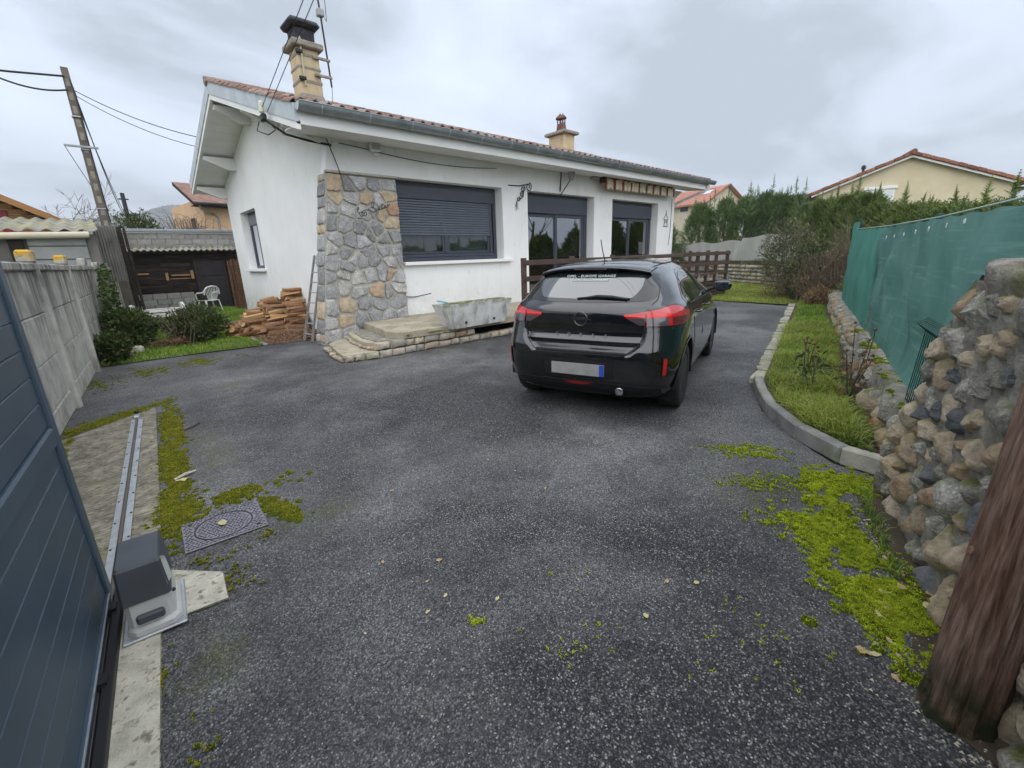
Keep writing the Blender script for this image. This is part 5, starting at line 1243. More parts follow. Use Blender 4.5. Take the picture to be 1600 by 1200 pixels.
course([(3.32, 8.30), (3.14, 7.6), (3.06, 6.9), (3.12, 6.68)], .115, .175, .16, .24)
tb(MB().prism([(3.2, 8.4), (2.75, 7.8), (2.68, 6.86), (3.2, 6.72), (5.05, 6.68), (5.05, 8.5)], -.02, .068), 'infill', M_MORTD)
tb(MB().prism([(3.75, 8.4), (3.4, 8.2), (3.2, 7.4), (3.2, 6.78), (5.0, 6.7), (5.0, 8.5)], .12, .243), 'infill', M_MORTD)
tb(MB().box(5.1, 9.0, 7.6, 7.7, .0, .24), 'shade_backing', flat('cavity_shade', (.02, .02, .02), .9))  # near-black board, paints the shade of the hollow under the slab
# planter
pl_ = thing('planter', 'long whitewashed concrete trough planter with mossy rim on the terrace edge', 'planter', (5.10, 6.62, .362), .03)
M_PLANT = pmat('painted_concrete', [(.3, (.50, .50, .48)), (.7, (.66, .66, .635))], scale=7, rough=.9, bump=.9, bdist=.015, bscale=60, stains_light=[dict(col=(.17, .16, .13), scale=5, lo=.52, hi=.7, stretch=(1, 1, .4), max=.7), dict(col=(.12, .14, .02), scale=6, lo=.40, hi=.55, z=(.66, .76), max=1)])
M_PSOIL = pmat('mossy_soil', [(.3, (.05, .04, .02)), (.5, (.10, .11, .02)), (.7, (.20, .20, .03))], scale=12, rough=.95, bump=1, bdist=.03)
def trough(x0, x1, y0, y1, h, f, t):
    lo = [(x0 * f, y0 * .72), (x1 * f, y0 * .72), (x1 * f, y1 * .72), (x0 * f, y1 * .72)]; hi = [(x0, y0), (x1, y0), (x1, y1), (x0, y1)]
    i_ = [(x0 + t, y0 + t), (x1 - t, y0 + t), (x1 - t, y1 - t), (x0 + t, y1 - t)]
    vs = [(x, y, -.06) for x, y in lo] + [(x, y, h) for x, y in hi] + [(x, y, h) for x, y in i_] + [(x, y, h - .05) for x, y in i_]
    return MB().add(vs, [(3, 2, 1, 0)] + [(r * 4 + k, r * 4 + (k + 1) % 4, r * 4 + 4 + (k + 1) % 4, r * 4 + 4 + k) for r in range(3) for k in range(4)])
trough(-.80, .80, -.20, .20, .375, .80, .035).build('trough', M_PLANT, pl_)
sv = []
for i in range(25):
    for j in range(7): sv.append((-.762 + 1.524 * i / 24, -.162 + .324 * j / 6, .335 + rng.uniform(-.012, .03)))
MB().add(sv, [(i * 7 + j, (i + 1) * 7 + j, (i + 1) * 7 + j + 1, i * 7 + j + 1) for i in range(24) for j in range(6)]).build('soil', M_PSOIL, pl_)
for x in (-.34, .34): MB().lathe([(.022, 0), (.022, .02)], 10).xf(Matrix.Translation((x, -.155, .03)) @ Matrix.Rotation(pi / 2, 4, 'X')).build('drain_hole', M_IRON, pl_)
tw = MB().cbox(-.10, .10, -.012, .012, 0, .02, .006).build('hand_trowel', flat('turquoise_plastic', (.05, .38, .55), .45)); tag(tw, 'turquoise plastic tool lying on the planter rim', 'tool'); tw.location = (4.40, 6.62, .775); tw.rotation_euler = (.1, .22, -.35)
# brown railing
rl_ = thing('terrace_railing', 'brown wooden post and rail fence along the terrace edge behind the car', 'railing', (6.35, 6.5, 0))
def rlb(mb, name): mb.v = [(x - 6.35, y - 6.5, z) for x, y, z in mb.v]; return mb.build(name, M_BROWN, rl_)
rx = [6.28, 7.75, 9.25, 10.75, 12.25, 13.7, 14.35, 15.0, 15.85]
for x in rx: rlb(MB().cbox(x - .045, x + .045, 6.44, 6.53, .3, 1.475, .008), 'post')
for z0, z1 in ((1.33, 1.43), (1.02, 1.12), (.72, .80)):
    for k in range(3):
        a = 6.24 + k * 3.22; rlb(MB().cbox(a, a + 3.21, 6.40, 6.438, z0 + .008 * k, z1 + .008 * k, .006), 'rail')
for y in (7.1, 7.75, 8.3): rlb(MB().cbox(15.81, 15.90, y, y + .09, .3, 1.50, .008), 'post')
for z0, z1 in ((1.35, 1.45), (1.04, 1.14), (.74, .82)): rlb(MB().cbox(15.902, 15.94, 6.44, 8.5, z0, z1, .006), 'rail')
dk = thing('deck_box', 'low wooden deck with horizontal slatted skirting at the far end', 'deck', (12.0, 6.5, 0))
def dkb(mb, name, mat=M_BROWN): mb.v = [(x - 12.0, y - 6.5, z) for x, y, z in mb.v]; return mb.build(name, mat, dk)
for k in range(4): dkb(MB().cbox(9.05, 16.0, 6.50, 6.535, .06 + k * .118, .06 + k * .118 + .095, .005), 'skirting_slat')
for k in range(4): dkb(MB().cbox(15.96, 15.995, 6.54, 8.55, .06 + k * .118, .06 + k * .118 + .095, .005), 'skirting_slat')
for k in range(14): dkb(MB().cbox(9.05, 15.955, 6.545 + k * .145, 6.545 + k * .145 + .135, .53, .555, .005), 'deck_board', M_EDGE if False else pmat('deck_board', [(.3, (.20, .16, .11)), (.7, (.30, .25, .17))], scale=4, rough=.85) if k == 0 else MATS['deck_board'])
for k in range(6): dkb(MB().box(9.3 + k * 1.3, 9.36 + k * 1.3, 6.56, 8.5, .0, .525), 'joist', M_DWOOD)
ws = MB().cbox(-.03, .03, -.02, .02, 0, .22, .004).mesh('post_shoe', M_STEEL)
for x in (13.7, 14.35, 15.0, 15.85): link('post_shoe', ws, rl_, (x - 6.35, -.085, .56))
# ================================================================== CAR
# local frame: x forward from the rear bumper, y left, z up
def _paint():
    mt = pmat('black_car_paint', [(.3, (.0026, .0030, .0040)), (.7, (.0034, .0040, .0052))], scale=3, rough=.10, spec=.55, coat=1.0, coords='obj')
    nt = mt.node_tree; b = nt.nodes['Principled BSDF']; L = nt.links
    v = _vec(nt, 'obj'); vo = nt.nodes.new('ShaderNodeTexVoronoi'); vo.inputs['Scale'].default_value = 95; L.new(v, vo.inputs['Vector'])
    r = _ramp(nt, [(.0, (1, 1, 1)), (.16, (.6, .6, .6)), (.30, (0, 0, 0))]); L.new(vo.outputs['Distance'], r.inputs[0])
    sp = nt.nodes.new('ShaderNodeSeparateColor'); L.new(vo.outputs['Color'], sp.inputs[0])
    gt = nt.nodes.new('ShaderNodeMath'); gt.operation = 'GREATER_THAN'; gt.inputs[1].default_value = .45; L.new(sp.outputs[0], gt.inputs[0])
    mu = nt.nodes.new('ShaderNodeMath'); mu.operation = 'MULTIPLY'; L.new(r.outputs[0], mu.inputs[0]); L.new(gt.outputs[0], mu.inputs[1])
    bn = nt.nodes.new('ShaderNodeBump'); bn.inputs['Strength'].default_value = .14; bn.inputs['Distance'].default_value = .003; L.new(mu.outputs[0], bn.inputs['Height']); L.new(bn.outputs[0], b.inputs['Normal']); L.new(bn.outputs[0], b.inputs['Coat Normal'])
    return mt
M_PAINT = _paint()
M_CTRIM = flat('car_black_trim', (.010, .010, .011), .55)
M_CGLOSS = flat('car_gloss_black', (.006, .006, .007), .12, spec=.5, coat=.5)
M_CGLASS = flat('car_glass', (.016, .020, .022), .03, spec=.8, ior=1.9, coat=.5)
M_RUBBER = pmat('tyre_rubber', [(.3, (.014, .014, .015)), (.7, (.030, .029, .028))], scale=14, rough=.85, coords='obj')
M_RIM = flat('dark_rim', (.022, .022, .025), .35, metal=.6)
M_RED = flat('red_lens', (.42, .010, .012), .12, spec=.6, coat=.8)
M_REDD = flat('dark_red_lens', (.09, .006, .008), .12, spec=.6, coat=.8)
M_SMOKE = flat('smoked_lens', (.055, .055, .06), .12, spec=.6, coat=.8)
M_REDR = flat('red_reflector', (.50, .012, .010), .2, spec=.6, coat=.6)
M_CHR = flat('chrome', (.55, .55, .56), .18, metal=1.0)
M_DCHR = flat('dark_chrome', (.13, .13, .14), .28, metal=1.0)

#       z     xr     w     n    xf    A
TAB = [(.165, .190, .770, 4.4, 3.86, .85), (.20, .130, .815, 4.6, 3.93, .85), (.27, .062, .848, 4.8, 4.00, .88), (.36, .022, .864, 5.0, 4.04, .90), (.45, .004, .875, 5.0, 4.06, .90), (.53, -.004, .880, 5.0, 4.05, .90), (.59, -.004, .882, 5.0, 4.04, .90),
       (.65, .006, .882, 4.9, 4.01, .90), (.72, .030, .881, 4.8, 3.95, .90), (.80, .054, .880, 4.7, 3.78, .90), (.90, .074, .872, 4.6, 3.46, .92), (.98, .088, .857, 4.5, 3.15, .96), (1.01, .100, .845, 4.4, 3.05, 1.0), (1.035, .122, .828, 4.3, 2.98, 1.0), (1.055, .148, .810, 4.3, 2.93, 1.0),
       (1.09, .180, .785, 4.4, 2.84, 1.0), (1.15, .232, .745, 4.6, 2.70, 1.0), (1.22, .292, .700, 4.7, 2.54, 1.0), (1.29, .352, .645, 4.6, 2.36, 1.0), (1.335, .402, .595, 4.2, 2.22, 1.0), (1.372, .480, .530, 3.7, 2.08, .96), (1.402, .61, .440, 3.2, 1.92, .85), (1.421, .80, .325, 2.8, 1.76, .65), (1.430, 1.0, .190, 2.5, 1.60, .42), (1.434, 1.2, .07, 2.4, 1.42, .10)]
TB = np.array(TAB)
def tabz(z):
    zz = TB[:, 0]; return [float(np.interp(z, zz, TB[:, k])) for k in range(1, 6)]
def _ss(t): t = max(0.0, min(1.0, t)); return t * t * (3 - 2 * t)
def recess(y, z):
    """the tailgate sits in a U-shaped recess of the bumper, with a lip above the handle"""
    if z < .58 or z > 1.0: return 0.0
    yu = .585 - .13 * (1 - _ss((z - .60) / .16)) ** 1.6; k = _ss((yu - abs(y)) / .055 + .5) * _ss((z - .600) / .03) * (1 - _ss((z - .70) / .26))
    return k * (.050 - .026 * math.exp(-((z - .722) / .022) ** 2))
def car_rear(y, z, out=0.0):
    xr, w, n, xf, A = tabz(z); t = min(abs(y) / w, .9995); x = xr + A * (1 - (1 - t ** n) ** (1 / n))
    return Vector((x + recess(y, z) - out, y, z))
def car_side(x, z, sgn=-1, out=0.0):
    xr, w, n, xf, A = tabz(z); Af = 1.25 if z < .9 else 1.0
    if x < xr + A: q = max(0.0, min(1, (xr + A - x) / A)); y = w * (1 - q ** n) ** (1 / n)
    elif x > xf - Af: q = max(0.0, min(1, (x - xf + Af) / Af)); m_ = 2.6; y = w * (1 - q ** m_) ** (1 / m_)
    else: y = w
    return Vector((x, sgn * (y + out), z))
def body_mesh():
    NR, NS_, NF = 64, 26, 18; rows = []
    zt = TB[:, 0]
    zs = []
    for i in range(len(zt) - 1):
        k = max(1, int(round((zt[i + 1] - zt[i]) / (.011 if .57 < zt[i] < .95 else .03))))
        zs += [zt[i] + (zt[i + 1] - zt[i]) * q / k for q in range(k)]
    zs.append(zt[-1])
    for z in zs:
        xr, w, n, xf, A = tabz(z); Af = min(1.25 if z < .9 else 1.0, (xf - xr) * .45); A = min(A, (xf - xr) * .5); half = []
        for k in range(NR):
            th = (pi / 2) * k / NR; y = w * sin(th) ** (2 / n); x = xr + A * (1 - cos(th) ** (2 / n)); half.append((x, y))
        for k in range(NS_): half.append((xr + A + (xf - Af - xr - A) * k / NS_, w))
        m_ = 2.6
        for k in range(NF + 1):
            th = (pi / 2) * k / NF; half.append((xf - Af + Af * sin(th) ** (2 / m_), w * max(cos(th), 0) ** (2 / m_)))
        rows.append([(x + (recess(y, z) if x < 1 else 0), y, z) for x, y in half] + [(x + (recess(y, z) if x < 1 else 0), -y, z) for x, y in half[-2:0:-1]])
    n = len(rows[0]); vs = [p for r in rows for p in r]
    fs = [(i * n + k, i * n + (k + 1) % n, (i + 1) * n + (k + 1) % n, (i + 1) * n + k) for i in range(len(rows) - 1) for k in range(n)]
    fs += [tuple(range(n))[::-1], tuple(range((len(rows) - 1) * n, len(rows) * n))]
    return MB().add(vs, [f[::-1] for f in fs])
HEAD = .3157
ax = Vector((3.838, 2.811, 0)); hd = Vector((cos(HEAD), sin(HEAD), 0))
car = thing('car', 'black wet hatchback car parked in front of the terrace, seen from behind', 'car', ax - hd * .67 * 1.01, HEAD); car.scale = (1.01,) * 3
body = body_mesh().build('body', M_PAINT, car, 32)
RW, TW = .318, .205
wheels = [(.67, -.755), (.67, .755), (3.208, -.755), (3.208, .755)]
cut = MB()
for x, y in wheels:
    s_ = 1 if y > 0 else -1
    c = MB().lathe([(.372, .0), (.372, .5)], 48, axis='y'); c.v = [(a + x, (b + .54) * s_, d + .318) for a, b, d in c.v]
    if s_ > 0: pass
    cut.add(c.v, [f if s_ > 0 else f[::-1] for f in c.f])
cob = cut.build('arch_cutter', M_CTRIM)
import bmesh
def fix(ob):
    bm = bmesh.new(); bm.from_mesh(ob.data); bmesh.ops.recalc_face_normals(bm, faces=bm.faces); bm.to_mesh(ob.data); bm.free()
fix(body); fix(cob)
md = body.modifiers.new('b', 'BOOLEAN'); md.operation = 'DIFFERENCE'; md.object = cob; md.solver = 'EXACT'
cob.parent = car
dg = bpy.context.evaluated_depsgraph_get(); dg.update()
nm_ = bpy.data.meshes.new_from_object(body.evaluated_get(dg)); body.modifiers.clear()
nm_.name = 'body'; body.data = nm_
nm_.polygons.foreach_set('use_smooth', [True] * len(nm_.polygons)); nm_.set_sharp_from_angle(angle=radians(32))
bpy.data.objects.remove(cob)
# wheel arch liners
for x, y in wheels:
    s_ = 1 if y > 0 else -1
    b = MB(); nn = 20; vs = []
    for k in range(nn + 1):
        t = -.15 + (pi + .3) * k / nn
        for yy in (.52, .872): vs.append((x + .370 * cos(t), s_ * yy, .318 + .370 * sin(t)))
    b.add(vs, [(2 * k, 2 * k + 2, 2 * k + 3, 2 * k + 1) for k in range(nn)]).build('arch_liner', M_CTRIM, car, 60)
    b = MB(); vs = []
    for k in range(nn + 1):
        t = -.12 + (pi + .24) * k / nn
        for rr_, o_ in ((.366, .004), (.392, .006), (.366, -.03)):
            p = car_side(x + rr_ * cos(t), max(.18, .318 + rr_ * sin(t)), s_, o_); vs.append(p)
    b.add(vs, [(3 * k + q, 3 * k + 3 + q, 3 * k + 4 + q, 3 * k + 1 + q) for k in range(nn) for q in (0,)]).build('arch_lip', M_CGLOSS, car, 60)
# wheels
def wheel(x, y):
    s_ = 1 if y > 0 else -1
    ty = MB().lathe([(.20, -.09), (.215, -.100), (.29, -.1025), (.309, -.092), (RW, -.070), (RW, .070), (.309, .092), (.29, .1025), (.215, .100), (.20, .09)], 40, axis='y')
    t = ty.build('tyre', M_RUBBER, car, 35, (x, y, RW))
    tr = MB()
    for k in range(40):
        a = 2 * pi * k / 40
        for q, (y0, y1) in enumerate(((-.088, -.036), (-.028, .028), (.036, .088))):
            a2 = a + (q - 1) * .05
            p = Vector((cos(a2) * (RW + .001), (y0 + y1) / 2, sin(a2) * (RW + .001))); tn = Vector((-sin(a2), 0, cos(a2)))
            tr.bar(p + Vector((0, y0 - (y0 + y1) / 2, 0)) - tn * .004, p + Vector((0, y1 - (y0 + y1) / 2, 0)) + tn * .004, .030, .006, up=(cos(a2), 0, sin(a2)))
    tr.build('tread_block', M_RUBBER, t)['kind'] = 'stuff'
    rm = MB().lathe([(.205, -.095), (.205, .095), (.195, .096), (.19, .05), (.19, -.05)], 32, axis='y'); r_ = rm.build('rim', M_RIM, t, 40)
    sp = MB()
    for k in range(5):
        a = 2 * pi * k / 5 + .3; d = Vector((cos(a), 0, sin(a)))
        for da in (-.13, .13):
            d2 = Vector((cos(a + da), 0, sin(a + da))); sp.bar(d * .04 + Vector((0, s_ * .055, 0)), d2 * .197 + Vector((0, s_ * .075, 0)), .035, .022, up=(0, 1, 0))
    sp.build('spokes', M_RIM, t)
    MB().lathe([(.06, -.02), (.06, .01), (.045, .02)], 16, axis='y').xf(Matrix.Translation((0, s_ * .065, 0))).build('hub_cap', M_CGLOSS, t, 40)
    MB().lathe([(.13, -.01), (.13, .01)], 20, axis='y').build('brake_disc', M_DCHR, t, 40)
    return t
for x, y in wheels: wheel(x, y)
MB().cbox(.35, 3.7, -.70, .70, .14, .30, .03).build('underbody', M_CTRIM, car)
# --- patches on the skin
def rear_patch(y0, y1, zb, zt, out, n=24, m_=8):
    vs = []
    for i in range(n + 1):
        y = y0 + (y1 - y0) * i / n; a, b = zb(y), zt(y)
        for j in range(m_ + 1): vs.append(car_rear(y, a + (b - a) * j / m_, out))
    return MB().add(vs, [(i * (m_ + 1) + j, i * (m_ + 1) + j + 1, (i + 1) * (m_ + 1) + j + 1, (i + 1) * (m_ + 1) + j) for i in range(n) for j in range(m_)])
def theta_patch(t0, t1, zb, zt, sgn, out, n=16, m_=6):
    """patch that wraps round the rear corner; t is the superellipse angle in degrees"""
    vs = []
    for i in range(n + 1):
        td = t0 + (t1 - t0) * i / n; th = radians(td); a, b = zb(td), zt(td)
        for j in range(m_ + 1):
            z = a + (b - a) * j / m_; xr, w, nn, xf, A = tabz(z)
            x = xr + A * (1 - max(cos(th), 0) ** (2 / nn)); y = w * sin(th) ** (2 / nn)
            nv = Vector((-(1 - (x - xr) / A) ** (nn - 1) / A, (y / w) ** (nn - 1) / w, .0)).normalized()
            vs.append((x + nv.x * out, sgn * (y + nv.y * out), z))
    return MB().add(vs, [(i * (m_ + 1) + j, i * (m_ + 1) + j + 1, (i + 1) * (m_ + 1) + j + 1, (i + 1) * (m_ + 1) + j) for i in range(n) for j in range(m_)])
lerp = lambda a, b, t: a + (b - a) * max(0, min(1, t))
# rear screen
gb = lambda y: 1.068 + .020 * (y / .6) ** 2; gt_ = lambda y: 1.325 - .05 * (abs(y) / .6) ** 3
rear_patch(-.64, .64, lambda y: gb(y) - .012 + .03 * max(0, (abs(y) - .56) / .08) ** 2, lambda y: gt_(y) + .012 - .10 * max(0, (abs(y) - .54) / .10), .003, 40).build('screen_surround', M_CGLOSS, car, 60)
M_CGLASSR = M_CGLASS
rw_ = rear_patch(-.50, .50, lambda y: gb(y) + .020 + .09 * max(0, (abs(y) - .42) / .08) ** 2, gt_, .006, 40)
rw_.build('rear_window', M_CGLASSR, car, 60)
# spoiler
sp = MB(); vs = []
for i in range(25):
    y = -.545 + 1.09 * i / 24; k = (abs(y) / .545); dz = -.050 * k ** 3; dx = .10 * k ** 3
    vs += [(.66 + dx * .5, y, 1.402 + dz * 1.0 - .006), (.50 + dx, y, 1.396 + dz), (.325 + dx, y, 1.374 + dz), (.308 + dx, y, 1.360 + dz), (.318 + dx, y, 1.342 + dz), (.45 + dx, y, 1.310 + dz)]
sp.add(vs, [(i * 6 + j, (i + 1) * 6 + j, (i + 1) * 6 + j + 1, i * 6 + j + 1) for i in range(24) for j in range(5)] + [(0, 1, 2, 3, 4, 5), tuple(24 * 6 + k for k in (5, 4, 3, 2, 1, 0))]).build('spoiler', M_PAINT, car, 40)
MB().cbox(.312, .33, -.16, .16, 1.346, 1.357, .003).build('brake_light', flat('brake_lens', (.16, .10, .10), .2), car)
for s_ in (-1, 1):   # gloss fins beside the rear screen
    rear_patch(s_ * .505, s_ * .60, lambda y: 1.19 + .9 * max(0, .585 - abs(y)), lambda y: 1.325 - .3 * max(0, abs(y) - .54), .007, 8, 5).build('screen_fin', M_CGLOSS, car, 60)
# wiper
MB().tube([car_rear(-.02, 1.10, .02), car_rear(-.12, 1.112, .025), car_rear(-.26, 1.106, .022), car_rear(-.40, 1.09, .018)], [.008, .014, .016, .010], 8).build('wiper', M_CTRIM, car, 60)
MB().tube([car_rear(-.42 + .035 * k, 1.092 + .014 * sin(k / 14 * pi), .014) for k in range(15)], .009, 6).build('wiper_blade', M_CTRIM, car, 60)
# tail lamps: body lamp at the corner, hatch lamp inboard
for s_ in (-1, 1):
    lz0 = lambda t: .868; lz1 = lambda t: lerp(.990, 1.028, (t - 25) / 25) - .07 * max(0, (t - 62) / 20)
    theta_patch(24.2, 83, lambda t: lz0(t) - .012 + .035 * max(0, (t - 70) / 13), lambda t: lz1(t) + .008, s_, .006).build('tail_lamp_housing', M_CGLOSS, car, 60)
    tl = theta_patch(24.6, 82, lambda t: lz0(t) + .035 * max(0, (t - 70) / 12), lz1, s_, .010).build('tail_lamp', M_RED, car, 60)
    theta_patch(25.0, 46, lambda t: .872, lambda t: .936, s_, .0125).build('reversing_lens', M_SMOKE, tl, 60)
    theta_patch(51, 78, lambda t: .876 + .030 * max(0, (t - 66) / 10), lambda t: .938 - .01 * (t - 51) / 27, s_, .0125).build('dark_lens', M_REDD, tl, 60)
    theta_patch(25.4, 50, lambda t: .945, lambda t: .968, s_, .0128).build('light_bar', flat('bright_red_bar', (.75, .03, .03), .15, coat=.6) if 'bright_red_bar' not in MATS else MATS['bright_red_bar'], tl, 60)
    hl = rear_patch(s_ * .40, s_ * .582, lambda y: .872 + .075 * max(0, (.53 - abs(y)) / .13), lambda y: .988 - .025 * max(0, (.57 - abs(y)) / .17), .009, 12, 6).build('hatch_lamp', M_RED, car, 60)
    rear_patch(s_ * .44, s_ * .579, lambda y: .875 + .075 * max(0, (.53 - abs(y)) / .13), lambda y: .934, .0118, 12, 3).build('hatch_lens', M_SMOKE, hl, 60)
    rear_patch(s_ * .405, s_ * .579, lambda y: .945, lambda y: .962, .0121, 12, 2).build('light_bar', MATS['bright_red_bar'], hl, 60)
    # red reflectors in the bumper
    theta_patch(41.5, 48, lambda t: .425, lambda t: .60, s_, .008, 6, 4).build('reflector_bezel', M_CTRIM, car, 60)
    theta_patch(42.6, 47, lambda t: .44, lambda t: .587, s_, .012, 6, 4).build('reflector', M_REDR, car, 60)
# shut lines
def seam(pts, r=.0032, name='shut_line'): return MB().tube(pts, r, 5).build(name, M_CTRIM, car, 60)
for s_ in (-1, 1):
    p = [car_rear(s_ * y, z, .0012) for y, z in ((.44, .614), (.475, .63), (.52, .67), (.557, .73), (.578, .80), (.586, .86), (.588, 1.0), (.62, 1.05), (.645, 1.085), (.635, 1.16), (.605, 1.25))]
    seam(p, .004)
    p = [car_rear(s_ * y, z, .001) for y, z in ((.586, .86), (.64, .855), (.72, .85), (.80, .84), (.86, .82))]; seam(p, .003)
seam([car_rear(-.44 + .044 * k, .613, .002) for k in range(21)], .012, 'hatch_gap')
# plate
rear_patch(-.34, .34, lambda y: .36 + .05 * abs(y), lambda y: .545 - .02 * abs(y), .002).build('plate_recess', M_CTRIM, car, 60)
pv = [(car_rear(0, .455, .016).x, y, z) for y, z in ((-.26, .40), (.26, .40), (.26, .51), (-.26, .51))]
MB().add(pv + [(x + .012, y, z) for x, y, z in pv], [(0, 3, 2, 1), (4, 5, 6, 7), (0, 1, 5, 4), (1, 2, 6, 5), (2, 3, 7, 6), (3, 0, 4, 7)]).build('number_plate', pmat('plate_dirty', [(.3, (.22, .22, .21)), (.7, (.34, .34, .33))], scale=6, rough=.5, coords='obj'), car)
for y0, y1 in ((-.26, -.215),):
    MB().box(pv[0][0] - .002, pv[0][0] - .0008, y0, y1, .401, .509).build('plate_band', flat('plate_blue', (.03, .07, .38), .4) if 'plate_blue' not in MATS else MATS['plate_blue'], car)
# lower apron, fog lens, exhaust
rear_patch(-.74, .74, lambda y: .205 + .03 * (abs(y) / .74) ** 4, lambda y: .335 - .03 * (abs(y) / .74) ** 2, .004).build('lower_apron', M_CTRIM, car, 60)
seam([car_rear(-.78 + .0624 * k, .337 - .028 * (abs(-.78 + .0624 * k) / .74) ** 2 + .05 * max(0, abs(-.78 + .0624 * k) - .6), .006) for k in range(26)], .006, 'apron_edge')
rear_patch(-.14, .16, lambda y: .292 + .03 * (abs(y - .01) / .15) ** 2, lambda y: .330, .010, 14, 3).build('fog_lens', flat('fog_red', (.24, .012, .012), .2, coat=.6), car, 60)
ep = MB().lathe([(.030, 0), (.038, .004), (.038, .16), (.032, .16), (.031, .01)], 20); ep.xf(Matrix.Translation((.045, -.39, .258)) @ Matrix.Rotation(pi / 2, 4, 'Y'))
ep.v = ep.v; ep.build('exhaust_tip', M_CHR, car, 40)
MB().lathe([(.029, .0), (.029, .002)], 18).xf(Matrix.Translation((.055, -.39, .258)) @ Matrix.Rotation(pi / 2, 4, 'Y')).build('exhaust_bore', M_IRON, car)
for y, z in ((-.60, .50), (-.24, .565), (.24, .565), (.60, .50)): MB().lathe([(.013, 0), (.013, .003)], 12).xf(Matrix.Translation(car_rear(y, z, .004)) @ Matrix.Rotation(pi / 2, 4, 'Y')).build('parking_sensor', M_CGLOSS, car)
# emblem: ring with a lightning bolt
ec = car_rear(0, .915, .008)
em = MB().tube([(ec.x, .062 * cos(t), ec.z + .062 * sin(t)) for t in np.linspace(0, 2 * pi, 33)], .0062, 6).build('emblem_ring', M_DCHR, car, 60)
zb_ = [(.095, .010), (-.012, .010), (-.012, .018), (-.095, -.004), (-.095, -.010), (.012, -.008), (.012, -.018)]
MB().add([(ec.x - .003, y, ec.z + z) for y, z in zb_] + [(ec.x + .006, y, ec.z + z) for y, z in zb_], [tuple(range(7)), tuple(range(13, 6, -1))] + [(i, (i + 1) % 7, 7 + (i + 1) % 7, 7 + i) for i in range(7)]).build('emblem_bolt', M_DCHR, car)
# lettering
def letters(body, size, y, z, mat, name, out, spacing=1.0):
    me = text_mesh(body, size, .0015, spacing); me.materials.clear(); me.materials.append(mat)
    c = car_rear(y, z, out); up = (car_rear(y, z + .03, out) - car_rear(y, z - .03, out)).normalized(); rt = Vector((0, -1, 0)); nn = rt.cross(up)
    o = link(name, me, car); M = Matrix.Identity(4)
    for i in range(3): M[i][0] = rt[i]; M[i][1] = up[i]; M[i][2] = nn[i]; M[i][3] = c[i]
    o.matrix_local = M; return o
for k, ch_ in enumerate('CORSA'): letters(ch_, .042, .24 - .12 * k, .765, M_DCHR, 'badge_letter', .007)
M_STICK = flat('sticker_white', (.62, .70, .68), .5)
letters('OPEL - EUROPE GARAGE', .042, .0, 1.285, M_STICK, 'screen_lettering', .012, 1.05); letters('CONCESSIONNAIRE', .036, .0, 1.250, M_STICK, 'screen_lettering', .012, 1.15)
# --- side
def side_patch(x0, x1, zb, zt, sgn, out, n=22, m_=8):
    vs = []
    for i in range(n + 1):
        x = x0 + (x1 - x0) * i / n; a, b = zb(x), zt(x)
        for j in range(m_ + 1): vs.append(car_side(x, a + (b - a) * j / m_, sgn, out))
    return MB().add(vs, [(i * (m_ + 1) + j, i * (m_ + 1) + j + 1, (i + 1) * (m_ + 1) + j + 1, (i + 1) * (m_ + 1) + j) for i in range(n) for j in range(m_)])
belt = lambda x: 1.0 - .015 * (x - 1.2)
ztw = lambda x: float(np.interp(x, [.62, .80, .95, 1.1, 1.5, 1.9, 2.15, 2.45, 2.72, 2.95], [1.05, 1.17, 1.26, 1.30, 1.328, 1.325, 1.30, 1.22, 1.10, .985]))
for s_ in (-1, 1):
    side_patch(.64, 2.93, lambda x: belt(x) - .006, lambda x: max(ztw(x) + .012, belt(x)), s_, .003, 40, 8).build('window_surround', M_CGLOSS, car, 60)
    for x0, x1, nm2 in ((.72, .885, 'quarter_window'), (.915, 1.62, 'rear_side_window'), (1.69, 2.74, 'front_side_window')):
        side_patch(x0, x1, lambda x: belt(x) + .016, lambda x: max(ztw(x) - .018, belt(x) + .018), s_, .007, 24, 8).build(nm2, M_CGLASS, car, 60)
    seam([car_side(x, belt(x) + .004, s_, .009) for x in np.linspace(.75, 2.9, 30)], .006, 'belt_trim')
    for pts in ([(.90, 1.0), (.93, .84), (1.04, .64), (1.06, .45), (1.08, .30)], [(1.655, 1.30), (1.655, .95), (1.66, .6), (1.70, .26)], [(2.80, .95), (2.84, .7), (2.82, .4), (2.80, .27)]):
        seam([car_side(x, z, s_, .0008) for x, z in pts], .0035)
    seam([car_side(x, .262, s_, .001) for x in np.linspace(1.14, 2.80, 12)], .0035)
    side_patch(1.12, 2.88, lambda x: .175, lambda x: .245, s_, .006, 20, 4).build('sill_trim', M_CTRIM, car, 60)
    for x in (1.10, 2.02 - .22):
        p = [car_side(x + d, .885 + .004 * sin(d * 10), s_, o_) for d, o_ in ((0, .004), (.03, .028), (.11, .034), (.18, .028), (.21, .004))]
        MB().tube(p, [.008, .012, .013, .012, .008], 8).build('door_handle', M_PAINT, car, 60)
    b0 = car_side(2.52, 1.0, s_, .0)
    mr = MB().lathe([(.01, -.11), (.055, -.09), (.078, -.02), (.075, .05), (.045, .10), (.01, .115)], 14, axis='y')
    mr.v = [(x * .75, y, z * .95) for x, y, z in mr.v]
    mo = mr.build('mirror', M_CGLOSS, car, 60); mo.location = (b0.x, b0.y + s_ * .17, 1.05)
    MB().tube([b0, (b0.x, b0.y + s_ * .10, 1.03)], .022, 8).build('mirror_foot', M_CTRIM, car, 60)
    MB().cbox(-.006, .006, -.075, .075, -.05, .05, .004).build('mirror_glass', M_CGLASS, mo).location = (-.058, 0, .0)
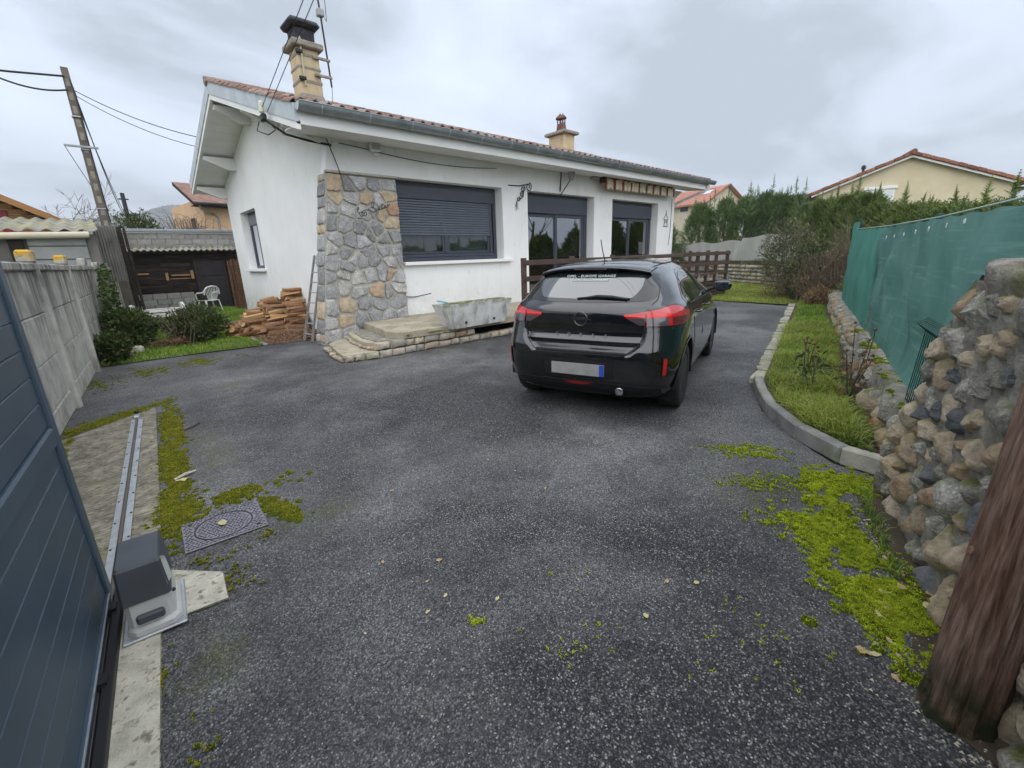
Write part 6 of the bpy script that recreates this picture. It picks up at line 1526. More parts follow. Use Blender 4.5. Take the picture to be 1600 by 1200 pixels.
# windscreen (seen only from elsewhere)
vs = []
for i in range(21):
    for j in range(9):
        z = 1.05 + (1.335 - 1.05) * j / 8; xr, w, n_, xf, A = tabz(z); y = (-.92 + 1.84 * i / 20) * w * .93; q = abs(y) / w
        vs.append((xf - 1.0 + 1.0 * (1 - q ** 2.6) ** (1 / 2.6) + .005, y, z + .004))
MB().add(vs, [(i * 9 + j, (i + 1) * 9 + j, (i + 1) * 9 + j + 1, i * 9 + j + 1) for i in range(20) for j in range(8)]).build('windscreen', M_CGLASS, car, 60)
for s_ in (-1, 1):
    b = MB().lathe([(.01, -.05), (.13, -.03), (.16, .0), (.12, .03), (.01, .045)], 16); b.v = [(x * .9, y * .9, z) for x, y, z in b.v]
    o = b.build('headlamp', M_SMOKE, car, 60); o.location = (3.80, s_ * .62, .70); o.rotation_euler = (0, .5, 0)
# aerial
MB().tube([(.76, 0, 1.41), (.68, .004, 1.52), (.63, .006, 1.62)], [.006, .005, .004], 6).build('aerial', M_CTRIM, car); MB().cbox(.73, .79, -.018, .018, 1.40, 1.424, .008).build('aerial_foot', M_CTRIM, car)
# roof panel seams
for s_ in (-1, 1): seam([(x, s_ * y, z) for x, y, z in ((.66, .50, 1.39), (.9, .525, 1.377), (1.4, .525, 1.376), (1.9, .50, 1.376))], .005, 'roof_seam')
# ================================================================== VEGETATION TOOLS
def leaf_quads(P, D, L, W, g, droop=.2):
    """leaves as bent diamonds: P roots (n,3), D directions (n,3)"""
    n = len(P); D = D / np.linalg.norm(D, axis=1)[:, None]; rv = g.normal(size=(n, 3)); S = np.cross(D, rv); S /= np.linalg.norm(S, axis=1)[:, None] + 1e-9
    N = np.cross(S, D); l = (L * g.uniform(.6, 1.3, n))[:, None]; w = (W * g.uniform(.7, 1.2, n))[:, None]
    V = np.stack([P, P + D * l * .45 + S * w * .5 + N * l * .06, P + D * l - N * l * droop, P + D * l * .45 - S * w * .5 + N * l * .06], 1).reshape(-1, 3)
    o = np.arange(n)[:, None] * 4
    return V, np.concatenate([o + [0, 1, 2], o + [0, 2, 3]], 1).reshape(-1, 3)
def blob_points(n, g, c, r, fill=.55, floor=None):
    """points in a lumpy ellipsoid, denser near the skin, with outward directions"""
    d = g.normal(size=(n, 3)); d /= np.linalg.norm(d, axis=1)[:, None]
    k = 1 + .28 * vnoise(d * 2.3, int(g.integers(1e6))) + .14 * vnoise(d * 6, int(g.integers(1e6)))
    rad = (fill + (1 - fill) * g.uniform(0, 1, n) ** .6) * k
    P = np.array(c) + d * np.array(r) * rad[:, None]
    if floor is not None: P[:, 2] = np.maximum(P[:, 2], floor + g.uniform(0, .05, n))
    return P, d
def conifer_meshes(h, r, n, seed, spire=0):
    """cypress-like crown made of feathery sprays; returns mesh"""
    g = np.random.default_rng(seed); t = g.uniform(0, 1, n) ** .8; z = .05 * h + .95 * h * t
    prof = r * np.clip((1 - t) ** .55 * (0.55 + .45 * np.minimum(1, t / .18)), .05, 1) ; a = g.uniform(0, 2 * pi, n)
    lump = 1 + .25 * np.sin(a * 3 + z * 2.1) + .2 * np.sin(a * 5 - z * 3.7 + 1)
    rad = prof * lump * (.45 + .55 * g.uniform(0, 1, n) ** .5)
    P = np.stack([rad * np.cos(a), rad * np.sin(a), z], 1)
    out = np.stack([np.cos(a), np.sin(a), .55 + .9 * t + g.normal(0, .25, n)], 1); out += g.normal(0, .25, (n, 3)); L = g.uniform(.16, .34, n) * (r / .9)
    sp = [(P, out, L)]
    if spire:
        for k in range(spire):
            bx, by = g.uniform(-r * .55, r * .55, 2); hz = h * g.uniform(.98, 1.26); m_ = 60; tz = g.uniform(0, 1, m_); base = h * .72
            zz = base + (hz - base) * tz; aa = g.uniform(0, 2 * pi, m_); ln = .05 + .42 * (1 - tz)
            Q = np.stack([bx + 0 * tz, by + 0 * tz, zz], 1); dd = np.stack([np.cos(aa), np.sin(aa), .8 + 0 * aa], 1); sp.append((Q, dd, ln * (r / .9)))
            m2 = 14; sp.append((np.stack([np.full(m2, bx), np.full(m2, by), np.linspace(base, hz - .1, m2)], 1), np.tile([0, 0, 1.0], (m2, 1)) + g.normal(0, .06, (m2, 3)), np.full(m2, .3)))
    P = np.vstack([s_[0] for s_ in sp]); D = np.vstack([s_[1] for s_ in sp]); L = np.concatenate([s_[2] for s_ in sp]); n = len(P)
    D /= np.linalg.norm(D, axis=1)[:, None]; S = np.cross(D, g.normal(size=(n, 3))); S /= np.linalg.norm(S, axis=1)[:, None]
    VV = []; FF = []; off = 0
    for k in range(6):
        f = .1 + .16 * k
        for sg in (-1, 1):
            b = P + D * (L * f)[:, None]; tip = b + (D * .75 + S * sg * .8) * (L * .30 * (1.1 - f))[:, None]; wv_ = (D * .5 - S * sg * .3) * (L * .10)[:, None]
            V = np.stack([b - wv_ * .4, b + wv_, tip], 1).reshape(-1, 3); VV.append(V); FF.append(np.arange(len(V)).reshape(-1, 3) + off); off += len(V)
    V = np.stack([P, P + D * (L * .6)[:, None] + S * (L * .05)[:, None], P + D * L[:, None]], 1).reshape(-1, 3); VV.append(V); FF.append(np.arange(len(V)).reshape(-1, 3) + off)
    return np.vstack(VV), np.vstack(FF)
def branch_tree(h, seed, levels=4, r0=.12, spread=.6, n0=1, rmin=.004):
    """bare tree: MB of tapering tubes"""
    r_ = random.Random(seed); b = MB()
    def grow(p, d, l, rad, lv):
        pts = [p]; rs = [rad]; q = Vector(p); dd = Vector(d)
        for k in range(3):
            dd = (dd + Vector((r_.gauss(0, .12), r_.gauss(0, .12), r_.gauss(.05, .08)))).normalized(); q = q + dd * l / 3; pts.append(q.copy()); rs.append(rad * (1 - .2 * (k + 1)))
        b.tube(pts, rs, 5 if lv < 2 else 4 if lv < 3 else 3, cap=False)
        if lv < levels:
            for k in range(3 if lv < 1 else r_.choice((2, 3, 3))):
                t = r_.uniform(.45, 1.0); i = min(2, int(t * 3)); pp = pts[i] + (pts[i + 1] - pts[i]) * (t * 3 - i)
                nd = (dd + Vector((r_.gauss(0, spread), r_.gauss(0, spread), r_.gauss(.1, spread * .6)))).normalized()
                grow(pp, nd, l * r_.uniform(.55, .8), max(rmin, rs[i + 1] * r_.uniform(.5, .75)), lv + 1)
    for k in range(n0): grow(Vector((r_.gauss(0, .05 * n0), r_.gauss(0, .05 * n0), 0)), (r_.gauss(0, .12 * n0), r_.gauss(0, .12 * n0), 1), h * .42, r0, 0)
    return b
M_CON = pmat('cypress_foliage', [(0, (.06, .095, .026)), (.4, (.105, .155, .04)), (.8, (.17, .225, .056)), (1, (.27, .30, .085))], island=True, scale=1.1, coords='obj', rough=.7, trans=.25)
M_CON2 = pmat('fir_foliage', [(0, (.065, .115, .048)), (.5, (.12, .19, .07)), (1, (.22, .29, .105))], island=True, scale=1.1, coords='obj', rough=.7, trans=.25)
M_LEAFD = pmat('evergreen_leaf', [(0, (.028, .052, .014)), (.5, (.052, .088, .022)), (.85, (.11, .15, .045)), (1, (.18, .14, .06))], island=True, scale=3, rough=.45, trans=.25)
M_LEAFO = pmat('olive_leaf', [(0, (.07, .075, .045)), (.5, (.12, .125, .07)), (.85, (.18, .19, .09)), (1, (.28, .30, .12))], island=True, scale=3, rough=.6, trans=.25)
M_DRY = pmat('dry_leaf', [(0, (.13, .08, .045)), (.5, (.24, .15, .08)), (1, (.36, .25, .14))], island=True, scale=3, rough=.8, trans=.2)

def tree_thing(name, label, cat, loc, crown_me, trunk_me, group=None, scale=1.0, rz=0, crown='crown'):
    t = thing(name, label, cat, loc, rz, group); t.scale = (scale,) * 3 if not isinstance(scale, tuple) else scale
    link('trunk', trunk_me, t); link(crown, crown_me, t); return t
def conv(h, r, n, seed, mat, spire=0):
    V, F = conifer_meshes(h, r, n, seed, spire); o = np_mesh('crown', V, F, mat); me = o.data; bpy.data.objects.remove(o); return me
CM = [conv(2.4, 1.0, 4400, 31, M_CON, 3), conv(2.4, 1.0, 4400, 32, M_CON, 2), conv(3.7, 1.15, 3000, 33, M_CON2, 5), conv(3.7, 1.0, 3000, 34, M_CON2, 4)]
TMc = MB().tube([(0, 0, 0), (0, 0, 1.6), (.02, 0, 2.3)], [.07, .05, .02], 7).mesh('trunk', M_BARK); TMf = MB().tube([(0, 0, 0), (0, 0, 2.6), (.02, 0, 4.0)], [.10, .07, .02], 7).mesh('trunk', M_BARK)
HP = [(6.6, -.95, 1.66), (7.6, -.35, 1.68), (8.8, .0, 1.8), (10.2, .40, 1.9), (11.9, .85, 1.98), (13.2, 1.2, 2.08), (14.6, 1.6, 2.2), (16.4, 2.15, 2.3), (18.2, 2.9, 2.5), (20.0, 3.6, 2.95), (21.6, 4.5, 3.1), (22.8, 5.6, 3.1)]
hl_ = ['nearest cypress of the hedge, at the right edge behind the green netting', None, None]
for k, (x, y, h_) in enumerate(HP):
    tree_thing('cypress_tree', '%s cypress from the right edge in the hedge behind the green fence' % ['first', 'second', 'third', 'fourth', 'fifth', 'sixth', 'seventh', 'eighth', 'ninth', 'tenth', 'eleventh', 'twelfth'][k], 'tree', (x, y, 0), CM[k % 2], TMc, 'cypress hedge behind the green fence', (.95 + .012 * x, .95 + .012 * x, h_ / 2.4), rng.uniform(0, 6))
FP = [(25.5, 15.6, 3.3), (25.6, 14.2, 3.5), (26.5, 12.6, 4.1), (27.0, 11.4, 4.3), (27.6, 10.5, 4.3), (28.1, 9.7, 4.5), (28.3, 9.0, 4.3), (28.2, 8.2, 4.2), (27.3, 7.4, 3.6), (26.6, 6.7, 3.1)]
for k, (x, y, h_) in enumerate(FP):
    tree_thing('conifer_tree', '%s feathery conifer from the house corner, behind the pale screen fence' % ['first', 'second', 'third', 'fourth', 'fifth', 'sixth', 'seventh', 'eighth', 'ninth', 'tenth'][k], 'tree', (x, y, 0), CM[2 + k % 2], TMf, 'conifers behind the pale screen fence', h_ / 3.9, rng.uniform(0, 6))

# ================================================================== RIGHT BACKGROUND
ch_ = thing('cream_house', 'cream rendered house gable with brown tiled roof rising above the hedge', 'house', (35.67, 4.90, 0), radians(-68))
M_CREAMW = pmat('cream_render', [(.3, (.56, .48, .32)), (.7, (.64, .56, .39))], scale=1.2, rough=.9, bump=.2)
M_BTILE = pmat('brown_tile', [(0, (.17, .07, .045)), (.5, (.25, .105, .065)), (1, (.32, .15, .095))], objcol=True, scale=5, rough=.85, bump=.3)
gz = lambda x: 6.27 - .385 * abs(x)
b = MB(); pg = [(-4.25, 0), (4.6, 0), (4.6, gz(4.6)), (0, gz(0)), (-4.25, gz(4.25))]
b.add([(x, 0, z) for x, z in pg] + [(x, 9, z) for x, z in pg], [(0, 1, 2, 3, 4), (9, 8, 7, 6, 5)] + [(i, 5 + i, 5 + (i + 1) % 5, (i + 1) % 5) for i in range(5)])
b.build('wall', M_CREAMW, ch_)
rf = MB()
for s_ in (-1, 1):
    e_ = 4.75 if s_ < 0 else 5.1
    rf.add([(0, -.3, 6.30), (s_ * e_, -.3, 6.30 - .385 * e_), (s_ * e_, 9.3, 6.30 - .385 * e_), (0, 9.3, 6.30), (0, -.3, 6.42), (s_ * e_, -.3, 6.42 - .385 * e_), (s_ * e_, 9.3, 6.42 - .385 * e_), (0, 9.3, 6.42)], [(0, 1, 2, 3), (7, 6, 5, 4), (0, 4, 5, 1), (1, 5, 6, 2), (2, 6, 7, 3)])
roof2 = rf.build('roof', M_BTILE, ch_)
vt = MB().cbox(0, .42, -.07, .05, -.10, .07, .02).mesh('verge_tile', M_BTILE)
for s_ in (-1, 1):
    n_ = 12
    for k in range(n_):
        x = s_ * (k + (0 if s_ > 0 else 1)) * 4.95 / n_; o = link('verge_tile', vt, roof2, (x, -.33, 6.42 - .385 * abs(x) + .012 * (k % 2))); o.rotation_euler = (0, s_ * math.atan(.385) + .02, 0)
MB().tube([(0, -.45, 6.46), (0, 9.4, 6.46)], .14, 10).build('ridge_tile', M_BTILE, roof2, 40)
for s_ in (-1, 1): MB().bar((0, -.27, 6.24), (s_ * 4.6, -.27, 6.24 - .385 * 4.6), .05, .10).build('barge_board', M_WHITE, roof2)
wdw = MB().cbox(-1.87, -.45, -.08, .02, 3.4, 4.72, .01).build('window', M_WHITE, ch_); MB().cbox(-1.80, -.52, -.09, -.075, 3.45, 4.5, .005).build('roller_shutter', flat('pale_shutter', (.62, .64, .66), .5), wdw); MB().cbox(-1.95, -.37, -.14, .0, 4.62, 4.78, .01).build('shutter_box', M_WHITE, wdw)
MB().lathe([(.07, 5.3), (.07, 5.98), (.13, 5.98), (.13, 6.04), (.09, 6.04), (.09, 6.1), (.15, 6.1), (.04, 6.2)], 12, (-1.9, 1.2, 0)).build('flue_pipe', M_SOOT, ch_)
for s_ in (-1, 1): MB().cbox(s_ * 4.9 - .3, s_ * 4.9 + .3, .0, 8.5, 6.2 - .385 * 4.9 - .22, 6.2 - .385 * 4.9 - .08, .02).build('eave_soffit', M_DWOOD, ch_)

rh = thing('red_roofed_house', 'distant pale house with pinkish red tiled roof beyond the conifers', 'house', (55.26, 23.4, 0), math.atan2(-.24, .97))
M_PALEW = pmat('pale_render', [(.3, (.50, .43, .33)), (.7, (.60, .53, .42))], scale=.8, rough=.9)
M_PINKT = pmat('pinkish_tiles', [(.3, (.33, .15, .11)), (.5, (.43, .20, .145)), (.7, (.48, .26, .20))], scale=2.5, rough=.85, bump=.5, bdist=.05)
gz2 = lambda x: 8.45 - .56 * abs(x)
pg = [(-3.1, 0), (3.1, 0), (3.1, gz2(3.1)), (0, gz2(0)), (-3.1, gz2(3.1))]
MB().add([(x, 0, z) for x, z in pg] + [(x, 13, z) for x, z in pg], [(0, 1, 2, 3, 4), (9, 8, 7, 6, 5)] + [(i, 5 + i, 5 + (i + 1) % 5, (i + 1) % 5) for i in range(5)]).build('wall', M_PALEW, rh)
rr2 = MB()
for s_ in (-1, 1): rr2.add([(0, -.35, 8.50), (s_ * 3.6, -.35, 8.5 - .56 * 3.6), (s_ * 3.6, 13.4, 8.5 - .56 * 3.6), (0, 13.4, 8.50), (0, -.35, 8.66), (s_ * 3.6, -.35, 8.66 - .56 * 3.6), (s_ * 3.6, 13.4, 8.66 - .56 * 3.6), (0, 13.4, 8.66)], [(0, 1, 2, 3), (7, 6, 5, 4), (0, 4, 5, 1), (1, 5, 6, 2)])
rfr = rr2.build('roof', M_PINKT, rh)
for k in range(9):
    z0 = .22 + k * .38
    MB().add([(-z0 * 1.0, -.3, 8.69 - .56 * z0), (-z0, 13.3, 8.69 - .56 * z0), (-z0 - .34, 13.3, 8.66 - .56 * (z0 + .34)), (-z0 - .34, -.3, 8.66 - .56 * (z0 + .34)), (-z0 - .34, -.3, 8.72 - .56 * (z0 + .34)), (-z0 - .34, 13.3, 8.72 - .56 * (z0 + .34))], [(0, 1, 5, 4), (2, 3, 4, 5)]).build('tile_course', M_PINKT, rfr)
MB().add([(-1.7, 1.0, 8.73 - .56 * 1.7), (-1.7, 1.9, 8.73 - .56 * 1.7), (-.9, 1.9, 8.73 - .56 * .9), (-.9, 1.0, 8.73 - .56 * .9)], [(0, 1, 2, 3)]).build('roof_window', flat('roof_window', (.5, .54, .58), .2), rfr)
MB().cbox(-3.16, -3.1, 2.6, 3.7, 6.0, 6.5, .01).build('window', M_ANTH, rh); MB().cbox(-3.16, -3.1, 6.6, 7.7, 6.0, 6.5, .01).build('window', M_ANTH, rh)
MB().bar((0, -.38, 8.64), (3.6, -.38, 8.64 - .56 * 3.6), .06, .14).build('barge_board', M_BTILE, rfr); MB().bar((0, -.38, 8.64), (-3.6, -.38, 8.64 - .56 * 3.6), .06, .14).build('barge_board', M_BTILE, rfr)

# far dry-stone wall and pale screen
fwd = Vector((.62, .784, 0)); fw0 = Vector((18.6, 4.26, 0))
fw = thing('dry_stone_wall', 'low dry stone wall at the far end of the lawn', 'wall', fw0, math.atan2(fwd.y, fwd.x))
MB().cbox(-.2, 13, -.55, -.16, 0, .80, .02).build('core', M_MORTD, fw)
# local +y faces the camera side? the camera lies at local -x,+y: stones go on +y
r11 = random.Random(3)
for row in range(5):
    z0 = row * .165; x = .0 - (row % 2) * .1
    while x < 8.6:
        w_ = r11.uniform(.16, .36)
        q = stone_mesh([(-(x + w_ - .012), z0 + .008), (-(x + .012), z0 + .008), (-(x + .012), z0 + .158), (-(x + w_ - .012), z0 + .152)], r11.uniform(.04, .09), r11, 10, .012, 1, .03, .035, .12)
        o = q.build('stone', M_COB1 if r11.random() < .45 else M_COB2, fw, 60); o.rotation_euler = (0, 0, pi); o.location = (0, -.16, 0)
        x += w_
sc_ = thing('screen_fence', 'pale grey sagging fabric screen stretched above the dry stone wall', 'screen', fw0, math.atan2(fwd.y, fwd.x))
M_SCR = pmat('screen_fabric', [(.3, (.38, .375, .35)), (.7, (.50, .49, .46))], scale=1.4, rough=.85, trans=.2, bump=.2)
nx_, nz_ = 90, 10; V = []
for i in range(nx_ + 1):
    for j in range(nz_ + 1):
        x = 1.6 + 11.5 * i / nx_; z = 1.0 + (1.02 + .05 * sin(x * 2.2) - .14 * (x > 5.4) * 1) * j / nz_; V.append((x, -.12 + .05 * sin(x * 2.4 + z) + .03 * sin(x * 5 + z * 4), z))
np_mesh('fabric', V, [(i * (nz_ + 1) + j, (i + 1) * (nz_ + 1) + j, (i + 1) * (nz_ + 1) + j + 1, i * (nz_ + 1) + j + 1) for i in range(nx_) for j in range(nz_)], M_SCR, sc_, True)
for k in range(7): MB().box(1.6 + k * 1.9, 1.64 + k * 1.9, -.22, -.18, .75, 2.04).build('post', M_CCAP, sc_)
pk = MB().box(-.012, .012, -.01, .01, -.16, .14).mesh('lath', M_TWIG)
for k in range(60): o = link('lath', pk, sc_, (.6 + k * .11, -.13, .92 + rng.uniform(-.04, .03))); o.rotation_euler = (rng.uniform(-.1, .1), rng.uniform(-.2, .2), 0)
tag(MB().tube([(0, 0, 0), (0, 0, 1.1)], .03, 8).build('green_post', M_FWIRE, None, None, (18.9, 5.55, 0)), 'lone green metal post standing before the dry stone wall', 'post')

# bushes at the far corner
def bush(name, label, loc, r, n, L, W, mat, seed, stems=5, cat='shrub', floor=.03, fill=.35, group=None, dirup=.5):
    g = np.random.default_rng(seed); t = thing(name, label, cat, loc, 0, group)
    P, d = blob_points(n, g, (0, 0, r[2]), r, fill, floor); D = d + np.array([0, 0, dirup]) + g.normal(0, .5, (n, 3))
    V, F = leaf_quads(P, D, L, W, g); np_mesh('foliage', V, F, mat, t)
    b = MB(); r_ = random.Random(seed)
    for k in range(stems):
        a = r_.uniform(0, 6.28); q = r_.uniform(.3, .8); b.tube([(0, 0, 0), (cos(a) * r[0] * q * .4, sin(a) * r[1] * q * .4, r[2] * .9), (cos(a) * r[0] * q, sin(a) * r[1] * q, r[2] * 1.75)], [.02, .013, .005], 5)
    b.build('stems', M_BARK, t); return t
bush('grey_green_shrub', 'tall grey-green shrub in front of the pale screen', (16.4, 4.75, 0), (.95, .85, 1.18), 5200, .10, .035, M_LEAFO, 41, 9)
bush('ivy_shrub', 'dark evergreen shrub between the grey shrub and the netting', (15.0, 3.75, 0), (.65, .6, .85), 3200, .085, .055, M_LEAFD, 42, 6)
def tangle(name, label, loc, n, R, H, seed, mat=M_TWIG, leaves=0, r0=.007):
    r_ = random.Random(seed); t = thing(name, label, 'twigs', loc); b = MB()
    for k in range(n):
        a = r_.uniform(0, 6.28); l = r_.uniform(.4, 1); p = Vector((r_.gauss(0, R * .3), r_.gauss(0, R * .3), 0)); q = p + Vector((cos(a) * R * l * .6, sin(a) * R * l * .6, H * r_.uniform(.4, 1))); e_ = q + Vector((cos(a + r_.gauss(0, .8)) * R * .5, sin(a + r_.gauss(0, .8)) * R * .5, r_.uniform(-.3, .25) * H))
        b.tube([p, (p + q) / 2 + Vector((r_.gauss(0, .06), r_.gauss(0, .06), .05)), q, e_], [r0, r0 * .8, r0 * .6, r0 * .3], 4, cap=False)
    b.build('twigs', mat, t)
    if leaves:
        g = np.random.default_rng(seed); P, d = blob_points(leaves, g, (0, 0, H * .4), (R, R, H * .45), .2, .03); V, F = leaf_quads(P, d + g.normal(0, .7, (leaves, 3)), .07, .03, g); np_mesh('dry_leaves', V, F, M_DRY, t)
    return t
tangle('brushwood', 'tangle of bare brambles and twigs between shrub and netting', (14.2, 3.35, .05), 170, .75, 1.35, 51, M_TWIG, 500)
tangle('brushwood', 'grey brushwood spilling over at the foot of the tall shrub', (15.6, 4.35, .0), 130, .9, .7, 52, M_TWIG, 400)
tangle('dry_clump', 'clump of dry brown grass stalks at the far end of the bed', (13.1, 3.05, .08), 120, .32, .5, 53, M_DRY, 700)
tangle('brushwood', 'bare twigs leaning over the far corner of the netting', (13.9, 2.75, .6), 110, .5, 1.4, 54, M_TWIG, 150)

# bare tree beyond the garden, mirrored in the french windows
bt = thing('bare_tree', 'large bare tree mirrored in the glass of the french windows', 'tree', (23.5, -6.5, 0))
branch_tree(9.5, 8, 5, .18, .55, 1, .012).build('branches', M_BARK, bt)

# ================================================================== LEFT BACKGROUND
gar = thing('garage', 'old grey garage with mossy corrugated roof behind the concrete wall', 'garage', (.25, 15.0, 0))
MB().box(-6, -.02, .12, 4.0, 0, 2.36).build('wall', pmat('garage_wall', [(.3, (.10, .095, .09)), (.7, (.18, .17, .16))], scale=2, rough=.9), gar)
for k, (z0, z1) in enumerate(((1.28, 1.78), (1.80, 2.08), (2.10, 2.34), (.2, 1.26))): MB().cbox(-1.20, -.22, .06, .11, z0, z1, .008).build('door_panel', pmat('garage_door', [(.3, (.22, .23, .225)), (.7, (.29, .30, .295))], scale=4, rough=.8) if k == 0 else MATS['garage_door'], gar)
MB().cbox(-1.5, -1.26, .03, .11, .2, 2.3, .01).build('jamb', M_DWOOD, gar)
MB().tube([(-6, -.06, 2.20), (-.13, -.06, 2.34)], .075, 10).build('gutter', pmat('beige_gutter', [(.3, (.46, .41, .31)), (.7, (.56, .51, .40))], scale=3, rough=.7), gar, 50)
nx_ = 120; V = []
for y, z in ((-.02, 2.44), (2.0, 2.74), (4.2, 3.02)):
    for i in range(nx_ + 1):
        x = -6.3 + 6.35 * i / nx_; V.append((x, y, z + .035 * sin(x * 2 * pi / .30) + .02 * (x + 3) * 0))
F = [(r_ * (nx_ + 1) + i, r_ * (nx_ + 1) + i + 1, (r_ + 1) * (nx_ + 1) + i + 1, (r_ + 1) * (nx_ + 1) + i) for r_ in range(2) for i in range(nx_)]
o = np_mesh('corrugated_roof', V, F, M_CORR, gar, True); md = o.modifiers.new('t', 'SOLIDIFY'); md.thickness = .012
V = []
for z in (1.2, 2.45):
    for i in range(81): y = .0 + 3.6 * i / 80; V.append((-.02 + y * .16, 2.45 + .028 * sin(y * 2 * pi / .40), z + (.28 if z > 2 else 0)))
np_mesh('corrugated_side', V, [(i, i + 1, 82 + i, 81 + i) for i in range(80)], M_CORR, gar, True)
MB().cbox(.50, .60, 2.36, 2.42, 0, 2.70, .01).build('corner_board', M_DWOOD, gar); MB().cbox(.63, .70, 2.50, 2.56, 0, 2.66, .01).build('corner_board', M_DWOOD, gar)

wh = thing('wooden_house', 'orange timber-clad house with red shutter behind the garage', 'house', (-.9, 32.0, 0))
M_ORW = pmat('orange_boards', [(.3, (.26, .115, .035)), (.7, (.36, .18, .06))], scale=3, stretch=(.5, 1, 6), rough=.7, rand=.12)
zr = lambda x: 6.55 - .56 * abs(x + 4.6)          # underside line, local x
for k in range(20):
    z = 1.6 + k * .235
    xr_ = 0.0 if z < zr(0) - .2 else -4.6 + (6.55 - z - .235) / .56
    if xr_ < -4.3: break
    MB().cbox(-8, min(0.0, xr_), -.05 + .0, .06, z, z + .228, .03).build('board', M_ORW, wh)
MB().box(-8, -.02, .05, 8, 0, 3.9).build('wall', M_ORW, wh)
MB().cbox(-1.0, .45, .5, .56, 1.5, 3.75, .01).build('side_wing', M_ORW, wh)
rw2 = MB()
for s_ in (-1, 1): rw2.add([(-4.6, -.9, 6.62), (-4.6 + s_ * 5.45, -.9, 6.62 - .56 * 5.45), (-4.6 + s_ * 5.45, 8.5, 6.62 - .56 * 5.45), (-4.6, 8.5, 6.62), (-4.6, -.9, 6.74), (-4.6 + s_ * 5.45, -.9, 6.74 - .56 * 5.45), (-4.6 + s_ * 5.45, 8.5, 6.74 - .56 * 5.45), (-4.6, 8.5, 6.74)], [(0, 1, 2, 3), (7, 6, 5, 4), (0, 4, 5, 1), (1, 5, 6, 2)])
wr = rw2.build('roof', M_ROOFRED, wh)
MB().bar((-4.6, -.93, 6.58), (.85, -.93, 6.58 - .56 * 5.45), .05, .26).build('barge_board', M_ORW, wr)
MB().tube([(.9, -.95, 3.56), (.9, 8, 3.56)], .09, 8).build('gutter', M_SOOT, wr)
MB().tube([(.9, -.6, 3.5), (.75, -.5, 3.35), (.2, .3, 3.2)], .05, 8).build('downpipe', M_SOOT, wr)
MB().cbox(-1.75, -1.45, -.12, -.04, 3.0, 4.35, .02).build('shutter', flat('dark_red_shutter', (.22, .018, .03), .6), wh)

up_ = thing('utility_pole', 'tall grey concrete utility pole with cross bar behind the garage', 'utility pole', (.64, 20.0, 0))
M_POLE = pmat('pole_concrete', [(.3, (.09, .078, .062)), (.7, (.17, .15, .12))], scale=4, rough=.95, bump=.4)
def seg(z): return .30 - .018 * z
pvv = []
for z in (0, 7.32):
    w_ = seg(z) / 2; pvv += [(-w_, -w_ * .8, z), (w_, -w_ * .8, z), (w_, w_ * .8, z), (-w_, w_ * .8, z)]
MB().add(pvv, [(0, 1, 5, 4), (1, 2, 6, 5), (2, 3, 7, 6), (3, 0, 4, 7), (4, 5, 6, 7)]).build('shaft', M_POLE, up_)
hm = MB().box(-.05, .05, -.004, .004, -.10, .10).mesh('recess', M_CCAP)
for k in range(13): link('recess', hm, up_, (0, -seg(2.6 + k * .36) * .4 - .002, 2.6 + k * .36))
MB().cbox(-.48, .30, -.20, -.14, 5.14, 5.20, .008).build('cross_bar', M_ZINC, up_)
for z in (5.1, 6.0, 3.4): MB().box(-.12, .12, -.125, .115, z, z + .025).build('strap', M_STEEL, up_)
MB().tube([(.06, -.13, 7.0), (.10, -.16, 6.6), (.10, -.15, 5.0), (.12, -.15, 3.0)], .018, 6).build('riser_cable', M_CABLE, up_)
def sag(a, b, s_, n=14): a = Vector(a); b = Vector(b); return [a + (b - a) * t - Vector((0, 0, s_ * 4 * t * (1 - t))) for t in np.linspace(0, 1, n)]
cable(sag((.60, 19.85, 7.05), (-14, 21.5, 8.0), .55), .028, 'thick black bundled cable running left from the pole top', None, 'cable', 'overhead_cable')
cable(sag((.60, 19.85, 6.70), (-1.3, 20.0, 7.02), .22), .024, 'drooping black jumper cable beside the pole top', None, 'cable', 'overhead_cable')
r12 = random.Random(9)
cable(sag((.74, 19.9, 6.72), (3.55, 14.9, 4.72), .22), .012, 'upper overhead wire from the concrete pole to the house gable', None, 'cable', 'overhead_cable')
cable(sag((.74, 19.9, 6.58), (3.55, 15.2, 4.52), .25), .010, 'lower overhead wire from the concrete pole to the house gable', None, 'cable', 'overhead_cable')
cable(sag((.74, 20.0, 6.6), (2.35, 37.5, 4.9), 1.3), .016, 'sagging wire from the concrete pole to the small far pole', None, 'cable', 'overhead_cable')
cable(sag((.74, 20.0, 6.3), (2.3, 37.5, 4.6), .5), .012, 'straighter wire from the concrete pole down to the small far pole', None, 'cable', 'overhead_cable')
cable(sag((.17, 19.8, 5.17), (.9, 22.6, 3.6), .05), .009, 'thin stay wire from the left end of the cross bar', None, 'cable', 'overhead_cable')
p2 = thing('far_pole', 'small thin dark pole far behind the garden wall', 'pole', (2.35, 38.0, 0)); MB().tube([(0, 0, 0), (0, 0, 6.1)], [.14, .11], 8).build('shaft', M_SOOT, p2); MB().cbox(-.25, .25, -.1, -.04, 5.7, 5.78, .01).build('cross_bar', M_SOOT, p2)
bt2 = thing('bare_tree', 'bare branching tree behind the concrete utility pole', 'tree', (.7, 30.0, 0)); branch_tree(5.8, 15, 5, .10, .62, 1, .011).build('branches', M_TWIG, bt2)
bush('evergreen_shrub', 'dark evergreen shrub showing above the grey block wall', (1.75, 24.0, 1.5), (.85, .8, 1.12), 3000, .13, .06, M_LEAFD, 61, 6)
tangle('hedge_twigs', 'thin bare winter twigs above the grey block wall', (3.4, 24.5, 2.2), 150, 1.0, 1.5, 62, M_TWIG, 0, .012)

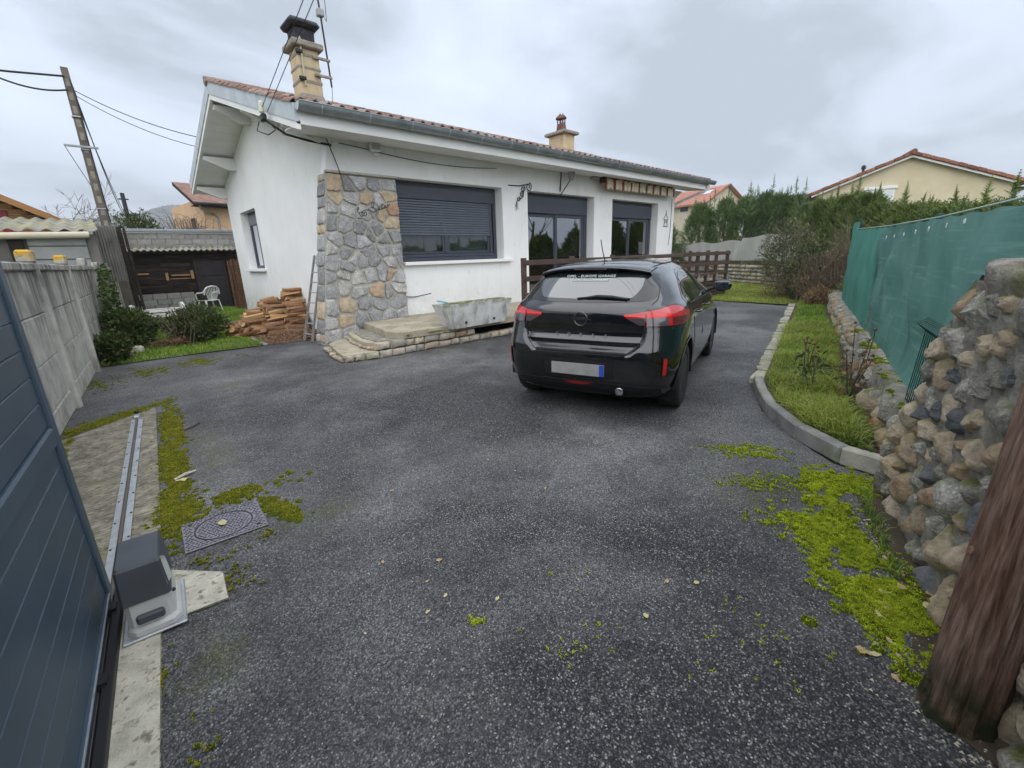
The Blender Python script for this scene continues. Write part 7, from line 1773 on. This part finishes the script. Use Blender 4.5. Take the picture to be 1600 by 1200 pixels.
ph = thing('peach_house', 'peach rendered house with overhanging tiled eave behind the block wall', 'house', (6.1, 36.0, -.25), .12)
M_PEACH = pmat('peach_render', [(.3, (.58, .38, .23)), (.7, (.65, .44, .28))], scale=1, rough=.9)
pg = [(0, 0), (9, 0), (9, 6.0), (0, 6.0)]
MB().box(0, 9, 0, 7, 0, 6.05).build('wall', M_PEACH, ph)
rp = MB().add([(-.7, -.9, 5.55), (9.6, -.9, 5.55), (9.6, 2.6, 7.1), (-.7, 2.6, 7.1), (-.7, -.9, 5.72), (9.6, -.9, 5.72), (9.6, 2.6, 7.27), (-.7, 2.6, 7.27)], [(0, 3, 2, 1), (4, 5, 6, 7), (0, 1, 5, 4), (3, 0, 4, 7), (1, 2, 6, 5)]).build('roof', M_ROOFRED, ph)
MB().add([(-.72, -.88, 5.5), (-.72, 2.6, 7.04), (-.72, 2.6, 7.26), (-.72, -.88, 5.72), (-.65, -.88, 5.5), (-.65, 2.6, 7.04), (-.65, 2.6, 7.26), (-.65, -.88, 5.72)], [(0, 1, 2, 3), (7, 6, 5, 4), (0, 4, 5, 1), (3, 2, 6, 7), (0, 3, 7, 4)]).build('barge_board', M_DWOOD, rp)
MB().box(-.65, 9.5, -.85, -.0, 5.5, 5.54).build('soffit', M_DWOOD, rp)
MB().tube([(-.7, -1.0, 5.62), (9.6, -1.0, 5.62)], .09, 8).build('gutter', M_SOOT, rp); MB().tube([(-.5, -1.0, 5.6), (-.3, -.7, 5.35), (.55, -.08, 5.1), (.75, -.07, 4.9), (.75, -.07, 1)], .06, 8).build('downpipe', M_ZINC, rp)
MB().cbox(-.05, .0, 2.0, 2.8, 3.4, 5.0, .02).build('window', M_DWOOD, ph)

# block wall and shed
bw = thing('block_wall', 'grey concrete block wall with metal coping behind the shed', 'wall', (.95, 20.62, 0))
MB().box(0, 11, .06, .22, 0, 2.72).build('core', M_MORT, bw)
bk_m = MB().cbox(0, .392, 0, .08, 0, .192, .006).mesh('block', M_BLOCK)
for row in range(4):
    for k in range(13):
        x = -.0 + k * .40 - (.2 if row % 2 else 0)
        if x < -.05 and row % 2: x = 0.0; o = link('block', bk_m, bw, (x, .0, 1.93 + row * .2)); o.scale = (.5, 1, 1); continue
        link('block', bk_m, bw, (x, rng.uniform(-.004, .004), 1.93 + row * .2))
MB().cbox(-.12, 11, -.10, .26, 2.76, 2.86, .012).build('coping', M_ZINC, bw); MB().box(-.05, 11, -.04, .2, 2.72, 2.76).build('coping_bed', M_WHITE, bw)
MB().cbox(-.32, -.02, -.1, .2, 0, 2.65, .03).build('end_pier', M_CONC, bw)

sh = thing('shed', 'dark lean-to shed of old boards with corrugated eave and block base', 'shed', (.85, 20.2, 0))
MB().box(.02, 3.4, .16, .36, 0, 2.05).build('wall', M_DWOOD, sh)
r13 = random.Random(4)
for k in range(9):
    z0 = .68 + k * .145; x = .05
    while x < 1.86:
        ln = min(r13.uniform(.6, 1.2), 1.9 - x); MB().cbox(x, x + ln - .01, .10 + r13.uniform(0, .03), .15, z0, z0 + .14, .006).build('board', M_DWOOD, sh); x += ln
M_RAW = pmat('raw_wood', [(.3, (.30, .17, .085)), (.7, (.42, .26, .14))], scale=5, rough=.85)
for a in ((.27, .57, 1.32, 1.375), (1.03, 1.11, 1.10, 1.36), (1.78, 1.87, 1.12, 1.42), (1.2, 1.75, 1.24, 1.29), (1.15, 1.75, 1.13, 1.16)): MB().cbox(a[0], a[1], .07, .098, a[2], a[3], .004).build('batten', M_RAW, sh)
for row in range(3):
    for k in range(4):
        o = link('block', bk_m, sh, (.12 + k * .41 + (.1 if row % 2 else 0) * (k < 3), .05, .06 + row * .2)); o.scale = (1.0, 1, 1)
dr = MB().cbox(1.92, 2.92, .08, .14, .05, 1.75, .01).build('door', pmat('shed_door', [(.3, (.022, .018, .020)), (.7, (.040, .033, .034))], scale=4, rough=.75), sh)
for z0 in (.2, .72, 1.2): MB().cbox(2.02, 2.82, .065, .082, z0, z0 + .42, .008).build('panel', MATS['shed_door'], dr)
MB().cbox(-.05, 3.42, -.10, -.04, 2.02, 2.12, .01).build('eave_board', M_DWOOD, sh)
nx_ = 120; V = []
for y, z in ((-.25, 2.12), (.45, 2.26)):
    for i in range(nx_ + 1): x = -.15 + 3.6 * i / nx_; V.append((x, y, z + .03 * sin(x * 2 * pi / .18)))
o = np_mesh('corrugated_roof', V, [(i, i + 1, nx_ + 2 + i, nx_ + 1 + i) for i in range(nx_)], M_CORR, sh, True); md = o.modifiers.new('t', 'SOLIDIFY'); md.thickness = .014
rs_ = thing('reed_screen', 'brown reed screen between the shed and the house wall', 'screen', (3.72, 19.6, 0))
M_REED = pmat('reed', [(.3, (.12, .055, .03)), (.7, (.24, .13, .08))], scale=20, rough=.9, rand=.3)
rm_ = MB().tube([(0, 0, 0), (.01, 0, 1.72)], .013, 5).mesh('reed', M_REED)
for k in range(46): o = link('reed', rm_, rs_, (.0 + k * .022, rng.uniform(-.02, .02), rng.uniform(-.05, .05))); o.rotation_euler = (rng.uniform(-.02, .02), rng.uniform(-.03, .03), 0)

# white plastic chairs
def plastic_chair(label, loc, rot):
    c = thing('garden_chair', label, 'chair', loc); c.rotation_euler = rot
    sv = []
    for i in range(9):
        for j in range(9): x = -.22 + .44 * i / 8; y = -.22 + .44 * j / 8; sv.append((x, y, .42 - .02 * (1 - (x / .22) ** 2) + .02 * (j < 1) * -1))
    s_ = np_mesh('seat', sv, [(i * 9 + j, (i + 1) * 9 + j, (i + 1) * 9 + j + 1, i * 9 + j + 1) for i in range(8) for j in range(8)], M_PLASTIC, c, True); md = s_.modifiers.new('t', 'SOLIDIFY'); md.thickness = .012
    for sx in (-1, 1):
        for sy in (-1, 1): MB().bar((sx * .21, sy * .20, .42), (sx * .27, sy * .26 - (.03 if sy > 0 else 0), .0), .055, .03).build('leg', M_PLASTIC, c)
        MB().tube([(sx * .25, -.24, .40), (sx * .27, -.25, .60), (sx * .27, -.12, .655), (sx * .26, .12, .66), (sx * .22, .25, .72)], [.022, .022, .026, .026, .02], 6).build('armrest', M_PLASTIC, c, 60)
    n_ = 9
    for k in range(n_):
        a = (k - (n_ - 1) / 2) / ((n_ - 1) / 2); x0 = a * .13; x1 = a * .225
        MB().bar((x0, .22, .42), (x1, .30, .84 - .05 * a * a), .020, .010, up=(0, 1, .2)).build('back_slat', M_PLASTIC, c)
    MB().tube([(-.25, .24, .60), (-.235, .285, .76), (-.16, .31, .845), (0, .325, .88), (.16, .31, .845), (.235, .285, .76), (.25, .24, .60)], .022, 6).build('back_frame', M_PLASTIC, c, 60)
    return c
plastic_chair('white plastic garden chair standing upright before the shed door', (2.75, 18.5, .01), (0, 0, radians(200)))
gb_ = thing('garden_bench', 'low white plastic garden bench standing in the grass beside the shed', 'bench', (1.22, 17.3, 0), radians(-6))
for s_ in (-1, 1):
    MB().tube([(s_ * .62, -.30, .0), (s_ * .64, -.32, .25), (s_ * .64, -.26, .40), (s_ * .62, -.05, .46), (s_ * .58, .25, .44), (s_ * .58, .34, .2), (s_ * .60, .36, 0)], [.035, .04, .05, .05, .045, .04, .03], 8).build('end_frame', M_PLASTIC, gb_, 60)
    MB().cbox(s_ * .60 - .02, s_ * .60 + .02, -.27, .30, .12, .42, .015).build('side_panel', M_PLASTIC, gb_)
for y0, y1, z0 in ((-.30, -.12, .25), (-.07, .12, .27), (.16, .32, .30)): MB().cbox(-.585, .585, y0, y1, z0, z0 + .03, .012).build('seat_slat', M_PLASTIC, gb_)
MB().cbox(-.585, .585, -.315, -.29, .10, .22, .01).build('front_rail', M_PLASTIC, gb_)

# shrubs on the left lawn, ivy on the wall
bush('leafy_shrub', 'bushy mixed green shrub on the lawn before the woodpile', (1.38, 11.25, 0), (.55, .5, .37), 3400, .075, .038, M_LEAFD, 71, 9)
tangle('dry_clump', 'dry reddish stalks around the lawn shrub', (1.15, 11.2, .0), 60, .5, .75, 72, M_TWIG, 160)
bush('laurel_shrub', 'dark green spreading shrub against the concrete wall', (.28, 11.7, 0), (.48, .95, .38), 4200, .08, .042, M_LEAFD, 73, 8)
bush('laurel_shrub', 'low dark ivy at the end of the concrete wall panels', (-.02, 10.0, 0), (.22, .42, .24), 1500, .075, .05, M_LEAFD, 74, 5)
iv = thing('ivy', 'ivy climbing up the concrete wall posts', 'ivy', (.0, 12.3, 0)); g = np.random.default_rng(75); n = 2600
yy = g.normal(0, .55, n); zz = g.uniform(.1, 1.62, n) * (1 - .25 * np.abs(yy)); keep = vnoise(np.stack([yy * 2.5, zz * 2.5, 0 * yy], 1), 3) > -.25; yy = yy[keep]; zz = zz[keep]; n = len(yy)
P = np.stack([.05 + .078 * yy + g.uniform(0, .16, n), yy, zz], 1); V, F = leaf_quads(P, np.stack([.6 + 0 * yy, g.normal(0, .6, n), g.normal(-.2, .5, n)], 1), .085, .06, g); np_mesh('leaves', V, F, M_LEAFD, iv)
MB().tube([(.03, 0, 0), (.05, .1, .7), (.06, -.1, 1.5)], [.015, .012, .006], 5).build('stem', M_BARK, iv)
tangle('dry_clump', 'pile of dry brown clippings on the lawn between the shrubs', (.85, 11.0, .0), 90, .30, .18, 76, M_DRY, 300)
for lb, loc, s_, mt in (('tan rectangular stone block at the end of the concrete wall', (.06, 10.45, 0), (.20, .13, .13), M_SAND), ('white flat stone lying on the tan block', (.08, 10.52, .24), (.19, .12, .035), M_STRIP), ('small pale stone in the grass beside the block', (.32, 10.75, .02), (.10, .08, .06), M_STRIP)):
    b = MB().lathe([(.6, 0), (.95, .08), (1, .8), (.92, 1.6), (.5, 1.95)], 10); b.v = [(x * s_[0] * (1 + .08 * sin(z * 9 + x * 5)), y * s_[1] * (1 + .1 * sin(x * 7)), z * s_[2]) for x, y, z in b.v]
    o = tag(b.build('loose_stone', mt, None, 30, loc), lb, 'stone'); o.rotation_euler = (0, 0, rng.uniform(-.4, .4))

# woodpile: every log a thing
def log_mesh(seed, r_, L_):
    q = random.Random(seed); k = q.choice((0, 1, 1, 2)); n_ = 9
    if k == 0: prof = [(r_ * .8 * cos(2 * pi * i / n_) * q.uniform(.9, 1.1), r_ * .8 * sin(2 * pi * i / n_) * q.uniform(.9, 1.1)) for i in range(n_)]; bark = set(range(n_))
    else:
        span = pi * (.62 if k == 1 else 1.0); a0 = -span / 2; arc = [(r_ * 1.5 * cos(a0 + span * i / 5) - r_ * .7, r_ * 1.5 * sin(a0 + span * i / 5)) for i in range(6)]
        prof = arc + [(-r_ * .7 * q.uniform(.7, 1.1), q.uniform(-.02, .02))]; bark = set(range(5)); n_ = 7
    vs = []
    for x, f in ((0, .94), (.012, 1), (L_ - .012, 1), (L_, .94)):
        vs += [(x, y * f + q.uniform(-.003, .003), z * f + q.uniform(-.003, .003)) for y, z in prof]
    b = MB(); b.add(vs, [])
    for s_ in range(3):
        for i in range(n_):
            b.f.append((s_ * n_ + i, s_ * n_ + (i + 1) % n_, (s_ + 1) * n_ + (i + 1) % n_, (s_ + 1) * n_ + i)); b.m.append(1 if i in bark else 0)
    b.f += [tuple(range(n_))[::-1], tuple(range(3 * n_, 4 * n_))]; b.m += [0, 0]
    return b.mesh('split_log', [M_LOGF, M_LOGB], 35)
LM = [log_mesh(100 + k, .050, .46) for k in range(12)]
r14 = random.Random(12)
for colx, base_n, h_n, stp, y0_ in ((3.0, 8, 12, .062, 10.82), (2.62, 8, 9, .085, 10.90), (2.26, 6, 6, .10, 11.02), (1.95, 4, 3, .12, 11.15)):
    for row in range(h_n):
        nrow = max(2, base_n - int(row * .40))
        for k in range(nrow):
            y = y0_ + k * .115 + row * stp + r14.uniform(-.025, .025); z = .05 + row * .078 + r14.uniform(-.015, .015)
            o = link('split_log', r14.choice(LM), None, (colx + r14.uniform(-.09, .09) + .026 * row, y, z)); o.rotation_euler = (r14.uniform(0, 6.28), r14.uniform(-.14, .14), r14.uniform(-.30, .30)); o.scale = (r14.uniform(.75, 1.05), r14.uniform(.85, 1.2), r14.uniform(.85, 1.2))
            tag(o, 'split firewood log in the pile stacked against the white gable wall', 'log', 'firewood logs in the stacked pile')
for k in range(9):
    o = link('split_log', r14.choice(LM), None, (2.05 + r14.uniform(-.15, .15), 11.0 + r14.uniform(-.1, .5), .06 + .07 * (k % 4))); o.rotation_euler = (r14.uniform(0, 6.28), r14.uniform(-.5, .3), r14.uniform(.3, 1.6)); tag(o, 'loose log tumbled at the left foot of the woodpile', 'log', 'loose logs beside the woodpile')
# wood chips under the pile
M_CHIP = pmat('bark_chips', [(0, (.14, .075, .045)), (.5, (.24, .14, .085)), (1, (.34, .22, .14))], island=True, scale=6, rough=.95)
sheet('chip_bed', [(2.25, 9.5), (2.9, 9.43), (3.6, 9.0), (3.6, 12.3), (2.15, 11.4)], .008, pmat('chip_soil', [(.3, (.07, .042, .028)), (.7, (.15, .09, .06))], scale=20, rough=.95, bump=.8))
g = np.random.default_rng(77); q = tri_area_sample([(2.3, 9.55), (2.9, 9.5), (3.58, 9.1), (3.58, 11.9), (2.2, 11.2)], 3200, g); P = np.column_stack([q, np.full(len(q), .016)])
V, F = leaf_quads(P, np.column_stack([g.normal(size=(len(q), 2)), g.normal(0, .25, len(q))]), .055, .028, g, .1); tag(np_mesh('bark_chips', V, F, M_CHIP), 'brown bark chips strewn between woodpile and pillar', 'chips', kind='stuff')
tag(MB().cbox(2.14, 2.22, 9.52, 10.6, 0, .035, .01).build('edging_slab', M_KERB), 'thin concrete edging beside the bark chips', 'edging')
# ladder
ld = thing('ladder', 'grey wooden ladder leaning on the gable behind the stone pillar', 'ladder', (0, 0, 0))
M_LAD = pmat('grey_wood', [(.3, (.13, .12, .11)), (.7, (.24, .225, .21))], scale=6, stretch=(6, 6, .6), rough=.85)
la, lb_ = Vector((2.86, 9.40, 0)), Vector((3.565, 10.12, 1.66)); lo_ = Vector((.05, -.30, 0))
for q in (Vector((0, 0, 0)), lo_): MB().bar(la + q, lb_ + q, .07, .035, up=(1, 0, 0)).build('rail', M_LAD, ld)
for k in range(8): p = la + (lb_ - la) * ((k + .7) / 8.4); MB().tube([p, p + lo_], .014, 6).build('rung', M_STEEL, ld)

# ================================================================== MOSS, WEEDS, LEAVES, PEBBLES
M_MOSSB = pmat('moss_base', [(.3, (.035, .045, .006)), (.7, (.10, .125, .012))], scale=60, rough=1.0, spec=.05, bump=1, bdist=.006, bscale=260)
def moss_patch(label, spots, n, rad, seed, mat, z=.0, spikes=60, thr=-.05):
    """cushions: low irregular domes densely covered with tiny shoots"""
    g = np.random.default_rng(seed); C = []
    for (x, y, rx, ry, rot, w_) in spots:
        k = int(n * w_); d = g.normal(0, .40, (k, 2)); c, s_ = cos(rot), sin(rot)
        C.append(np.stack([x + d[:, 0] * rx * c - d[:, 1] * ry * s_, y + d[:, 0] * rx * s_ + d[:, 1] * ry * c], 1))
    C = np.vstack(C); nz = vnoise(np.column_stack([C * 6.5, np.zeros(len(C))]), seed) + .5 * vnoise(np.column_stack([C * 17, np.zeros(len(C))]), seed + 1)
    keep = nz + g.uniform(-.25, .25, len(C)) > thr; C = C[keep]; nz = nz[keep]; n = len(C)
    R = rad * np.exp(g.normal(-.15, .38, n)) * np.clip(.75 + .5 * nz, .5, 1.5); R = np.minimum(R, rad * 1.35); H = R * g.uniform(.22, .45, n)
    ec, ea = g.uniform(.65, 1.0, n), g.uniform(0, pi, n)
    def place(u, v, h):      # unit-disc coordinates -> world
        X = u * R[:, None]; Y = v * R[:, None] * ec[:, None]; ca, sa = np.cos(ea)[:, None], np.sin(ea)[:, None]
        return np.stack([C[:, :1] + X * ca - Y * sa, C[:, 1:] + X * sa + Y * ca, z + H[:, None] * h], 2)
    m_ = 9; a = np.arange(m_) * 2 * pi / m_; V = []; jit = g.uniform(.8, 1.2, (n, m_))
    for f, h_ in ((1.0, -.15), (.88, .45), (.62, .78), (.3, .93)): V.append(place(f * np.cos(a) * jit, f * np.sin(a) * jit, h_ * np.ones((n, m_))))
    V.append(place(np.zeros((n, 1)), np.zeros((n, 1)), .96 * np.ones((n, 1)))); V = np.concatenate(V, 1); k_ = V.shape[1]; V = V.reshape(-1, 3); o = np.arange(n)[:, None] * k_; F = []
    for r_ in range(3):
        for i in range(m_): j = (i + 1) % m_; F += [o + [r_ * m_ + i, r_ * m_ + j, (r_ + 1) * m_ + j], o + [r_ * m_ + i, (r_ + 1) * m_ + j, (r_ + 1) * m_ + i]]
    for i in range(m_): F.append(o + [3 * m_ + i, 3 * m_ + (i + 1) % m_, 4 * m_])
    base = tag(np_mesh('moss', V, np.concatenate(F, 0), M_MOSSB, None, True), label, 'moss', kind='stuff')
    t = g.uniform(0, 1, (n, spikes)) ** .5 * 1.12; aa = g.uniform(0, 2 * pi, (n, spikes))
    P = place(t * np.cos(aa), t * np.sin(aa), np.sqrt(np.maximum(0, 1 - np.minimum(t, 1) ** 2)) - .06)
    P = P.reshape(-1, 3); Rr = np.repeat(R, spikes)
    V2, F2 = blades(P, .0085 if rad < .03 else .012, .0034 if rad < .03 else .0055, g, 1.1)
    np_mesh('shoots', V2, F2, mat, base)['kind'] = 'stuff'; return base
moss_patch('thick bright green moss cushions on the asphalt beside the rubble wall', [(2.46, .28, .42, .22, .33, .46), (2.20, .06, .34, .17, .3, .40), (3.05, .50, .55, .15, .36, .30), (3.35, .42, .22, .14, .3, .14), (2.62, .50, .30, .14, .8, .10)], 2000, .022, 81, M_MOSS, 0, 66, -.42)
moss_patch('thin scattered moss on the asphalt towards the kerb', [(3.30, .95, .50, .32, .6, .6), (2.75, .72, .42, .26, .9, .35), (3.45, 1.2, .25, .3, .5, .2)], 1500, .012, 82, M_MOSS, 0, 14, .25)
moss_patch('strip of olive moss along the edge of the concrete slab', [(.25, 5.2, .10, 1.2, -.07, .45), (.13, 4.1, .10, .9, -.07, .28), (.08, 3.35, .14, .5, -.07, .25), (-.14, 6.12, .55, .13, .62, .40), (.35, 3.28, .45, .12, .0, .12), (.57, 2.88, .08, .24, .2, .08), (-.5, 5.4, .04, .5, -.07, .08)], 3300, .022, 83, M_MOSSD, 0, 30, -.6)
moss_patch('mossy film on the asphalt near the lawn edge', [(.5, 8.6, 1.2, .5, .1, .5), (1.0, 8.85, .9, .35, .1, .4), (-.1, 8.2, .4, .6, 0, .25)], 2600, .016, 84, M_MOSSD, 0, 9, .2)
moss_patch('moss growing on top of the low wall under the netting', [(3.28 + .9659 * s_ + .0235, .185 + .2588 * s_ - .09, .30, .08, .262, .14) for s_ in (.3, .7, 1.1, 1.6, 2.2, 3.0, 4.0)], 900, .024, 85, M_MOSS, .415, 36, -.3)
moss_patch('small moss tufts round the gate motor slab and strip', [(-.12, 2.0, .05, .3, 0, .3), (.30, 2.62, .35, .1, .1, .4), (-.05, 1.4, .06, .5, 0, .2), (.22, 2.3, .1, .2, 0, .2)], 400, .009, 86, M_MOSSD, .004, 14, .1)
moss_patch('moss tufts scattered over the open asphalt', [(.90, 1.28, .05, .05, 0, .3), (1.2, 1.0, .5, .5, 0, .2), (1.6, .45, .35, .3, 0, .5), (1.05, .9, .1, .1, 0, .2)], 130, .006, 87, M_MOSS, 0, 14)
moss_patch('moss on the edge of the terrace slab', [(4.15, 6.58, .22, .03, 0, .6), (3.75, 6.62, .2, .04, 0, .4)], 110, .016, 88, M_MOSS, .30, 20)
# weeds in the bed
g = np.random.default_rng(91); q = tri_area_sample([(3.7, .42), (4.0, .85), (4.6, 1.25), (6.0, 1.65), (6.2, 1.1), (4.4, .55)], 4200, g); P = np.column_stack([q, g.uniform(.09, .14, len(q))])
V, F = leaf_quads(P, np.column_stack([g.normal(size=(len(q), 2)), g.uniform(.1, .6, len(q))]), .04, .028, g, .15); tag(np_mesh('weeds', V, F, pmat('weed_leaf', [(0, (.06, .12, .02)), (.5, (.12, .21, .035)), (1, (.24, .28, .06))], island=True, scale=5, rough=.5, trans=.3)), 'low leafy weeds covering the near end of the planting bed', 'weeds', kind='stuff')
g = np.random.default_rng(92); q = tri_area_sample([(3.66, .35), (4.3, 1.1), (7.5, 2.0), (9.5, 2.0), (4.3, .5)], 420, g); P = np.column_stack([q, g.uniform(.095, .13, len(q))])
V, F = leaf_quads(P, np.column_stack([g.normal(size=(len(q), 2)), g.uniform(-.1, .4, len(q))]), .07, .045, g, .2); tag(np_mesh('leaf_litter', V, F, M_DRY), 'brown dead leaves lying among the weeds of the bed', 'leaves', kind='stuff')
M_HIP = flat('rose_hip', (.16, .05, .035), .6)
for k, (x, y, lb) in enumerate(((5.05, 1.12, 'thin dark rose stem with dried hips in the middle of the bed'), (5.6, 1.30, 'second bare rose stem behind the first one in the bed'), (5.0, .80, 'small withered brown rose twig near the low wall'), (5.35, .86, 'rose twig with a large dry flower head against the netting'))):
    t = thing('rose_bush', lb, 'rose', (x, y, .08)); r_ = random.Random(200 + k); b = MB()
    for s_ in range(3):
        a = r_.uniform(0, 6.28); e_ = Vector((cos(a) * .12, sin(a) * .12, r_.uniform(.28, .5) + (.18 if k == 3 else 0))); b.tube([(0, 0, 0), e_ * .5 + Vector((r_.gauss(0, .02), r_.gauss(0, .02), 0)), e_, e_ + Vector((r_.gauss(0, .05), r_.gauss(0, .05), .06))], [.006, .005, .004, .002], 5, cap=False)
        MB().lathe([(.003, -.014), (.013, -.006), (.014, .004), (.005, .014)], 8, tuple(e_ + Vector((0, 0, .04)))).build('hip', M_HIP, t, 60)
    b.build('stems', M_BARK, t); gg = np.random.default_rng(210 + k); P, d = blob_points(36, gg, (0, 0, .22), (.14, .14, .2), .2); V, F = leaf_quads(P, d + gg.normal(0, .6, d.shape), .06, .04, gg); np_mesh('leaves', V, F, M_DRY if k > 1 else M_LEAFD, t)
# red crumpled scrap
rc = MB().lathe([(.01, 0), (.07, .01), (.085, .03), (.05, .05), (.06, .065), (.02, .08)], 11); r_ = random.Random(3); rc.v = [(x * 1.35 + r_.uniform(-.012, .012), y * .8 + r_.uniform(-.012, .012), z + r_.uniform(-.008, .008)) for x, y, z in rc.v]
tag(rc.build('red_scrap', flat('red_plastic', (.55, .03, .02), .35), None, None, (4.36, .47, .10)), 'crumpled bright red plastic scrap lying in the bed near the wall', 'scrap')
# fallen leaves on the drive, each a thing
def leaf_one(seed):
    r_ = random.Random(seed); n_ = 9; vs = [(0, 0, .006)]
    for k in range(n_): a = 2 * pi * k / n_; rr_ = (1 + .35 * cos(5 * a / 2) ** 2 * r_.uniform(.3, 1)) * .022; vs.append((rr_ * cos(a) * 1.25, rr_ * sin(a) * .8, r_.uniform(.0, .012)))
    vs += [(x, y, z - .0012) for x, y, z in vs]
    return MB().add(vs, [(0, 1 + k, 1 + (k + 1) % n_) for k in range(n_)] + [(n_ + 1, n_ + 2 + (k + 1) % n_, n_ + 2 + k) for k in range(n_)] + [(1 + k, n_ + 2 + k, n_ + 2 + (k + 1) % n_, 1 + (k + 1) % n_) for k in range(n_)]).mesh('fallen_leaf', pmat('leaf_tan%d' % seed, [(.3, (.34, .22, .11)), (.7, (.50, .36, .20))] if seed % 2 else [(.3, (.40, .36, .17)), (.7, (.55, .50, .28))], scale=40, rough=.8, coords='obj'))
LFm = [leaf_one(k) for k in range(4)]
def put_leaf(x, y, z, s_, label, group=None):
    o = link('fallen_leaf', rng.choice(LFm), None, (x, y, z)); o.rotation_euler = (rng.uniform(-.1, .1), rng.uniform(-.1, .1), rng.uniform(0, 6.28)); o.scale = (s_,) * 3; tag(o, label, 'leaf', group)
put_leaf(.255, 2.925, .018, 1.1, 'curled tan leaf lying in the middle of the drain cover')
put_leaf(.165, 3.82, .006, 1.4, 'pale dead leaf beside the moss strip')
for k in range(26):
    a = rng.random()
    if a < .6: x, y = rng.uniform(1.75, 3.3), 0
    else: x, y = rng.uniform(.5, 2.2), rng.uniform(.55, 2.6)
    if a < .6: y = -.20 + (x - 1.9) * .33 + rng.uniform(.12, .45)
    put_leaf(x, y, .004, rng.uniform(.22, .55), 'small pale fallen leaf on the asphalt drive', 'leaves scattered on the drive')
for k in range(14): put_leaf(rng.uniform(1.75, 2.5), rng.uniform(-.15, .02) + .1, .006, rng.uniform(.4, .9), 'dead leaf at the foot of the wooden pole', 'leaves around the pole foot')
# loose grit and pebbles
g = np.random.default_rng(95); n = 1500
q = np.vstack([np.column_stack([g.uniform(.2, 3.0, 700), g.uniform(.3, 3.5, 700)]), np.column_stack([(s_ := g.uniform(1.6, 3.5, 800)), -.22 + (s_ - 1.9) * .33 + np.abs(g.normal(0, .12, 800)) + .06])]); n = len(q)
R = g.uniform(.0025, .006, n); R[700:] *= 1.5; base = np.array([[1, 0, 0], [-.5, .87, 0], [-.5, -.87, 0], [0, 0, .9], [.3, .2, .7]])
V = np.column_stack([q, np.full(n, .001)])[:, None] + base[None, :4] * R[:, None, None]; o = np.arange(n)[:, None] * 4; F = np.concatenate([o + [0, 1, 3], o + [1, 2, 3], o + [2, 0, 3]], 0)
tag(np_mesh('grit', V.reshape(-1, 3), F, pmat('grit', [(0, (.16, .14, .11)), (.5, (.36, .33, .26)), (1, (.58, .54, .42))], island=True, scale=5, rough=.9)), 'loose pale grit and pebbles on the asphalt', 'grit', kind='stuff')
tag(MB().prism([(1.62, -.34), (2.3, -.13), (3.2, .19), (3.5, .34), (3.3, .42), (2.75, .22), (2.25, .02), (1.75, -.06)], .001, .004).build('dirt_strip', M_SOIL), kind='structure')
# fringe of weeds at the foot of the rubble wall
g = np.random.default_rng(96); s_ = g.uniform(.15, 1.05, 240); P = np.column_stack([2.33 + .9465 * s_ - .3228 * .10, -.09 + .3228 * s_ + .9465 * .10 + g.uniform(0, .06, 240), np.full(240, .0)]); V, F = blades(P, .06, .006, g, .9)
tag(np_mesh('wall_foot_grass', V, F, M_GRASS), 'few grass blades at the foot of the rubble wall', 'grass', kind='stuff')
# small litter of sticks near the slab
tag(MB().tube([(.12, 3.86, .012), (.19, 3.89, .02), (.26, 3.93, .012)], [.008, .012, .006], 6).build('stick', M_STRIP), 'short pale stick lying on the moss beside the slab', 'stick')
tag(MB().tube([(.30, 5.05, .008), (.40, 5.12, .015), (.47, 5.22, .008)], .008, 6).build('stick', M_BARK), 'dark twig lying on the asphalt near the far end of the slab', 'stick')

# ================================================================== HAZE
hz = MB().box(-2600, 2600, -2600, 2600, -1.2, 215).build('haze', None)
hm_ = bpy.data.materials.new('haze'); hm_.use_nodes = True; nt = hm_.node_tree; nt.nodes.remove(nt.nodes['Principled BSDF'])
pv_ = nt.nodes.new('ShaderNodeVolumePrincipled'); pv_.inputs['Color'].default_value = (.86, .90, .96, 1); pv_.inputs['Density'].default_value = .00055; pv_.inputs['Anisotropy'].default_value = .2
nt.links.new(pv_.outputs[0], nt.nodes['Material Output'].inputs['Volume']); hz.data.materials.clear(); hz.data.materials.append(hm_); hz['kind'] = 'stuff'; hz['label'] = 'thin winter haze in the air'
